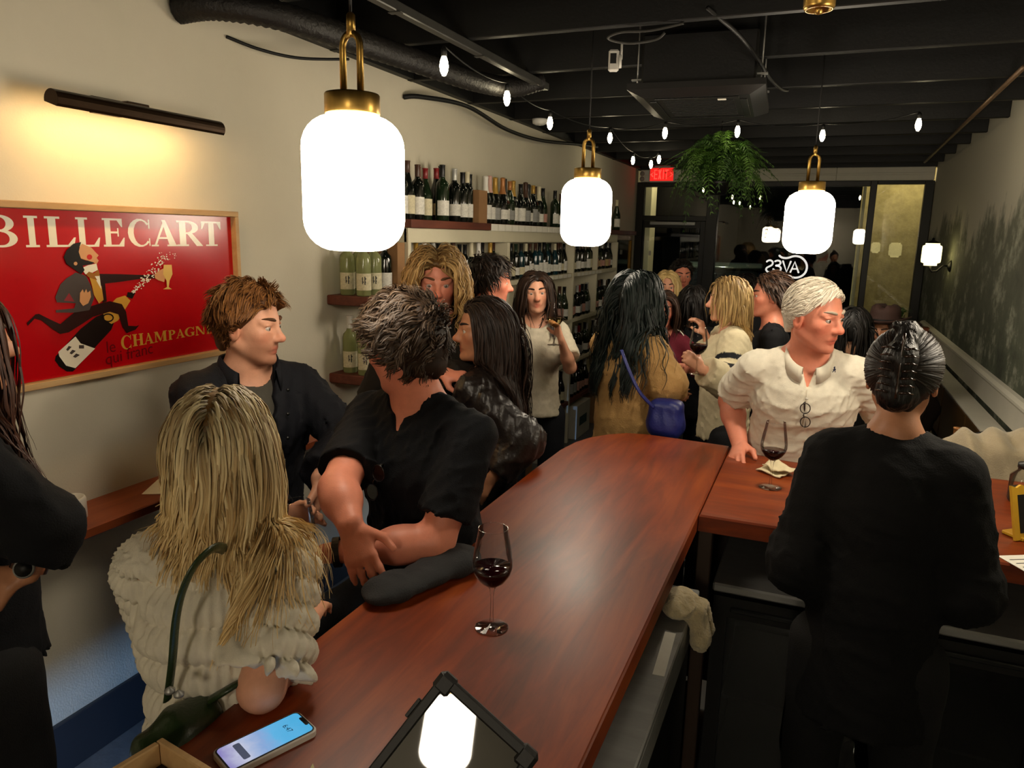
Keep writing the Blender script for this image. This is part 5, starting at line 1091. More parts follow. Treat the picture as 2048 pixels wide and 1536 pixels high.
# ------------------------------------------------------------------ people
def fvec(a): a = math.radians(a); return np.array((math.cos(a), math.sin(a), 0.0))
def rotv(v, axis, ang):
    axis = unit(axis); c, s = math.cos(ang), math.sin(ang); return v*c+np.cross(axis, v)*s+axis*axis.dot(v)*(1-c)
def flatcap(a, b, ra, rb, end='b', wd=None, da=None, db=None):
    """tapered tube with a flat end (sleeve, trouser leg, hem)"""
    p = slabcap(a, b, wd, ra, da, rb, db) if wd is not None else capsule(a, b, ra, rb); f0 = p[0]; a, b = V3(a), V3(b); u = unit(b-a)
    if end == 'b': return (lambda P: np.maximum(f0(P), (P-b) @ u)), p[1], p[2]
    return (lambda P: np.maximum(f0(P), (a-P) @ u)), p[1], p[2]
def skinmat():
    m = mat('skin', '#c08a70', 0.45, attr='Col', spec=0.4, var=(60, 0.06), bump=(350, 0.12, (1, 1, 1), 0.003)); return m
m_skin = skinmat()
m_hair = mat('hair_strands', '#503020', 0.52, attr='Col', spec=0.35)
m_eyew = mat('eye_surface', '#e8e2da', 0.08, attr='Col', spec=0.6)
SKINS = {'fair': '#d39a7d', 'ruddy': '#d98a70', 'tan': '#b07a5a', 'olive': '#a97a5c', 'dark': '#8f5f46', 'pale': '#c99b86'}

def hand_prims(W, D, N, right, s=1.0, curl=(0.3, 0.35, 0.4, 0.45), thumb=0.35, spread=0.05):
    D = unit(D); N = unit(N-D*D.dot(N)); T = np.cross(D, N)*(1 if right else -1); P = []
    P.append(slabcap(W+D*0.012*s, W+D*0.084*s, T, 0.030*s, 0.017*s, 0.039*s, 0.0125*s))
    P.append(capsule(W+D*0.03*s+T*0.02*s, W+D*0.055*s+T*0.028*s+N*0.006*s, 0.015*s, 0.012*s))
    for i, (o, l, r) in enumerate(zip((0.029, 0.0095, -0.0105, -0.029), (0.073, 0.081, 0.075, 0.059), (0.0090, 0.0092, 0.0088, 0.0078))):
        p = W+D*(0.086-0.004*abs(i-1))*s+T*o*s; th = 0; c = curl[i]; sp = unit(D+T*(o*spread*40))
        for seg, k, rr in ((0.45, 0.9, 1.0), (0.31, 1.15, 0.93), (0.24, 0.8, 0.85)):
            th += c*k; d = unit(sp*math.cos(th)+N*math.sin(th)); q = p+d*l*seg*s; P.append(capsule(p, q, r*rr*s, r*rr*0.93*s)); p = q
    b = W+D*0.026*s+T*0.026*s; d1 = unit(D*0.62+T*(0.75-thumb*0.5)+N*(0.25+thumb*0.6)); q = b+d1*0.046*s; d2 = unit(d1*0.5+D*0.6+N*thumb*0.7-T*thumb*0.4); e = q+d2*0.034*s
    P.append(capsule(b, q, 0.0135*s, 0.0105*s)); P.append(capsule(q, e, 0.0102*s, 0.0088*s))
    return P
HL_F = [-0.12, -0.07, -0.035, 0.0, 0.03, 0.055, 0.075, 0.1]
class Person: pass
def folds(scale, amp, seed=0, stretch=(1, 1, 0.6)):
    rs = np.random.RandomState(seed); dd_ = [unit(rs.normal(size=3)*np.array(stretch)) for _ in range(2)]; K = [(dd_[i % 2]+rs.normal(size=3)*0.22)*scale*2.2 for i in range(6)]; ph = rs.uniform(0, 6.28, 6); K2 = rs.normal(size=(3, 3))*scale*0.35; M_ = rs.normal(size=(3, 3))*scale*0.18
    def fn(P):
        w = np.sin(P @ K2.T)*1.3; g = 0.5+0.5*np.sin(P @ M_[0]+1.0)*np.sin(P @ M_[1]); o = 0
        for i in range(6): o = o+(1-np.abs(np.sin(P @ K[i]*0.5+ph[i]+w[..., i % 3])))**3
        return -amp*(o/6*3.2-0.75)*(0.35+g)
    return fn
def person(label, head, yaw, hyaw=None, hpitch=0.0, htilt=0.0, female=False, lean=0.0, slean=0.0, skin='fair', arms=None, legs='stand', seat=0.78, h=0.011, hh=0.007,
           s=None, shirt=None, pants='#15171c', hair=None, beard=0.0, lips=None, build=1.0, shoes='#141212', hs=None, brow='#3a281c', knees=None, fat=0.0, hand_h=None):
    p = Person(); hc = V3(head); hyaw = yaw if hyaw is None else hyaw
    s = s or (min(max(hc[2]/1.635, 0.86), 1.09)); p.s = s; p.hc = hc
    hs = hs or (0.5+0.5*s)*(0.96 if female else 1.02); p.hs = hs
    F = fvec(yaw); U = V3(0, 0, 1); L = np.cross(U, F)
    U = rotv(U, L, math.radians(lean)); F = rotv(F, L, math.radians(lean)); U = rotv(U, F, math.radians(slean)); L = np.cross(U, F); p.F, p.L, p.U = F, L, U
    HF = fvec(hyaw); HU = V3(0, 0, 1); HL = np.cross(HU, HF); HF = rotv(HF, HL, math.radians(hpitch)); HU = rotv(HU, HL, math.radians(hpitch)); HU = rotv(HU, HF, math.radians(htilt)); HL = np.cross(HU, HF); p.HF, p.HL, p.HU = HF, HL, HU
    HR = np.stack([HF, HL, HU], 1); p.HR = HR
    def hp(f, l, u): return hc+hs*(f*HF+l*HL+u*HU)
    p.hp = hp
    sw = (0.146 if female else 0.168)*s*build; tw = (0.88 if female else 1.0)*build
    nb = hc-HU*0.075*s-U*0.092*s-F*0.028*s; p.nb = nb
    SH = {'L': nb+L*sw-U*0.062*s, 'R': nb-L*sw-U*0.062*s}; chest = nb-U*0.17*s+F*0.01*s; waist = nb-U*0.38*s; pelv = nb-U*0.535*s
    p.chest, p.waist, p.pelv = chest, waist, pelv; hipw = (0.098 if female else 0.092)*s; HIP = {'L': pelv+L*hipw-U*0.03*s, 'R': pelv-L*hipw-U*0.03*s}
    org = np.array((pelv[0], pelv[1], 0.0)); p.org = org
    root = empty('person', tuple(org), 0, label, 'person'); p.root = root
    # ---- arms
    body = []; ARM = {}
    l1, l2 = 0.285*s, 0.25*s
    for sd, sg in (('L', 1), ('R', -1)):
        a = (arms or {}).get(sd, {}); S = SH[sd]; W = a.get('wrist')
        W = S+L*sg*0.06*s-U*0.5*s+F*0.06*s if W is None else V3(W)
        pole = V3(a.get('pole', -F*0.5+L*sg*0.6-U*0.4)); v = W-S; d = np.linalg.norm(v); k1, k2 = l1, l2
        if d > (k1+k2)*0.995: f_ = d/((k1+k2)*0.995); k1 *= f_; k2 *= f_
        v = v/d; x = (k1*k1-k2*k2+d*d)/(2*d); y = math.sqrt(max(k1*k1-x*x, 1e-6)); pl_ = unit(pole-v*v.dot(pole)); E = S+v*x+pl_*y
        if 'elbow' in a: E = V3(a['elbow'])
        ARM[sd] = (S, E, W)
        D = V3(a.get('dir', W-E)); N = V3(a.get('palm', -L*sg))
        fem = 0.86 if female else 1.0; fem *= (0.92+0.08*build)*a.get('thick', 1.0)
        body += [(capsule(S, E, 0.050*s*fem, 0.041*s*fem), 0.025), (capsule(E, E+(W-E)*0.35, 0.041*s*fem, 0.043*s*fem), 0.02), (slabcap(E+(W-E)*0.3, W, np.cross(unit(W-E), N), 0.043*s*fem, 0.039*s*fem, 0.029*s*fem, 0.022*s*fem), 0.02)]
        for q in hand_prims(W, D, N, sd == 'R', s*(0.92 if female else 1.04), **a.get('hand', {})): body.append((q, 0.007))
    p.ARM = ARM
    # ---- trunk
    trunk = [(slabcap(pelv-U*0.03*s, waist, L, 0.150*s*tw+fat*.4, 0.105*s+fat*.6, 0.128*s*tw+fat, 0.092*s+fat), 0.06), (slabcap(waist, chest, L, 0.128*s*tw+fat, 0.095*s+fat, 0.152*s*tw, 0.112*s+fat*.5), 0.06),
             (slabcap(chest, nb-U*0.075*s, L, 0.152*s*tw, 0.110*s, 0.125*s*tw, 0.078*s), 0.06), (capsule(SH['L']-L*0.025*s, SH['R']+L*0.025*s, 0.048*s), 0.04)]
    if female: trunk += [(ellipsoid(chest+F*0.068*s+L*q*0.066*s-U*0.03*s, (0.056*s,)*3), 0.04) for q in (-1, 1)]
    nk = 0.046 if female else 0.058
    neck = [(capsule(nb-U*0.03*s, hp(-0.022, 0, -0.05), nk*s*1.08, nk*s*0.98), 0.025)]+[(capsule(nb+U*0.03*s-F*0.01*s, SH[q]+(L if q == 'L' else -L)*-0.03*s+U*0.015*s, 0.042*s, 0.04*s), 0.04) for q in 'LR']
    p.trunk = trunk
    # ---- legs
    leg = []; LEG = {}
    for sd, sg in (('L', 1), ('R', -1)):
        Hp = HIP[sd]
        if legs == 'stand':
            An = np.array((Hp[0]+(L*sg*0.03)[0]+F[0]*0.02, Hp[1]+(L*sg*0.03)[1]+F[1]*0.02, 0.085)); Kn = (Hp+An)/2+np.array((F[0], F[1], 0))*0.02
        else:
            Fh = unit(np.array((F[0], F[1], 0))); Kn = Hp+Fh*0.41*s+L*sg*0.08*s-V3(0, 0, 0.03)
            if knees and sd in knees: Kn = V3(knees[sd])
            An = Kn-V3(0, 0, 0.42*s)-Fh*0.06
        Fh = unit(np.array((F[0], F[1], 0))); LEG[sd] = (Hp, Kn, An, Fh)
        leg += [(capsule(Hp, Kn, 0.083*s*(0.9+0.1*build), 0.056*s), 0.03), (capsule(Kn, An, 0.054*s, 0.038*s), 0.02), (capsule(An-V3(0, 0, 0.045), An-V3(0, 0, 0.05)+Fh*0.13*s, 0.033*s, 0.03*s), 0.02)]
    # ---- head
    head_ = []
    def sp_(f, l, u, r, k=0.012): head_.append((ellipsoid(hp(f, l, u), (r*hs,)*3), k))
    head_.append((ellipsoid(hp(-0.012, 0, 0.028), np.array((0.098, 0.077, 0.092))*hs, HR), 0.02))
    head_.append((ellipsoid(hp(0.028, 0, -0.035), np.array((0.062, 0.060, 0.080))*hs, HR), 0.03))
    jw = 0.050 if not female else 0.045
    for q in (-1, 1):
        head_.append((capsule(hp(-0.012, q*jw, -0.052), hp(0.055, q*0.022, -0.098), 0.020*hs, 0.016*hs), 0.02)); sp_(0.056, q*0.040, -0.022, 0.020, 0.02)
        head_.append((capsule(hp(0.082, q*0.012, 0.020), hp(0.066, q*0.048, 0.020), 0.010*hs, 0.008*hs), 0.012))
        head_.append((ellipsoid(hp(-0.008, q*0.078, -0.012), np.array((0.019, 0.008, 0.031))*hs, HR), 0.006))
    sp_(0.070, 0, -0.102, 0.018, 0.02)
    subs = [(ellipsoid(hp(0.094, q*0.032, 0.000), np.array((0.016, 0.019, 0.0125))*hs, HR), 0.010) for q in (-1, 1)]
    post = [(capsule(hp(0.084, 0, 0.012), hp(0.105, 0, -0.030), 0.0078*hs, 0.0105*hs), 0.012), (ellipsoid(hp(0.108, 0, -0.033), (0.0098*hs,)*3), 0.014)]+[(ellipsoid(hp(0.095, q*0.011, -0.037), (0.0080*hs,)*3), 0.012) for q in (-1, 1)]
    post += [(capsule(hp(0.079, -0.018, -0.066), hp(0.079, 0.018, -0.066), 0.0062*hs), 0.008), (ellipsoid(hp(0.0835, 0, -0.065), np.array((0.006, 0.013, 0.0045))*hs, HR), 0.006), (ellipsoid(hp(0.0785, 0, -0.078), np.array((0.010, 0.017, 0.0055))*hs, HR), 0.006)]
    post += [(ellipsoid(hp(0.0752, q*0.032, 0.0088), np.array((0.0115, 0.0175, 0.0052))*hs, HR), 0.006) for q in (-1, 1)]+[(ellipsoid(hp(0.074, q*0.032, -0.0105), np.array((0.010, 0.016, 0.0045))*hs, HR), 0.008) for q in (-1, 1)]
    post_s = [(capsule(hp(0.0905, -0.022, -0.0712), hp(0.0905, 0.022, -0.0712), 0.0044*hs), 0.004)]+[(ellipsoid(hp(-0.004, q*0.087, -0.008), np.array((0.010, 0.006, 0.019))*hs, HR), 0.005) for q in (-1, 1)]
    # ---- body mesh
    allp = trunk+neck+body+leg+head_
    lo = np.min([q[0][1] for q in allp], 0)-0.04; hi = np.max([q[0][2] for q in allp], 0)+0.04
    fine = [[], [], []]; hw = 0.13*hs
    for i in range(3): fine[i].append((hc[i]-hw, hc[i]+hw, hh))
    for sd in 'LR':
        a = (arms or {}).get(sd, {})
        if a.get('fine'):
            W = ARM[sd][2]+unit(V3(a.get('dir', ARM[sd][2]-ARM[sd][1])))*0.09
            for i in range(3): fine[i].append((W[i]-0.12, W[i]+0.12, a['fine']))
    fld = Field(*[axis_pts(lo[i], hi[i], h, fine[i]) for i in range(3)])
    for q, k in trunk+neck+leg+body: fld.put(q, k)
    for q, k in head_: fld.put(q, k)
    for q, k in subs: fld.put(q, k, 'sub')
    for q, k in post: fld.put(q, k)
    for q, k in post_s: fld.put(q, k, 'sub')
    Vv, Q = fld.mesh()
    base = np.array(lin(SKINS.get(skin, skin))); C = np.tile(base, (len(Vv), 1)); q = (Vv-hc) @ HR/hs
    def blob(c, r, col, w):
        g = np.exp(-np.sum(((q-np.array(c))/np.array(r))**2, 1))[:, None]*w; C[:] = C*(1-g)+C*np.array(col)*g
    for sg in (-1, 1): blob((0.06, sg*0.042, -0.03), (0.03, 0.02, 0.02), (1.08, 0.78, 0.76), 0.8)
    blob((0.11, 0, -0.035), (0.02, 0.016, 0.016), (1.08, 0.76, 0.72), 0.8)
    for sg in (-1, 1): blob((-0.005, sg*0.08, -0.01), (0.02, 0.02, 0.03), (1.1, 0.78, 0.72), 0.7)
    lipc = (0.80, 0.42, 0.42) if lips is None else lips
    for u_ in (-0.064, -0.078): blob((0.09, 0, u_), (0.02, 0.020, 0.0065), lipc, 1.0)
    blob((0.088, 0, -0.0712), (0.02, 0.021, 0.0028), (0.42, 0.25, 0.25), 0.9)  # shade of the mouth slit, darkened into the skin colour
    for sg in (-1, 1): blob((0.085, sg*0.032, 0.004), (0.02, 0.018, 0.0035), (0.6, 0.5, 0.48), 0.6); blob((0.09, sg*0.010, -0.0425), (0.02, 0.006, 0.003), (0.4, 0.3, 0.3), 0.7)
    if beard > 0:
        m_ = np.clip((-0.045-q[:, 2]+0.55*(q[:, 0]-0.05)*0)*60, 0, 1)*(q[:, 2] > -0.135)*(q[:, 0] > 0.0)*np.clip((q[:, 0]-0.01)*40, 0, 1); m_ = np.maximum(m_, np.exp(-((q[:, 2]+0.054)/0.006)**2-((q[:, 1])/0.028)**2)*(q[:, 0] > 0.06))*beard
        lp = np.exp(-((q[:, 2]+0.071)/0.011)**2-((q[:, 1])/0.02)**2)*(q[:, 0] > 0.07); m_ = (m_*(1-lp))[:, None]; C[:] = C*(1-m_)+C*np.array((0.55, 0.48, 0.44))*m_
    p.body = link('body', np_mesh('body', Vv-org, Q, colors=np.clip(C, 0, 1)), m_skin, root)
    # ---- eyes and brows
    for sg in (-1, 1):
        c = hp(0.0735, sg*0.032, -0.001); mb = MB(); n1, n2 = 14, 10; vs = []; cs = []
        for i in range(n2+1):
            for j in range(n1):
                th = PI*i/n2; a = 2*PI*j/n1; d = np.array((math.cos(th), math.sin(th)*math.cos(a), math.sin(th)*math.sin(a))); vs.append(c+HR @ d*0.0120*hs-org); cs.append(lin('#120c0a') if th < 0.26 else (lin('#4a3524') if th < 0.58 else lin('#b8aca2')))
        fs = np.array([(i*n1+j, i*n1+(j+1) % n1, (i+1)*n1+(j+1) % n1, (i+1)*n1+j) for i in range(n2) for j in range(n1)])
        link('eye', np_mesh('eye', vs, fs, colors=np.array(cs)), m_eyew, root)
        pts = [hp(0.0925-0.003*t-0.022*t*t, sg*(0.012+0.040*t), 0.0235+0.007*math.sin(t*2.2)) for t in np.linspace(0, 1, 7)]
        MB().tube([tuple(x-org) for x in pts], [0.0030*hs, 0.0050*hs, 0.0053*hs, 0.0048*hs, 0.004*hs, 0.003*hs, 0.001*hs], 6).build('eyebrow', mat('brow_'+brow, brow, 0.7, bump=(900, .5)), root)
    # ---- shirt
    p.colliders = [(q[0][0], 0.012) for q in trunk+neck]+[(capsule(SH[q], ARM[q][1], 0.055*s)[0], 0.012) for q in 'LR']
    p.female, p.tw, p.fat, p.arms, p.SH, p.nk, p.h = female, tw, fat, arms or {}, SH, nk, h
    for g_ in ([shirt] if isinstance(shirt, dict) else (shirt or [])): garment(p, g_)
    # ---- trousers and shoes
    if pants:
        prs = [(slabcap(pelv-U*0.05*s, pelv+U*0.06*s, L, 0.150*s*tw+fat*.4, 0.106*s+fat*.6, 0.142*s*tw+fat*.6, 0.098*s+fat*.8), 0.05, 0.008)]
        for sd in 'LR':
            Hp, Kn, An, Fh = LEG[sd]; prs += [(capsule(Hp, Kn, 0.086*s, 0.062*s), 0.03, 0.010), (flatcap(Kn, An, 0.060*s, 0.050*s, 'b'), 0.025, 0.010)]
        lo = np.min([q[0][1] for q in prs], 0)-0.04; hi = np.max([q[0][2] for q in prs], 0)+0.04; ph_ = max(h*1.3, 0.011)
        fp = Field(*[axis_pts(lo[i], hi[i], ph_) for i in range(3)])
        for q in prs: fp.put(q[0], q[1], infl=q[2])
        fp.warp(wrinkle(30, 0.003, 5, (1, 1, 0.5))); Vs, Qs = fp.mesh(); link('trousers', np_mesh('trousers', Vs-org, Qs), mat('trouser_'+pants, pants, 0.85, var=(50, 0.15), bump=(300, .3)), root)
        for sd in 'LR':
            Hp, Kn, An, Fh = LEG[sd]; a_ = An-V3(0, 0, 0.035); sdf_object('shoe', [capsule(a_-Fh*0.03, a_+Fh*0.06, 0.043*s, 0.045*s), slabcap(a_+Fh*0.05-V3(0, 0, 0.012), a_+Fh*0.15-V3(0, 0, 0.018), np.cross(Fh, V3(0, 0, 1)), 0.045*s, 0.034*s, 0.04*s, 0.025*s), capsule(a_, An+V3(0, 0, 0.03), 0.042*s, 0.045*s)], 0.016, mat('shoe_'+shoes, shoes, 0.4, bump=(90, .05)), root, 0.02, org, cuts=[(a_-V3(0, 0, 0.048), (0, 0, -1))])
    if hair: make_hair(p, **hair)
    return p

def garment(p, spec):
    s, U, F, L, nb, hp, female, tw, fat, arms, SH, ARM, nk, h, trunk, org, root, hc, pelv, waist = p.s, p.U, p.F, p.L, p.nb, p.hp, p.female, p.tw, p.fat, p.arms, p.SH, p.ARM, p.nk, p.h, p.trunk, p.org, p.root, p.hc, p.pelv, p.waist
    g = dict(infl=0.014, sleeve=0.62, hem=0.10, wr=0.005, wrs=70, neck=0.012, vneck=0.0, vw=0.045, col='#222222', hg=None, flare=0.012, cuff=0.0, cdir=None, sl_infl=0.0, colors=None, bump=(260, 0.35), rough=0.85, sheen=0.0, hem_flare=0.0, high=0.0); g.update(spec)
    inf = g['infl']; prs = []
    hemp = pelv-U*g['hem']*s
    prs.append((flatcap(hemp, waist, 0.155*s*tw+inf+fat*.5+g['hem_flare'], 0.130*s*tw+inf+fat, 'a', L, 0.112*s+inf+fat*.7+g['hem_flare'], 0.096*s+inf+fat), 0.05))
    for qi, (q, k) in enumerate(trunk[1:]): prs.append((q, k*0.8, inf*(0.7 if qi == 2 else 1)))
    for q in 'LR': prs.append((capsule(nb+U*(0.012+g['high'])*s, SH[q]-(SH[q]-nb)*0.15+U*0.012*s, 0.040*s, 0.038*s), 0.03, inf*0.5))
    prs.append((capsule(nb-U*0.01*s+F*0.006*s, nb+U*(0.028+g['high'])*s+F*0.008*s, nk*s*1.08+0.013), 0.02))
    for sd in 'LR':
        S, E, W = ARM[sd]; fem = 0.86 if female else 1.0; t = g['sleeve'] if not isinstance(g['sleeve'], dict) else g['sleeve'][sd]; si = inf+g['sl_infl']
        th = (arms or {}).get(sd, {}).get('thick', 1.0)
        if t <= 1: prs.append((flatcap(S, S+(E-S)*t, 0.049*s*fem*th+si*0.8, (0.049-0.006*t)*s*fem*th+si+g['flare'], 'b'), 0.022))
        else: prs.append((capsule(S, E, 0.049*s*fem*th+si*0.85, 0.044*s*fem*th+si), 0.025)); prs.append((flatcap(E, E+(W-E)*(t-1), 0.045*s*fem*th+si*1.1, (0.045-0.015*(t-1))*s*fem*th+si+g['cuff'], 'b'), 0.025))
    lo = np.min([q[0][1] for q in prs], 0)-0.05; hi = np.max([q[0][2] for q in prs], 0)+0.05; gh = g['hg'] or h
    fs_ = Field(*[axis_pts(lo[i], hi[i], gh) for i in range(3)])
    for q in prs: fs_.put(q[0], q[1], infl=q[2] if len(q) > 2 else 0.0)
    if g['wr']: fs_.warp(folds(g['wrs'], g['wr'], int(abs(hc[0]*1000)) % 97, (1, 1, 0.55)))
    if g.get('wrf'): fs_.warp(lambda P: g['wrf'](P, p))
    fs_.put(capsule(nb+U*(0.012+g['high'])*s+F*0.004, hp(-0.02, 0, -0.04)+U*0.06, nk*s*1.08+g['neck'], nk*s*1.1+g['neck']+0.05), 0.012, 'sub')
    fs_.put(ellipsoid(nb+U*(0.02+g['high'])*s+F*0.035*s, (0.06*s+g['neck'],)*3), 0.012, 'sub')
    if g['vneck'] > 0:
        vp = nb+F*0.125*s-U*g['vneck']*s
        for t in np.linspace(0, 1, 7): c_ = (nb+U*0.03*s+F*0.09*s)*(1-t)+vp*t; fs_.put(capsule(c_-F*0.045*s, c_+F*0.09*s, (g['vw']*(1-t)+0.006)*s), 0.006, 'sub')
    Vs, Qs = fs_.mesh(); cm = None
    if g['colors']: cm = g['colors'](Vs, p)
    key = 'cloth_%s_%s' % (g['col'], g['rough'])
    mm = g.get('mat') or mat(key+('_c' if cm is not None else ''), g['col'], g['rough'], attr='Col' if cm is not None else None, var=(30, 0.10), bump=(g['bump'][0], g['bump'][1], (1, 1, 1), 0.004), sheen=g['sheen'], spec=g.get('spec', 0.3))
    p.shirt = link(g.get('name', 'shirt'), np_mesh('shirt', Vs-org, Qs, colors=cm), mm, root)
    p.colliders += [(q[0][0], inf+0.012) for q in trunk]+[(capsule(ARM[q][0], ARM[q][1], 0.055*s)[0], inf+g['sl_infl']+0.012) for q in 'LR']

# ---- hair: scalp cap plus simulated strands, one mesh per head
def make_hair(p, col='#3a2618', col2=None, tip=None, n=500, length=0.05, lj=0.25, seg=10, lift=0.5, comb=(-0.6, 0, 0.2), part=None, grav=0.4, curl=0.0, freq=25.0, clump=0.5, nclump=40, r=0.0022, cap=0.012, line=None, seed=1, stiff=1.0,
              hang=False, noise=0.15, flow=None, root_dark=0.0, drape=0.5, hcap=None, side_len=None, waves=0.0, amp0=0.0, cap_wr=0.002, hug=False, target=None, gdelay=0, face_w=0.060):
    rs = np.random.RandomState(seed); hs, HR, hc, org = p.hs, p.HR, p.hc, p.org
    lf = line or [-0.085, -0.075, -0.055, -0.005, 0.022, 0.050, 0.076, 0.095]
    def hairline(f, l): return np.interp(f, HL_F, lf)
    R0 = np.array((0.101, 0.080, 0.095)); C0 = np.array((-0.012, 0, 0.028))
    c1 = np.array(lin(col)); c2 = np.array(lin(col2 or col)); ct = np.array(lin(tip)) if tip else None
    # cap
    hh = hcap or 0.008; lo = hc-0.15*hs; hi = hc+0.15*hs; f = Field(*[axis_pts(lo[i], hi[i], hh) for i in range(3)])
    f.put(ellipsoid(hc+HR @ C0*hs, R0*hs, HR), 0.0, infl=cap-0.004); f.put(capsule(p.hp(-0.055, 0, 0.0), p.hp(-0.06, 0, -0.05), 0.055*hs, 0.045*hs), 0.03, infl=cap-0.008)
    X = np.stack(np.meshgrid(*f.ax, indexing='ij'), -1); q = ((X-hc) @ HR)/hs; reg = (q[..., 2]-hairline(q[..., 0], q[..., 1])+0.006*np.sin(q[..., 1]*160))*hs
    if cap_wr: f.warp(wrinkle(90, cap_wr, seed))
    f.F = np.maximum(f.F, -reg.astype(np.float32)*0.8)
    Vc, Qc = f.mesh(); nz_ = rs.uniform(0.75, 1.1, (len(Vc), 1)); Cc = (c1*(1-root_dark*0.5)*0.8)*nz_
    # roots
    N = n*6; d = rs.normal(size=(N, 3)); d /= np.linalg.norm(d, axis=1)[:, None]; loc = C0+d*R0; ok = loc[:, 2] > hairline(loc[:, 0], loc[:, 1])+0.002
    loc = loc[ok][:n]; d = d[ok][:n]; nrm = d/R0; nrm /= np.linalg.norm(nrm, axis=1)[:, None]; n = len(loc)
    W = hc+(loc+nrm*(cap-0.006)) @ HR.T*hs; Nw = nrm @ HR.T
    if flow is not None: cb = flow(loc)
    else: cb = np.tile(np.array(comb, float), (n, 1))
    if part is not None:
        sgn = np.sign(loc[:, 1]-part); cb = cb.copy(); cb[:, 1] += sgn*0.9
    cbw = cb @ HR.T; cbw -= Nw*np.sum(cbw*Nw, 1)[:, None]; cbw /= np.linalg.norm(cbw, axis=1)[:, None]+1e-6
    D = Nw*lift+cbw+rs.normal(size=(n, 3))*noise; D /= np.linalg.norm(D, axis=1)[:, None]
    Ls = length*(1+rs.uniform(-lj, lj, n))
    if side_len is not None: Ls = Ls*side_len(loc)
    step = (Ls/seg)[:, None]; G = np.array((0, 0, -1.0)); path = [W]; pos = W.copy(); hell = ellipsoid(hc+HR @ C0*hs, R0*hs, HR)[0]
    jaw = ellipsoid(p.hp(0.028, 0, -0.035), np.array((0.062, 0.060, 0.08))*hs, HR)[0]
    facec = ellipsoid(p.hp(0.058, 0, -0.02), np.array((0.058, 0.057, 0.098))*hs, HR)[0]
    cols = [(hell, cap*0.75), (jaw, 0.012)]+([(facec, 0.006)] if hang else [])+(p.colliders if hang else [])
    jit = rs.uniform(0, 1, n)
    for it in range(seg):
        if target is not None:
            tg_ = p.hp(*target)-pos; D = D*0.6+tg_/(np.linalg.norm(tg_, axis=1)[:, None]+1e-9)*0.6; step = np.minimum((Ls/seg)[:, None], np.linalg.norm(tg_, axis=1)[:, None]*0.5)
        D = D*stiff+G*grav*(0.4+it/seg if hang else 1)*(min(it/gdelay, 1.0)**2 if gdelay else 1)+rs.normal(size=(n, 3))*noise*0.3; D /= np.linalg.norm(D, axis=1)[:, None]; new = pos+D*step
        for fn, mg in cols:
            dd = fn(new)-mg-drape*0.01*jit; bad = dd < 0
            if hug and fn is hell: bad = np.abs(dd) > 0
            if bad.any():
                P_ = new[bad]; e = 0.004; g = np.stack([fn(P_+np.eye(3)[k]*e)-fn(P_-np.eye(3)[k]*e) for k in range(3)], 1); g /= np.linalg.norm(g, axis=1)[:, None]+1e-9; new[bad] = P_-g*dd[bad][:, None]
        D = new-pos; D /= np.linalg.norm(D, axis=1)[:, None]+1e-9; pos = new; path.append(pos.copy())
    PA = np.stack(path, 1); m = seg+1; t = np.linspace(0, 1, m)
    gi = rs.choice(n, min(nclump, n), replace=False); near = np.argmin(((loc[:, None]-loc[gi][None])**2).sum(-1), 1); gid = gi[near]
    PA = PA*(1-clump*t[None, :, None]**0.8)+(PA[gid]+(PA[:, :1]-PA[gid][:, :1])*0.35)*(clump*t[None, :, None]**0.8)
    if curl > 0:
        ph = rs.uniform(0, 6.28, n)[gid]+rs.normal(size=n)*0.25; fq = freq*(1+0.2*rs.normal(size=n)[gid]); tt = np.concatenate([np.zeros((n, 1)), np.cumsum(np.linalg.norm(np.diff(PA, axis=1), axis=2), 1)], 1)
        tn_ = np.gradient(PA, axis=1); tn_ /= np.linalg.norm(tn_, axis=2)[..., None]+1e-9; b1 = np.cross(tn_, np.array((0.3, 0.2, 1.0))); b1 /= np.linalg.norm(b1, axis=2)[..., None]+1e-9; b2 = np.cross(tn_, b1)
        am = curl*(amp0+(1-amp0)*np.clip(t*1.6, 0, 1))[None, :, None]; PA = PA+am*(np.cos(ph[:, None]+fq[:, None]*tt)[..., None]*b1+np.sin(ph[:, None]+fq[:, None]*tt)[..., None]*b2)
        new = PA.reshape(-1, 3)
        for fn, mg in cols:
            dd = fn(new)-mg*0.5; bad = dd < 0
            if bad.any():
                P_ = new[bad]; e = 0.004; g = np.stack([fn(P_+np.eye(3)[k]*e)-fn(P_-np.eye(3)[k]*e) for k in range(3)], 1); g /= np.linalg.norm(g, axis=1)[:, None]+1e-9; new[bad] = P_-g*dd[bad][:, None]
        PA = new.reshape(PA.shape)
    if hang:
        ql = ((PA-hc) @ HR)/hs; w_ = face_w*np.clip((0.075-ql[..., 2])/0.05, 0, 1)*np.clip((ql[..., 2]+0.16)/0.05, 0, 1)*(ql[..., 0] > 0.0); sg_ = np.sign((ql[..., 1]*(ql[..., 0] > 0)).sum(1, keepdims=True)+loc[:, 1:2]*0.5+1e-6); l_ = np.where(ql[..., 1]*sg_ < w_, sg_*w_*(1+0.12*jit[:, None]), ql[..., 1]); ql[..., 1] = np.where(ql[..., 0] > 0.0, np.where(w_ > 0, l_, ql[..., 1]), ql[..., 1]); PA = hc+(ql*hs) @ HR.T
    tn_ = np.gradient(PA, axis=1); tn_ /= np.linalg.norm(tn_, axis=2)[..., None]+1e-9; b1 = np.cross(tn_, np.array((0.31, 0.17, 0.93))); b1 /= np.linalg.norm(b1, axis=2)[..., None]+1e-9; b2 = np.cross(tn_, b1)
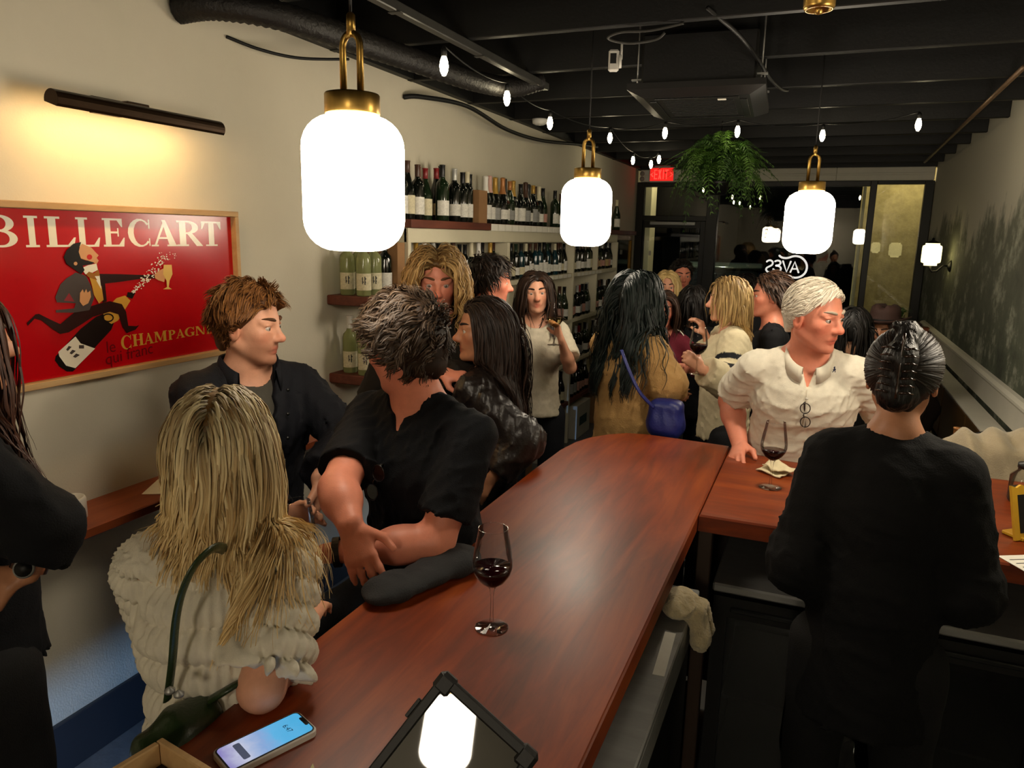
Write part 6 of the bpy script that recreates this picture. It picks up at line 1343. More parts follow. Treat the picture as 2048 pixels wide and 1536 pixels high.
    ctr = np.where((PA[..., 2] < p.nb[2])[..., None], np.stack([np.full(PA.shape[:2], p.nb[0]), np.full(PA.shape[:2], p.nb[1]), PA[..., 2]], -1), (hc+HR @ np.array((-0.01, 0, 0.0))*hs)[None, None])
    ow = PA-ctr; ow /= np.linalg.norm(ow, axis=2)[..., None]+1e-9; tw_ = rs.normal(size=(n, 1, 1))*0.45; b1 = np.cross(tn_, ow); b1 /= np.linalg.norm(b1, axis=2)[..., None]+1e-9; b1 = b1+ow*tw_; b1 /= np.linalg.norm(b1, axis=2)[..., None]+1e-9
    rad = (r*(0.6+0.8*rs.rand(n))[:, None]*(1-0.75*t**3)[None])[..., None]
    V = np.stack([PA-rad*b1-ow*rad*0.25, PA+ow*rad*0.25, PA+rad*b1-ow*rad*0.25], 2).reshape(-1, 3)
    base = np.arange(n)[:, None, None]*m*3+np.arange(m-1)[None, :, None]*3; j = np.arange(2)[None, None, :]
    Qh = np.stack([base+j, base+j+1, base+3+j+1, base+3+j], -1).reshape(-1, 4)
    mixv = rs.beta(0.8, 0.8, n)[:, None]*0.75+rs.beta(0.8, 0.8, n)[gid][:, None]*0.25; cs = c1*(1-mixv)+c2*mixv; cs = cs*rs.uniform(0.8, 1.15, (n, 1)); CC = np.repeat(cs[:, None, :], m, 1)
    if ct is not None: CC = CC*(1-t[None, :, None]*0.6)+ct*t[None, :, None]*0.6
    if root_dark: CC = CC*(1-root_dark*np.exp(-t*7)[None, :, None])
    CC = np.repeat(CC[:, :, None, :], 3, 2).reshape(-1, 3)
    me = np_mesh('hair', np.concatenate([Vc, V])-org, np.concatenate([Qc, Qh+len(Vc)]), colors=np.clip(np.concatenate([Cc, CC]), 0, 1))
    p.hair = tag(link('hair', me, m_hair, p.root), kind='stuff'); p.hairpaths = PA
    return p

def collar(p, m, h=0.03, fold=0.045, r=0.068, gap=0.35, point=0.02, name='collar', z0=0.0, flare=0.012, fr=0.012):
    """turned-down collar around the neck: stand, then an outer fold that lengthens toward the front"""
    s = p.s; n = 30; vs = []
    for i in range(n+1):
        a = gap+(2*PI-2*gap)*i/n; front = max(0, math.cos(a)); d = p.F*math.cos(a)+p.L*math.sin(a); rr = r*s*(1.0+0.10*abs(math.sin(a)))
        drop = 0.035*s*front+0.0; c = p.nb+p.F*(fr+0.02*front)*s+p.U*(z0-drop)
        up = c+d*rr+p.U*h*s*(1-0.35*front); top = c+d*(rr+0.006)+p.U*h*s*(1.05-0.35*front); lo = c+d*(rr+flare+0.010*s)+p.U*(h*(1-0.35*front)-fold*(1+0.5*front*point/0.02))*s
        vs += [c+d*(rr-0.002)-p.U*0.01, up, top, lo]
    V = np.array(vs)-p.org; Q = np.array([(i*4+k, (i+1)*4+k, (i+1)*4+k+1, i*4+k+1) for i in range(n) for k in range(3)])
    o = link(name, np_mesh(name, V, Q), m, p.root); md = o.modifiers.new('thick', 'SOLIDIFY'); md.thickness = 0.003; md.offset = 0
    return o
def wrist_band(p, sd, m, name='wristband', r=0.031, w=0.010, back=0.02, dial=None):
    S, E, W = p.ARM[sd]; u = unit(W-E); c = W-u*back*p.s; ref = unit(np.cross(u, (0.3, 0.1, 1))); v = np.cross(u, ref); P = []
    for i in range(24): a = 2*PI*i/24; P.append(tuple(c+(ref*math.cos(a)+v*math.sin(a))*r*p.s-p.org))
    o = MB().tube(P, 0.0035, 6, closed=True, sq=1).build(name, m, p.root)
    mb = MB(); vs = []; fs = []
    for i in range(24):
        a = 2*PI*i/24; d = (ref*math.cos(a)+v*math.sin(a)); vs += [c+d*(r+0.001)*p.s-u*w/2-p.org, c+d*(r+0.001)*p.s+u*w/2-p.org, c+d*(r+0.0045)*p.s+u*w/2-p.org, c+d*(r+0.0045)*p.s-u*w/2-p.org]
    for i in range(24):
        j = (i+1) % 24
        for k in range(4): fs.append((i*4+k, j*4+k, j*4+(k+1) % 4, i*4+(k+1) % 4))
    bpy.data.objects.remove(o); o = MB().add(vs, fs).build(name, m, p.root)
    if dial is not None:
        d = unit(V3(dial)-u*u.dot(dial)); t = np.cross(u, d); q = c+d*(r+0.004)*p.s; Mx_ = Matrix(((t[0], u[0], d[0], q[0]-p.org[0]), (t[1], u[1], d[1], q[1]-p.org[1]), (t[2], u[2], d[2], q[2]-p.org[2]), (0, 0, 0, 1)))
        dl = MB().lathe([(0, 0), (0.019, 0), (0.020, 0.003), (0.018, 0.008), (0, 0.008)], 20, Mx_).build('watch_case', m_steel, p.root); MB().lathe([(0, 0.0082), (0.016, 0.0082), (0, 0.0088)], 18, Mx_).build('watch_dial', m_cord, p.root)
    return o
def glasses_hang(label, pos, F, D, lens='#0b0b0c', sc=1.0, clear=False):
    """folded sunglasses hooked on a neckline: D runs along the frame front, F faces outward"""
    t = empty('sunglasses', tuple(pos), 0, label, 'sunglasses'); D = unit(D); F = unit(F-D*D.dot(F)); X = np.cross(D, F); m_fr = mat('spectacle_frame', '#151313', 0.25, spec=.6)
    ml = glass_mat('clear_lens', (0.9, 0.9, 0.9)) if clear else mat('dark_lens', lens, 0.06, spec=0.8, coat=0.5)
    for k in (-1, 1):
        c = D*k*0.034*sc; ring = [tuple(c+(D*math.cos(a)*0.025+X*math.sin(a)*0.021)*sc) for a in np.linspace(0, 2*PI, 21)[:-1]]
        MB().tube(ring, 0.0022*sc, 6, closed=True).build('lens_rim', m_fr, t); MB().add([tuple(np.array(q)) for q in ring], [tuple(range(20))]).build('lens', ml, t)
        MB().tube([tuple(D*k*0.060*sc+X*0.006), tuple(D*k*0.062*sc-F*0.010), tuple(D*k*(0.062-0.11)*sc-F*0.014+X*0.004)], 0.0022*sc, 6).build('temple_arm', m_fr, t)
    MB().tube([tuple(-D*0.010*sc+X*0.004), tuple(X*0.008*sc), tuple(D*0.010*sc+X*0.004)], 0.0022*sc, 6).build('bridge', m_fr, t)
    return t
# ------------------------------------------------------------------ the cast
CAST = {}
def arm(w, **k): return dict(wrist=w, **k)
# man in the white polo leaning at the bar
pw = V3(-0.245, 3.08, 1.105)
po_ = person('white-haired man in a white polo shirt leaning on the bar end', deep(1630, 632, 2.82), -86, -36, hpitch=5, htilt=2, skin='ruddy', lean=13, s=1.04, hs=1.10, h=0.009, hh=0.0048, fat=0.030, build=1.10, brow='#b9ab98', pants='#2a2c33',
    arms={'R': dict(wrist=pw, elbow=(-0.315, 3.28, 1.24), dir=(-0.03, -0.75, -0.25), palm=(0.55, 0.0, -0.8), hand=dict(curl=(0.22, 0.25, 0.3, 0.35), thumb=0.35), fine=0.0055, thick=1.12),
          'L': dict(wrist=(0.37, 3.02, 1.105), elbow=(0.34, 3.26, 1.20), dir=(-0.35, -0.6, -0.05), palm=(0, 0, -1), thick=1.12)},
    shirt=dict(name='polo_shirt', col='#d9d3c2', sleeve=0.72, hem=0.16, infl=0.018, wr=0.008, wrs=48, vw=0.03, vneck=0.075, flare=0.018, hg=0.007, neck=0.004, bump=(420, 0.25)),
    hair=dict(col='#ece3d2', col2='#b9ae9a', n=2000, length=0.040, seg=8, lift=0.08, flow=lambda q: np.stack([-0.7+0.9*np.clip((q[:, 0]-0.02)/0.05, 0, 1), -0.6-0.5*np.clip((q[:, 0]-0.02)/0.05, 0, 1), -0.1-0.2*np.clip((q[:, 0]-0.02)/0.05, 0, 1)], 1), hug=True, grav=0.10, r=0.0016, cap=0.011, clump=0.5, nclump=110, noise=0.10, curl=0.002, freq=30, line=[-0.075, -0.065, -0.045, 0.0, 0.028, 0.058, 0.080, 0.10]))
m_polo = mat('cloth_#d9d3c2_0.85')
collar(po_, m_polo, r=0.071, gap=0.30, fold=0.038, h=0.026, z0=0.010, point=0.02, flare=0.008)
s_ = po_.s
MB().tube([tuple(po_.nb+po_.F*(0.135+0.03*t)-po_.U*(0.085+0.16*t)+po_.L*0.0-po_.org) for t in np.linspace(0, 1, 6)], [0.004, 0.013, 0.014, 0.014, 0.014, 0.010], 8, sq=0.25).build('placket', m_polo, po_.root)
for k_ in range(2):
    q_ = po_.nb+po_.F*(0.150+0.02*k_)-po_.U*(0.115+0.06*k_)-po_.org; MB().lathe([(0, 0), (0.0055, 0), (0.0055, 0.003), (0, 0.003)], 12, rotm('X', PI/2, tuple(q_))).build('button', m_white, po_.root)
lg_ = at(1668, 740, 1, po_.nb[1]-0.16*1.0); lgp = lg_-po_.org
MB().add([(lgp[0]+x*0.011, lgp[1], lgp[2]+z*0.011) for x, z in ((-.5, 0), (-.1, .3), (-.2, .9), (.1, 1.3), (.35, 1.0), (.25, .6), (.6, .3), (.45, -.1), (.55, -.8), (.3, -.8), (.15, -.2), (-.3, -.9), (-.5, -.8), (-.2, -.1))], [tuple(range(14))]).build('chest_emblem', mat('emblem_navy', '#1c2340', .7, var=(90, .1)), po_.root)
gp_ = po_.nb+po_.F*0.172-po_.U*0.175; glasses_hang('reading glasses hooked on the white polo shirt placket', gp_, po_.F, -po_.U+0.1*po_.L, sc=0.85, clear=True)

# navy jacket man by the left wall
nv = person('brown-haired bearded man in an open navy jacket by the poster', deep(500, 650, 2.45), -30, 12, hpitch=3, skin='fair', s=1.0, hs=1.06, h=0.009, hh=0.005, beard=0.75, build=1.05, lean=2, pants='#121419', brow='#5a3a22',
    arms={'R': dict(wrist=deep(553, 1040, 2.18), pole=(-0.6, -0.5, -0.5), dir=CAMR @ np.array((0.85, 0.25, 0.05)), palm=CAMR @ np.array((0.1, -0.3, 0.9)), hand=dict(curl=(0.35, 0.45, 0.5, 0.5), thumb=0.1, spread=0.1), fine=0.006),
          'L': dict(wrist=deep(636, 958, 2.32), pole=(0.6, 0.6, -0.4), dir=(0.02, -0.05, -0.9), palm=(-0.6, -0.3, 0), hand=dict(curl=(0.2, 0.25, 0.35, 0.4), thumb=0.2), fine=0.006)},
    shirt=[dict(name='t_shirt', col='#4a473f', sleeve=0.5, hem=0.05, infl=0.010, wr=0.003, flare=0.0, neck=0.006),
           dict(name='jacket', col='#0b0d15', sleeve=1.93, hem=0.22, infl=0.034, wr=0.008, wrs=60, vw=0.06, vneck=0.33, neck=0.010, cuff=0.010, hg=0.010, high=0.01, rough=0.75)],
    hair=dict(col='#5d3a1e', col2='#8a5a2c', n=2200, length=0.055, seg=9, lift=0.45, comb=(0.05, -0.55, 0.1), grav=0.14, side_len=lambda q: np.clip((q[:, 2]+0.05)/0.09, 0.3, 1.0), r=0.0018, cap=0.016, clump=0.55, nclump=80, noise=0.18, curl=0.005, freq=35, line=[-0.09, -0.08, -0.06, -0.01, 0.02, 0.046, 0.066, 0.085]))
collar(nv, mat('cloth_#0b0d15_0.75'), r=0.080, gap=0.75, fold=0.055, h=0.045, z0=0.012, point=0.03, flare=0.014)
for k_ in range(5):
    q_ = nv.nb+nv.F*(0.10+0.05*min(k_, 2)/2)-nv.U*(0.04+0.075*k_)+nv.L*(0.085-0.012*k_); dk = MB().lathe([(0, 0), (0.006, 0), (0.006, 0.003), (0, 0.004)], 10, Matrix.Translation(tuple(q_-nv.org+nv.F*0.035)) @ Vector(tuple(nv.F)).to_track_quat('Z', 'Y').to_matrix().to_4x4()); dk.build('snap_button', m_darksteel, nv.root)
hw = nv.ARM['R'][2]
wine_glass(tuple(deep(598, 1060, 2.10)-np.array((0, 0, 0.16))), 'wine glass held in the hand of the navy jacket man', 0.125, m_redwine, 1.05)

# man in the black v-neck tee seated at the bar
tee_w = V3(-1.125, 1.485, 1.105)
tm = person('dark-haired man in a black v-neck tee seated at the bar edge', deep(806, 690, 2.04), 258, 172, hpitch=10, htilt=-3, skin='ruddy', s=1.05, hs=1.08, h=0.009, hh=0.0055, build=1.10, fat=0.012, lean=5, legs='sit', seat=0.8, pants='#3c4654', shoes='#2a2320',
    arms={'L': dict(wrist=tee_w, elbow=V3(-0.872, 1.62, 1.135), dir=(-0.8, -0.35, -0.35), palm=(0.1, -0.5, -0.8), hand=dict(curl=(0.45, 0.5, 0.5, 0.5), thumb=0.2), fine=0.006, thick=1.12),
          'R': dict(wrist=deep(700, 1046, 1.83), elbow=deep(676, 978, 1.93), dir=CAMR @ np.array((0.30, -0.85, 0.12)), palm=CAMR @ np.array((0.1, -0.25, -0.9)), hand=dict(curl=(0.14, 0.16, 0.18, 0.2), thumb=0.05, spread=0.09), fine=0.006, thick=1.12)},
    knees={'R': (-1.27, 1.33, 0.80), 'L': (-1.06, 1.30, 0.80)},
    shirt=dict(name='t_shirt', col='#07090e', sleeve=0.78, hem=0.14, infl=0.016, wr=0.007, wrs=55, vw=0.026, vneck=0.05, flare=0.010, hg=0.0068, neck=0.002, high=0.015),
    hair=dict(col='#2a1c12', col2='#4d3c2c', n=2600, length=0.045, seg=8, lift=0.4, comb=(0.5, 0.35, 0.0), grav=0.12, r=0.0023, cap=0.020, clump=0.65, nclump=170, noise=0.35, curl=0.006, freq=90, line=[-0.095, -0.085, -0.06, -0.008, 0.022, 0.05, 0.075, 0.095]))
wrist_band(tm, 'L', m_rub, r=0.033, w=0.018, back=0.03)
gq = tm.nb+tm.F*0.178*tm.s-tm.U*0.165*tm.s; glasses_hang('black sunglasses hooked on the neckline of the black tee', gq, tm.F, -tm.U*0.9-tm.L*0.45)
stool_y = tm.pelv
ks = empty('bar_stool', (tm.pelv[0], tm.pelv[1], 0), 0.1, 'dark bar stool under the man in the black tee', 'stool')
zs_ = tm.pelv[2]-0.145
MB().lathe([(0, zs_-0.05), (0.16, zs_-0.05), (0.175, zs_-0.03), (0.175, zs_-0.01), (0.16, zs_), (0, zs_)], 26).build('seat', m_panel, ks)
for a_ in range(4): an = PI/4+a_*PI/2; MB().tube([(0.20*math.cos(an), 0.20*math.sin(an), 0.0), (0.12*math.cos(an), 0.12*math.sin(an), zs_-0.051)], 0.014, 8).build('leg', m_blackmetal, ks)
MB().tube([(0.175*math.cos(a), 0.175*math.sin(a), 0.27) for a in np.linspace(0, 2*PI, 25)[:-1]], 0.009, 6, closed=True).build('foot_ring', m_blackmetal, ks)
# folded dark jacket on the bar edge under his arm
jq = V3(-0.850, 1.50, BZ+0.001); jk = empty('folded_jacket', tuple(jq), 0, 'dark grey folded jacket on the bar edge under his forearm', 'jacket')
sdf_object('cloth', [slabcap(jq+V3(-0.035, -0.12, 0.022), jq+V3(0.045, 0.13, 0.024), (1, 0, 0), 0.055, 0.022, 0.065, 0.024), ellipsoid(jq+V3(0.05, 0.12, 0.026), (0.05, 0.07, 0.026)), ellipsoid(jq+V3(-0.04, -0.10, 0.022), (0.045, 0.07, 0.021))], 0.007, mat('grey_jacket', '#262729', 0.85, var=(30, .15), bump=(250, .3)), jk, 0.03, jq, wrinkle(35, 0.004, 6), cuts=[(jq, (0, 0, -1))])

# blonde woman in the gathered white blouse, seen from behind
def blouse(P, p):
    S, E, W = p.ARM['R']; out = np.zeros(len(P)); up = V3(0, 0, 1)
    for sd in 'LR':
        S, E, W = p.ARM[sd]; u = unit(E-S); t = (P-S) @ u; rv = P-S-t[:, None]*u; d = np.linalg.norm(rv, axis=1); ref = unit(np.cross(u, (0.2, 0.4, 1))); v = np.cross(u, ref); an = np.arctan2(rv @ v, rv @ ref)
        side = (P-p.nb) @ (p.L if sd == 'L' else -p.L); w = np.clip((side-0.10*p.s)/0.03, 0, 1)*(d < 0.13); k = np.abs(np.sin(PI*(t+0.03)/0.052)); ph = np.floor((t+0.03)/0.052)
        out += w*(-0.019*k**0.7+0.012-0.0062*np.sin(an*24+ph*2.1)*(1-0.5*k))
        r_ = t > np.linalg.norm(E-S)*0.80; out += w*r_*(-0.008*np.sin(an*13))
        wt = 1-w if sd == 'L' else wt*(1-w)
    zt = (p.nb-P) @ p.U; an = np.arctan2((P-p.chest) @ p.L, (P-p.chest) @ p.F); k = np.abs(np.sin(PI*zt/0.068)); ph = np.floor(zt/0.068)
    out += wt*(-0.018*k**0.7+0.010-0.0045*np.sin(an*40+ph*1.7)*(1-0.5*k))
    return out
bl = person('blonde woman in a gathered white blouse leaning an elbow on the bar', deep(440, 905, 1.45), 118, 122, hpitch=8, htilt=4, female=True, skin='fair', s=0.97, hs=0.98, h=0.010, hh=0.008, lean=6, pants='#1a1c20', build=0.95,
    arms={'R': dict(wrist=(-0.955, 1.19, 1.102), elbow=V3(-0.868, 0.948, 1.112), dir=(-0.35, 0.8, 0.0), palm=(0, 0, -1), thick=1.15, hand=dict(curl=(0.4, 0.45, 0.5, 0.5))),
          'L': dict(pole=(-0.2, 0.1, -0.9), wrist=(-1.22, 1.33, 1.02))},
    shirt=dict(name='blouse', col='#d6cfbd', sleeve=0.86, hem=0.10, infl=0.016, wr=0.002, flare=0.026, hg=0.0046, neck=0.03, sl_infl=0.002, wrf=blouse, bump=(500, 0.2), hem_flare=0.01),
    hair=dict(col='#8a6432', col2='#fbe8b6', n=4600, length=0.335, lj=0.2, seg=22, side_len=lambda q: np.clip((q[:, 2]+0.18)*1.15/0.335, 0.25, 1.1)*np.where(q[:, 1] > 0.045, 0.72, 1.0)+np.where(q[:, 1] < -0.045, 0.42, 0.0), lift=0.05, flow=lambda q: np.stack([-0.55-0*q[:, 0], np.sign(q[:, 1]-0.005)*0.7*np.clip((q[:, 2]-0.04)/0.05, 0, 1), -0.35+0*q[:, 0]], 1), grav=1.3, r=0.0021, cap=0.012, clump=0.45, nclump=220, noise=0.06, curl=0.007, freq=38, hang=True, root_dark=0.75, drape=0.9, tip='#dcb878', amp0=0.05, line=[-0.1, -0.09, -0.07, -0.02, 0.02, 0.045, 0.066, 0.085]))
# green shoulder bag hanging behind her
m_green = mat('green_leather', '#24361a', 0.35, var=(20, .15), bump=(150, .15), coat=.2)
shp = bl.SH['R']; gb0 = deep(345, 1440, 1.30); gb = empty('shoulder_bag', tuple(gb0), 0, 'dark green leather shoulder bag hanging from the blonde woman', 'bag')
pts = [deep(335, 1400, 1.30), deep(345, 1320, 1.27), deep(352, 1240, 1.25), deep(366, 1180, 1.235), deep(392, 1128, 1.235), deep(428, 1096, 1.27), deep(452, 1100, 1.36)]
MB().tube([tuple(q-gb0) for q in smooth_path(pts)], 0.010, 8, sq=0.35).build('strap', m_green, gb)
sdf_object('bag_body', [rbox(gb0+V3(0.01, 0, -0.05), (0.045, 0.075, 0.05), 0.025), ellipsoid(gb0+V3(0.01, 0.02, -0.01), (0.04, 0.065, 0.03))], 0.009, m_green, gb, 0.03, gb0, wrinkle(30, 0.004, 3))
for (x, y) in ((340, 1385), (358, 1392)): MB().lathe([(0, 0), (0.008, 0), (0.009, 0.005), (0, 0.012)], 12, Matrix.Translation(tuple(deep(x, y, 1.24)-gb0))).build('metal_stud', m_steel, gb)
pts = [deep(420, 1400, 1.33), deep(470, 1370, 1.33), deep(520, 1345, 1.40)]; MB().tube([tuple(q-gb0) for q in pts], 0.012, 8, sq=0.5).build('top_handle', m_green, gb)

# woman at the left edge in black
lw = person('woman in black with long brown hair at the left edge, wearing a watch', deep(-92, 680, 1.55), 70, 60, female=True, skin='tan', s=1.0, h=0.011, hh=0.009, pants='#050506',
    arms={'R': dict(wrist=deep(52, 1150, 1.50), elbow=deep(92, 1052, 1.52), dir=CAMR @ np.array((-0.9, -0.15, 0.1)), palm=(-0.3, 0.3, -0.6), hand=dict(curl=(0.3, 0.35, 0.4, 0.4)), fine=0.007)},
    shirt=dict(name='sweater', col='#07080c', sleeve=1.72, hem=0.02, infl=0.022, wr=0.006, flare=0.0, cuff=0.012, hg=0.011, neck=0.012, sl_infl=0.008),
    hair=dict(col='#2a150c', col2='#4a2816', n=1600, length=0.42, seg=20, lift=0.1, comb=(-0.4, 0, -0.4), part=0.0, grav=1.2, r=0.0032, cap=0.014, clump=0.4, nclump=80, curl=0.007, freq=25, hang=True, drape=1.0, hcap=0.011))
wrist_band(lw, 'R', mat('rose_gold', '#b98a78', 0.25, 1.0, var=(60, .2)), name='watch_strap', r=0.030, w=0.016, back=0.018, dial=CAMR @ np.array((0.35, 0.3, 0.85)))

# bartender, seen from behind, hair clipped up
bt = person('bartender in a black sweater with clipped-up dark hair, back turned', deep(1806, 756, 1.88), 82, 78, hpitch=6, female=True, skin='tan', s=1.0, hs=0.97, h=0.011, hh=0.007, build=0.92, fat=0.012, pants='#050506', lean=4,
    arms={'R': dict(wrist=(0.40, 2.23, 0.98), pole=(0.2, -0.4, -0.8)), 'L': dict(wrist=(0.06, 2.2, 0.98), pole=(-0.2, -0.4, -0.8))},
    shirt=dict(name='sweater', col='#060607', sleeve=1.9, hem=0.20, infl=0.034, wr=0.008, wrs=45, flare=0.0, hg=0.009, neck=0.006, sl_infl=0.012, cuff=0.01, high=0.0),
    hair=dict(col='#0d0a09', col2='#2a1f17', n=2200, length=0.19, seg=12, lift=0.0, comb=(-0.9, 0, 0.1), grav=0.0, r=0.0024, cap=0.011, clump=0.25, nclump=90, noise=0.04, hang=False, drape=0.5, hug=True, target=(-0.12, 0.0, 0.03), cap_wr=0.003, line=[-0.085, -0.075, -0.055, -0.005, 0.022, 0.050, 0.076, 0.095]))
hq = bt.hp
sdf_object('hair_twist', [capsule(hq(-0.105, 0.004, -0.045), hq(-0.115, 0.0, 0.055), 0.030, 0.036), capsule(hq(-0.115, 0.0, 0.05), hq(-0.075, -0.01, 0.125), 0.034, 0.022), ellipsoid(hq(-0.08, 0.0, -0.03), (0.05, 0.05, 0.05)), capsule(hq(-0.06, -0.02, 0.12), hq(-0.10, 0.02, 0.135), 0.016, 0.010)], 0.006, mat('hair_black', '#120d0b', 0.38, var=(60, .3, (1, 1, .2)), bump=(120, 0.7, (1, 1, 0.12))), bt.root, 0.02, bt.org, wrinkle(90, 0.003, 2, (1.2, 1.2, 0.25)))
m_clip = mat('tortoise_clip', '#2c1a10', 0.2, coat=.5, var=(40, .4))
for k_ in range(7):
    u_ = -0.03+k_*0.018
    for q_ in (-1, 1): MB().tube([tuple(hq(-0.15, -0.012*q_, u_)-bt.org), tuple(hq(-0.152, -0.030*q_, u_+0.003)-bt.org), tuple(hq(-0.138, -0.042*q_, u_)-bt.org)], [0.0035, 0.003, 0.0012], 6).build('clip_tooth', m_clip, bt.root)
MB().tube([tuple(hq(-0.147+0.002*math.sin(i), -0.006, -0.045+i*0.018)-bt.org) for i in range(10)], 0.006, 8, sq=0.6).build('clip_spine', m_clip, bt.root)

# long curly haired man
cu = person('man with long curly blond hair and dark jacket facing the room', deep(874, 566, 3.2), -58, -60, hpitch=4, skin='ruddy', s=1.04, hs=1.08, h=0.012, hh=0.006, beard=0.3, pants='#15130f', brow='#6a4a2c',
    arms={'L': dict(wrist=deep(880, 745, 2.90), pole=(0.6, 0.3, -0.6), dir=CAMR @ np.array((0.8, -0.15, 0.2)), palm=(0, 0.3, -1), fine=0.008)},
    shirt=dict(name='jacket', col='#1e1a15', sleeve=1.9, hem=0.15, infl=0.03, wr=0.007, vneck=0.09, hg=0.012, neck=0.004, flare=0),
    hair=dict(col='#7a5528', col2='#d8b274', n=2600, length=0.32, lj=0.25, seg=26, lift=0.22, face_w=0.066, flow=lambda q: np.stack([-0.3-0.5*(q[:, 0] > 0.03), np.sign(q[:, 1])*0.9, -0.15+0*q[:, 0]], 1), grav=0.75, r=0.0028, cap=0.016, clump=0.55, nclump=170, noise=0.12, curl=0.013, freq=60, hang=True, root_dark=0.5, drape=2.2, amp0=0.1, hcap=0.01, line=[-0.1, -0.09, -0.07, -0.03, 0.012, 0.046, 0.07, 0.09]))
for k_ in range(4): MB().tube([tuple(cu.nb+cu.F*0.12-cu.U*(0.02+0.02*k_)+cu.L*(0.03+0.012*k_)-cu.org), tuple(cu.nb+cu.F*0.14-cu.U*(0.10+0.02*k_)+cu.L*(-0.02+0.012*k_)-cu.org)], 0.003, 5).build('jacket_stripe', m_white, cu.root)
# dark-haired man in profile behind him
dk = person('dark-haired man in profile before the bottle shelves', deep(982, 563, 3.9), 30, 24, hpitch=4, skin='ruddy', s=1.03, h=0.014, hh=0.008, pants='#14151a', shirt=dict(col='#15161b', sleeve=0.7, hem=0.12, infl=0.018, hg=0.013),
    hair=dict(col='#120c09', col2='#2a1c13', n=700, length=0.06, seg=7, lift=0.6, comb=(0.2, 0, -0.1), grav=0.2, r=0.003, cap=0.02, clump=0.5, nclump=60, noise=0.35, curl=0.006, freq=50, hcap=0.01))
# woman in the dark leather jacket
le = person('dark-haired woman in a brown-black leather jacket facing the curly man', deep(966, 662, 2.95), 180, 216, hpitch=-2, female=True, skin='tan', s=0.97, hs=1.02, h=0.011, hh=0.006, pants='#101012', lips=(0.75, 0.35, 0.36), brow='#1a1210',
    arms={'L': dict(wrist=deep(985, 955, 2.8), elbow=deep(1046, 880, 2.82)), 'R': dict(wrist=(-1.45, 2.7, 1.05), pole=(0, 0.6, -0.4))},
    shirt=dict(name='leather_jacket', col='#1c1512', sleeve=1.9, hem=0.14, infl=0.03, wr=0.008, wrs=55, hg=0.009, neck=0.012, rough=0.38, sheen=0.0, spec=0.5, flare=0, sl_infl=0.014, bump=(90, 0.35)),
    hair=dict(col='#140e0b', col2='#33231a', n=2200, length=0.44, lj=0.15, seg=22, lift=0.05, flow=lambda q: np.stack([-0.7+0*q[:, 0], np.sign(q[:, 1])*0.12, -0.1+0*q[:, 0]], 1), grav=1.1, r=0.0028, cap=0.012, clump=0.4, nclump=120, noise=0.05, curl=0.006, freq=30, hang=True, drape=0.9, hcap=0.009, line=[-0.1, -0.09, -0.07, -0.03, 0.015, 0.05, 0.074, 0.09]))
# woman in the cream top with a white wine
cw = deep(1122, 678, 4.1)
cr_ = person('brunette woman in a cream top holding white wine by the shelves', deep(1072, 586, 4.3), -68, -66, hpitch=-2, htilt=4, female=True, skin='fair', s=1.0, h=0.012, hh=0.007, pants='#10141d', lips=(0.75, 0.35, 0.36), brow='#2a1a12',
    arms={'L': dict(wrist=cw, elbow=deep(1140, 735, 4.25), dir=CAMR @ np.array((-0.25, 0.8, 0.1)), palm=CAMR @ np.array((-0.9, -0.2, 0.3)), hand=dict(curl=(0.5, 0.55, 0.6, 0.6), thumb=0.4), fine=0.008), 'R': dict(wrist=(-1.78, 3.95, 0.98), pole=(-0.6, 0.2, -.2))},
    shirt=dict(name='top', col='#cfc6b0', sleeve=0.75, hem=0.02, infl=0.02, wr=0.007, hg=0.011, neck=0.008, flare=0.02, hem_flare=0.02),
    hair=dict(col='#1d120c', col2='#3a261a', n=800, length=0.36, seg=20, lift=0.1, comb=(-0.5, 0, -0.2), part=0.01, grav=1.1, r=0.004, cap=0.013, clump=0.4, nclump=60, curl=0.007, freq=30, hang=True, drape=1.0, hcap=0.011))
wine_glass(tuple(deep(1108, 690, 4.08)), 'glass of white wine held by the woman in cream top', 0.150, m_whitewine, 1.0)
# woman in tan sweater with long dark hair and blue bag
tn_w = person('woman in a tan sweater with long black curly hair, back turned', deep(1272, 602, 3.55), 58, 70, female=True, skin='tan', s=1.02, hs=1.02, h=0.012, hh=0.009, pants='#141a2c', build=1.08,
    arms={'R': dict(wrist=deep(1345, 760, 3.5), elbow=deep(1335, 770, 3.42), pole=(0.8, -0.2, -0.4)), 'L': dict(wrist=(-0.70, 3.82, 1.12), pole=(-.2, -.3, -.9))},
    shirt=dict(name='sweater', col='#a3804f', sleeve=1.95, hem=0.03, infl=0.034, wr=0.009, wrs=50, hg=0.010, neck=0.012, sl_infl=0.016, flare=0, cuff=0.0, bump=(160, 0.7)),
    hair=dict(col='#0b1210', col2='#14211e', n=2200, length=0.42, lj=0.25, seg=22, lift=0.2, comb=(-0.5, 0, -0.3), part=0.0, grav=0.9, r=0.0036, cap=0.018, clump=0.45, nclump=130, noise=0.10, curl=0.010, freq=40, hang=True, drape=1.6, hcap=0.011, amp0=0.1))
tb0 = deep(1332, 835, 3.35); bgb = empty('crossbody_bag', tuple(tb0), 0, 'royal blue crossbody bag worn by the woman in tan sweater', 'bag'); m_blue = mat('blue_leather', '#1d2466', 0.4, var=(20, .1), bump=(120, .15))
sdf_object('bag_body', [rbox(tb0, (0.075, 0.05, 0.085), 0.035), ellipsoid(tb0+V3(0, 0, -0.03), (0.085, 0.06, 0.07))], 0.009, m_blue, bgb, 0.03, tb0, wrinkle(30, 0.004, 4))
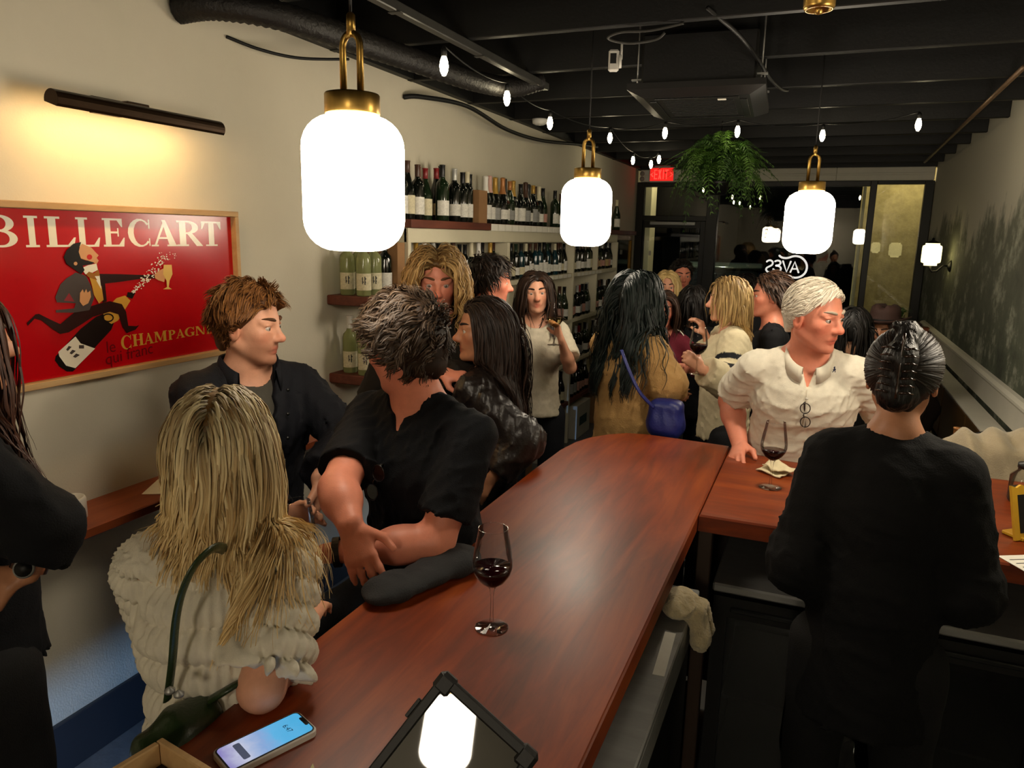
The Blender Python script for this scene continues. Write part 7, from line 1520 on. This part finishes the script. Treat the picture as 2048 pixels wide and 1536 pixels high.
pts = [deep(1243, 700, 3.30), deep(1258, 740, 3.27), deep(1280, 785, 3.27), deep(1308, 815, 3.30)]; MB().tube([tuple(q-tb0) for q in smooth_path(pts)], 0.010, 6, sq=0.4).build('strap', m_blue, bgb)

# the crowd by the window
def crowd(label, px, t, yaw, hyaw, col, hcol, hcol2, female=True, skin='fair', s=None, hl=0.2, **k):
    hang = hl > 0.12; kw = dict(h=0.015, hh=0.009, pants='#121318'); sh = dict(col=col, sleeve=1.9, hem=0.12, infl=0.022, hg=0.014, wr=0.007, flare=0); sh.update(k.pop('shirt', {})); hd = dict(col=hcol, col2=hcol2, n=800 if hang else 700, length=hl, seg=14 if hang else 6, lift=0.1 if hang else 0.35, comb=(-0.45, 0, -0.2), part=0.0 if female else None, grav=1.1 if hang else 0.25, r=0.0045 if hang else 0.0035, cap=0.014, clump=0.4, nclump=60, noise=0.12, curl=0.005, freq=30, hang=hang, drape=0.8, hcap=0.012); hd.update(k.pop('hair', {})); kw.update(k)
    return person(label, deep(*px, t), yaw, hyaw, female=female, skin=skin, s=s, shirt=sh, hair=hd, **kw)
crowd('blonde woman with a short bob facing the bar by the door', (1334, 574), 5.6, -80, -78, '#1a1a1e', '#c9a86a', '#e0c58e', hl=0.22)
pk = crowd('woman in a maroon zip jacket facing the bar', (1325, 620), 4.6, -95, -75, '#5e1726', '#1d120c', '#3a2416', skin='ruddy', hl=0.26, arms={'L': dict(wrist=deep(1385, 740, 4.4), pole=(0.6, 0, -.5))})
MB().tube([tuple(pk.nb+pk.F*(0.125+0.03*t)-pk.U*(0.05+0.3*t)-pk.org) for t in np.linspace(0, 1, 6)], 0.006, 6).build('zip', m_steel, pk.root)
for k_ in (-1, 1): MB().tube([tuple(pk.nb+pk.L*k_*(0.10+0.07*t)+pk.F*(0.02+0.0*t)+pk.U*(0.035-0.09*t*t)-pk.org) for t in np.linspace(0, 1, 5)], 0.004, 5).build('shoulder_piping', m_white, pk.root)
crowd('red-faced man with short dark hair standing nearest the door', (1362, 552), 6.2, -70, -65, '#15151a', '#15110e', '#241a14', female=False, skin='ruddy', s=1.0, hl=0.03)
crowd('person with short black hair seen from behind among the crowd', (1386, 608), 4.9, 95, 90, '#16161a', '#0b0908', '#1c1512', skin='olive', hl=0.16)
def stripes(V, p):
    S, E, W = p.ARM['L']; u = unit(E-S); t = (V-S) @ u/np.linalg.norm(E-S); d = np.linalg.norm(V-S-np.outer((V-S) @ u, u), axis=1); c = np.tile(np.array(lin('#cbbf9f')), (len(V), 1))
    near = (d < 0.11) & ((V-p.nb) @ p.L > 0.06); b = near & (((t > 0.42) & (t < 0.58)) | ((t > 0.74) & (t < 0.90))); c[b] = np.array(lin('#12131b')); return c
sw_ = deep(1403, 738, 3.72)
st_ = crowd('blonde woman in a cream sweater with dark sleeve stripes', (1455, 600), 4.0, 196, 198, '#cbbf9f', '#7a5a30', '#cfae74', s=1.0, hl=0.20, h=0.012, hh=0.007, shirt=dict(colors=stripes, infl=0.034, sl_infl=0.018, sleeve=1.85, hg=0.010, hem=0.06), hair=dict(n=900, r=0.0034, root_dark=0.55, comb=(-0.4, 0, -0.3)),
    arms={'L': dict(wrist=sw_, elbow=deep(1455, 765, 3.80), dir=CAMR @ np.array((-0.6, 0.5, 0.1)), palm=CAMR @ np.array((0.3, -0.2, -0.9)), hand=dict(curl=(0.7, 0.7, 0.7, 0.7), thumb=0.5), fine=0.008), 'R': dict(wrist=deep(1412, 672, 4.05), elbow=deep(1432, 735, 4.1), dir=CAMR @ np.array((-0.35, 0.85, 0.1)), palm=CAMR @ np.array((-0.7, -0.2, -0.5)), hand=dict(curl=(0.5, 0.6, 0.7, 0.7), thumb=0.5), fine=0.008)})
wine_glass(tuple(deep(1393, 748, 3.70)), 'glass of red wine held by the woman in striped sweater', 0.150, m_redwine, 1.0)
crowd('man in a black tee with brown hair facing left by the window', (1540, 592), 4.3, 186, 194, '#0c0c10', '#24160f', '#3c2718', female=False, skin='ruddy', s=1.02, hl=0.06, h=0.013, shirt=dict(sleeve=0.7, infl=0.018), hair=dict(n=700))
crowd('dark-haired person half hidden behind the man in black tee', (1490, 588), 5.2, 100, 100, '#121216', '#0d0a09', '#1c1410', female=False, skin='olive', hl=0.05)
crowd('person with long black hair behind the white polo man', (1706, 655), 4.3, 85, 85, '#101014', '#090808', '#171210', skin='olive', s=0.92, hl=0.3)
m_felt = mat('brown_felt', '#3b2620', 0.8, var=(20, .1), bump=(200, .2))
def hat(p, tilt=0.0):
    c = p.hp(-0.008, 0, 0.075); vs = []; fs = []; n = 32; prof = [(0.165, 0.014), (0.150, 0.0), (0.110, -0.006), (0.100, 0.0), (0.100, 0.05), (0.092, 0.095), (0.070, 0.112), (0.03, 0.100), (0.0, 0.096)]
    for i in range(n):
        a = 2*PI*i/n
        for r, z in prof:
            up = 0.03*abs(math.sin(a))**3*(r > 0.14); dip = -0.018*(abs(math.sin(a)) < 0.35)*(z > 0.09)
            vs.append(tuple(c+p.hs*(p.HF*math.cos(a)*r*1.12+p.HL*math.sin(a)*r*0.95+p.HU*(z+up+dip))-p.org))
    k = len(prof)
    for i in range(n):
        j = (i+1) % n
        for q in range(k-1): fs.append((i*k+q, j*k+q, j*k+q+1, i*k+q+1))
    o = MB().add(vs, fs, True).build('hat', m_felt, p.root); md = o.modifiers.new('thick', 'SOLIDIFY'); md.thickness = 0.004
    MB().tube([tuple(c+p.hs*(p.HF*math.cos(a)*0.114+p.HL*math.sin(a)*0.097+p.HU*0.012)-p.org) for a in np.linspace(0, 2*PI, 33)[:-1]], 0.006, 6, closed=True).build('hat_band', m_cord, p.root)
ha = crowd('seated person in a brown felt hat facing the bar', (1766, 664), 4.7, -100, -110, '#2a2018', '#1a100b', '#2c1c12', skin='tan', s=0.95, hl=0.25, legs='sit'); hat(ha)
hb_ = crowd('person in a brown hat seated farther back by the partition', (1812, 690), 5.4, -120, -120, '#241a14', '#1a100b', '#2c1c12', skin='tan', s=0.9, hl=0.15, legs='sit'); hat(hb_)
for pp_, nm_ in ((ha, 'hatted person facing the bar'),):
    zc_ = pp_.pelv[2]-0.135; kk = empty('dining_chair', (pp_.pelv[0], pp_.pelv[1], 0), math.radians(-10), 'dark wooden chair under the '+nm_, 'chair')
    MB().box(-0.17, 0.165, -0.19, 0.19, zc_-0.035, zc_, bev=.006).build('seat', m_panel, kk); MB().box(-0.16, 0.155, 0.19, 0.215, zc_+0.12, zc_+0.4, bev=.006).build('backrest', m_panel, kk)
    for x in (-0.15, 0.145):
        for y in (-0.17, 0.2): MB().tube([(x, y, 0), (x, y, zc_-0.036 if y < 0 else zc_+0.119)], 0.015, 8).build('leg', m_panel, kk)
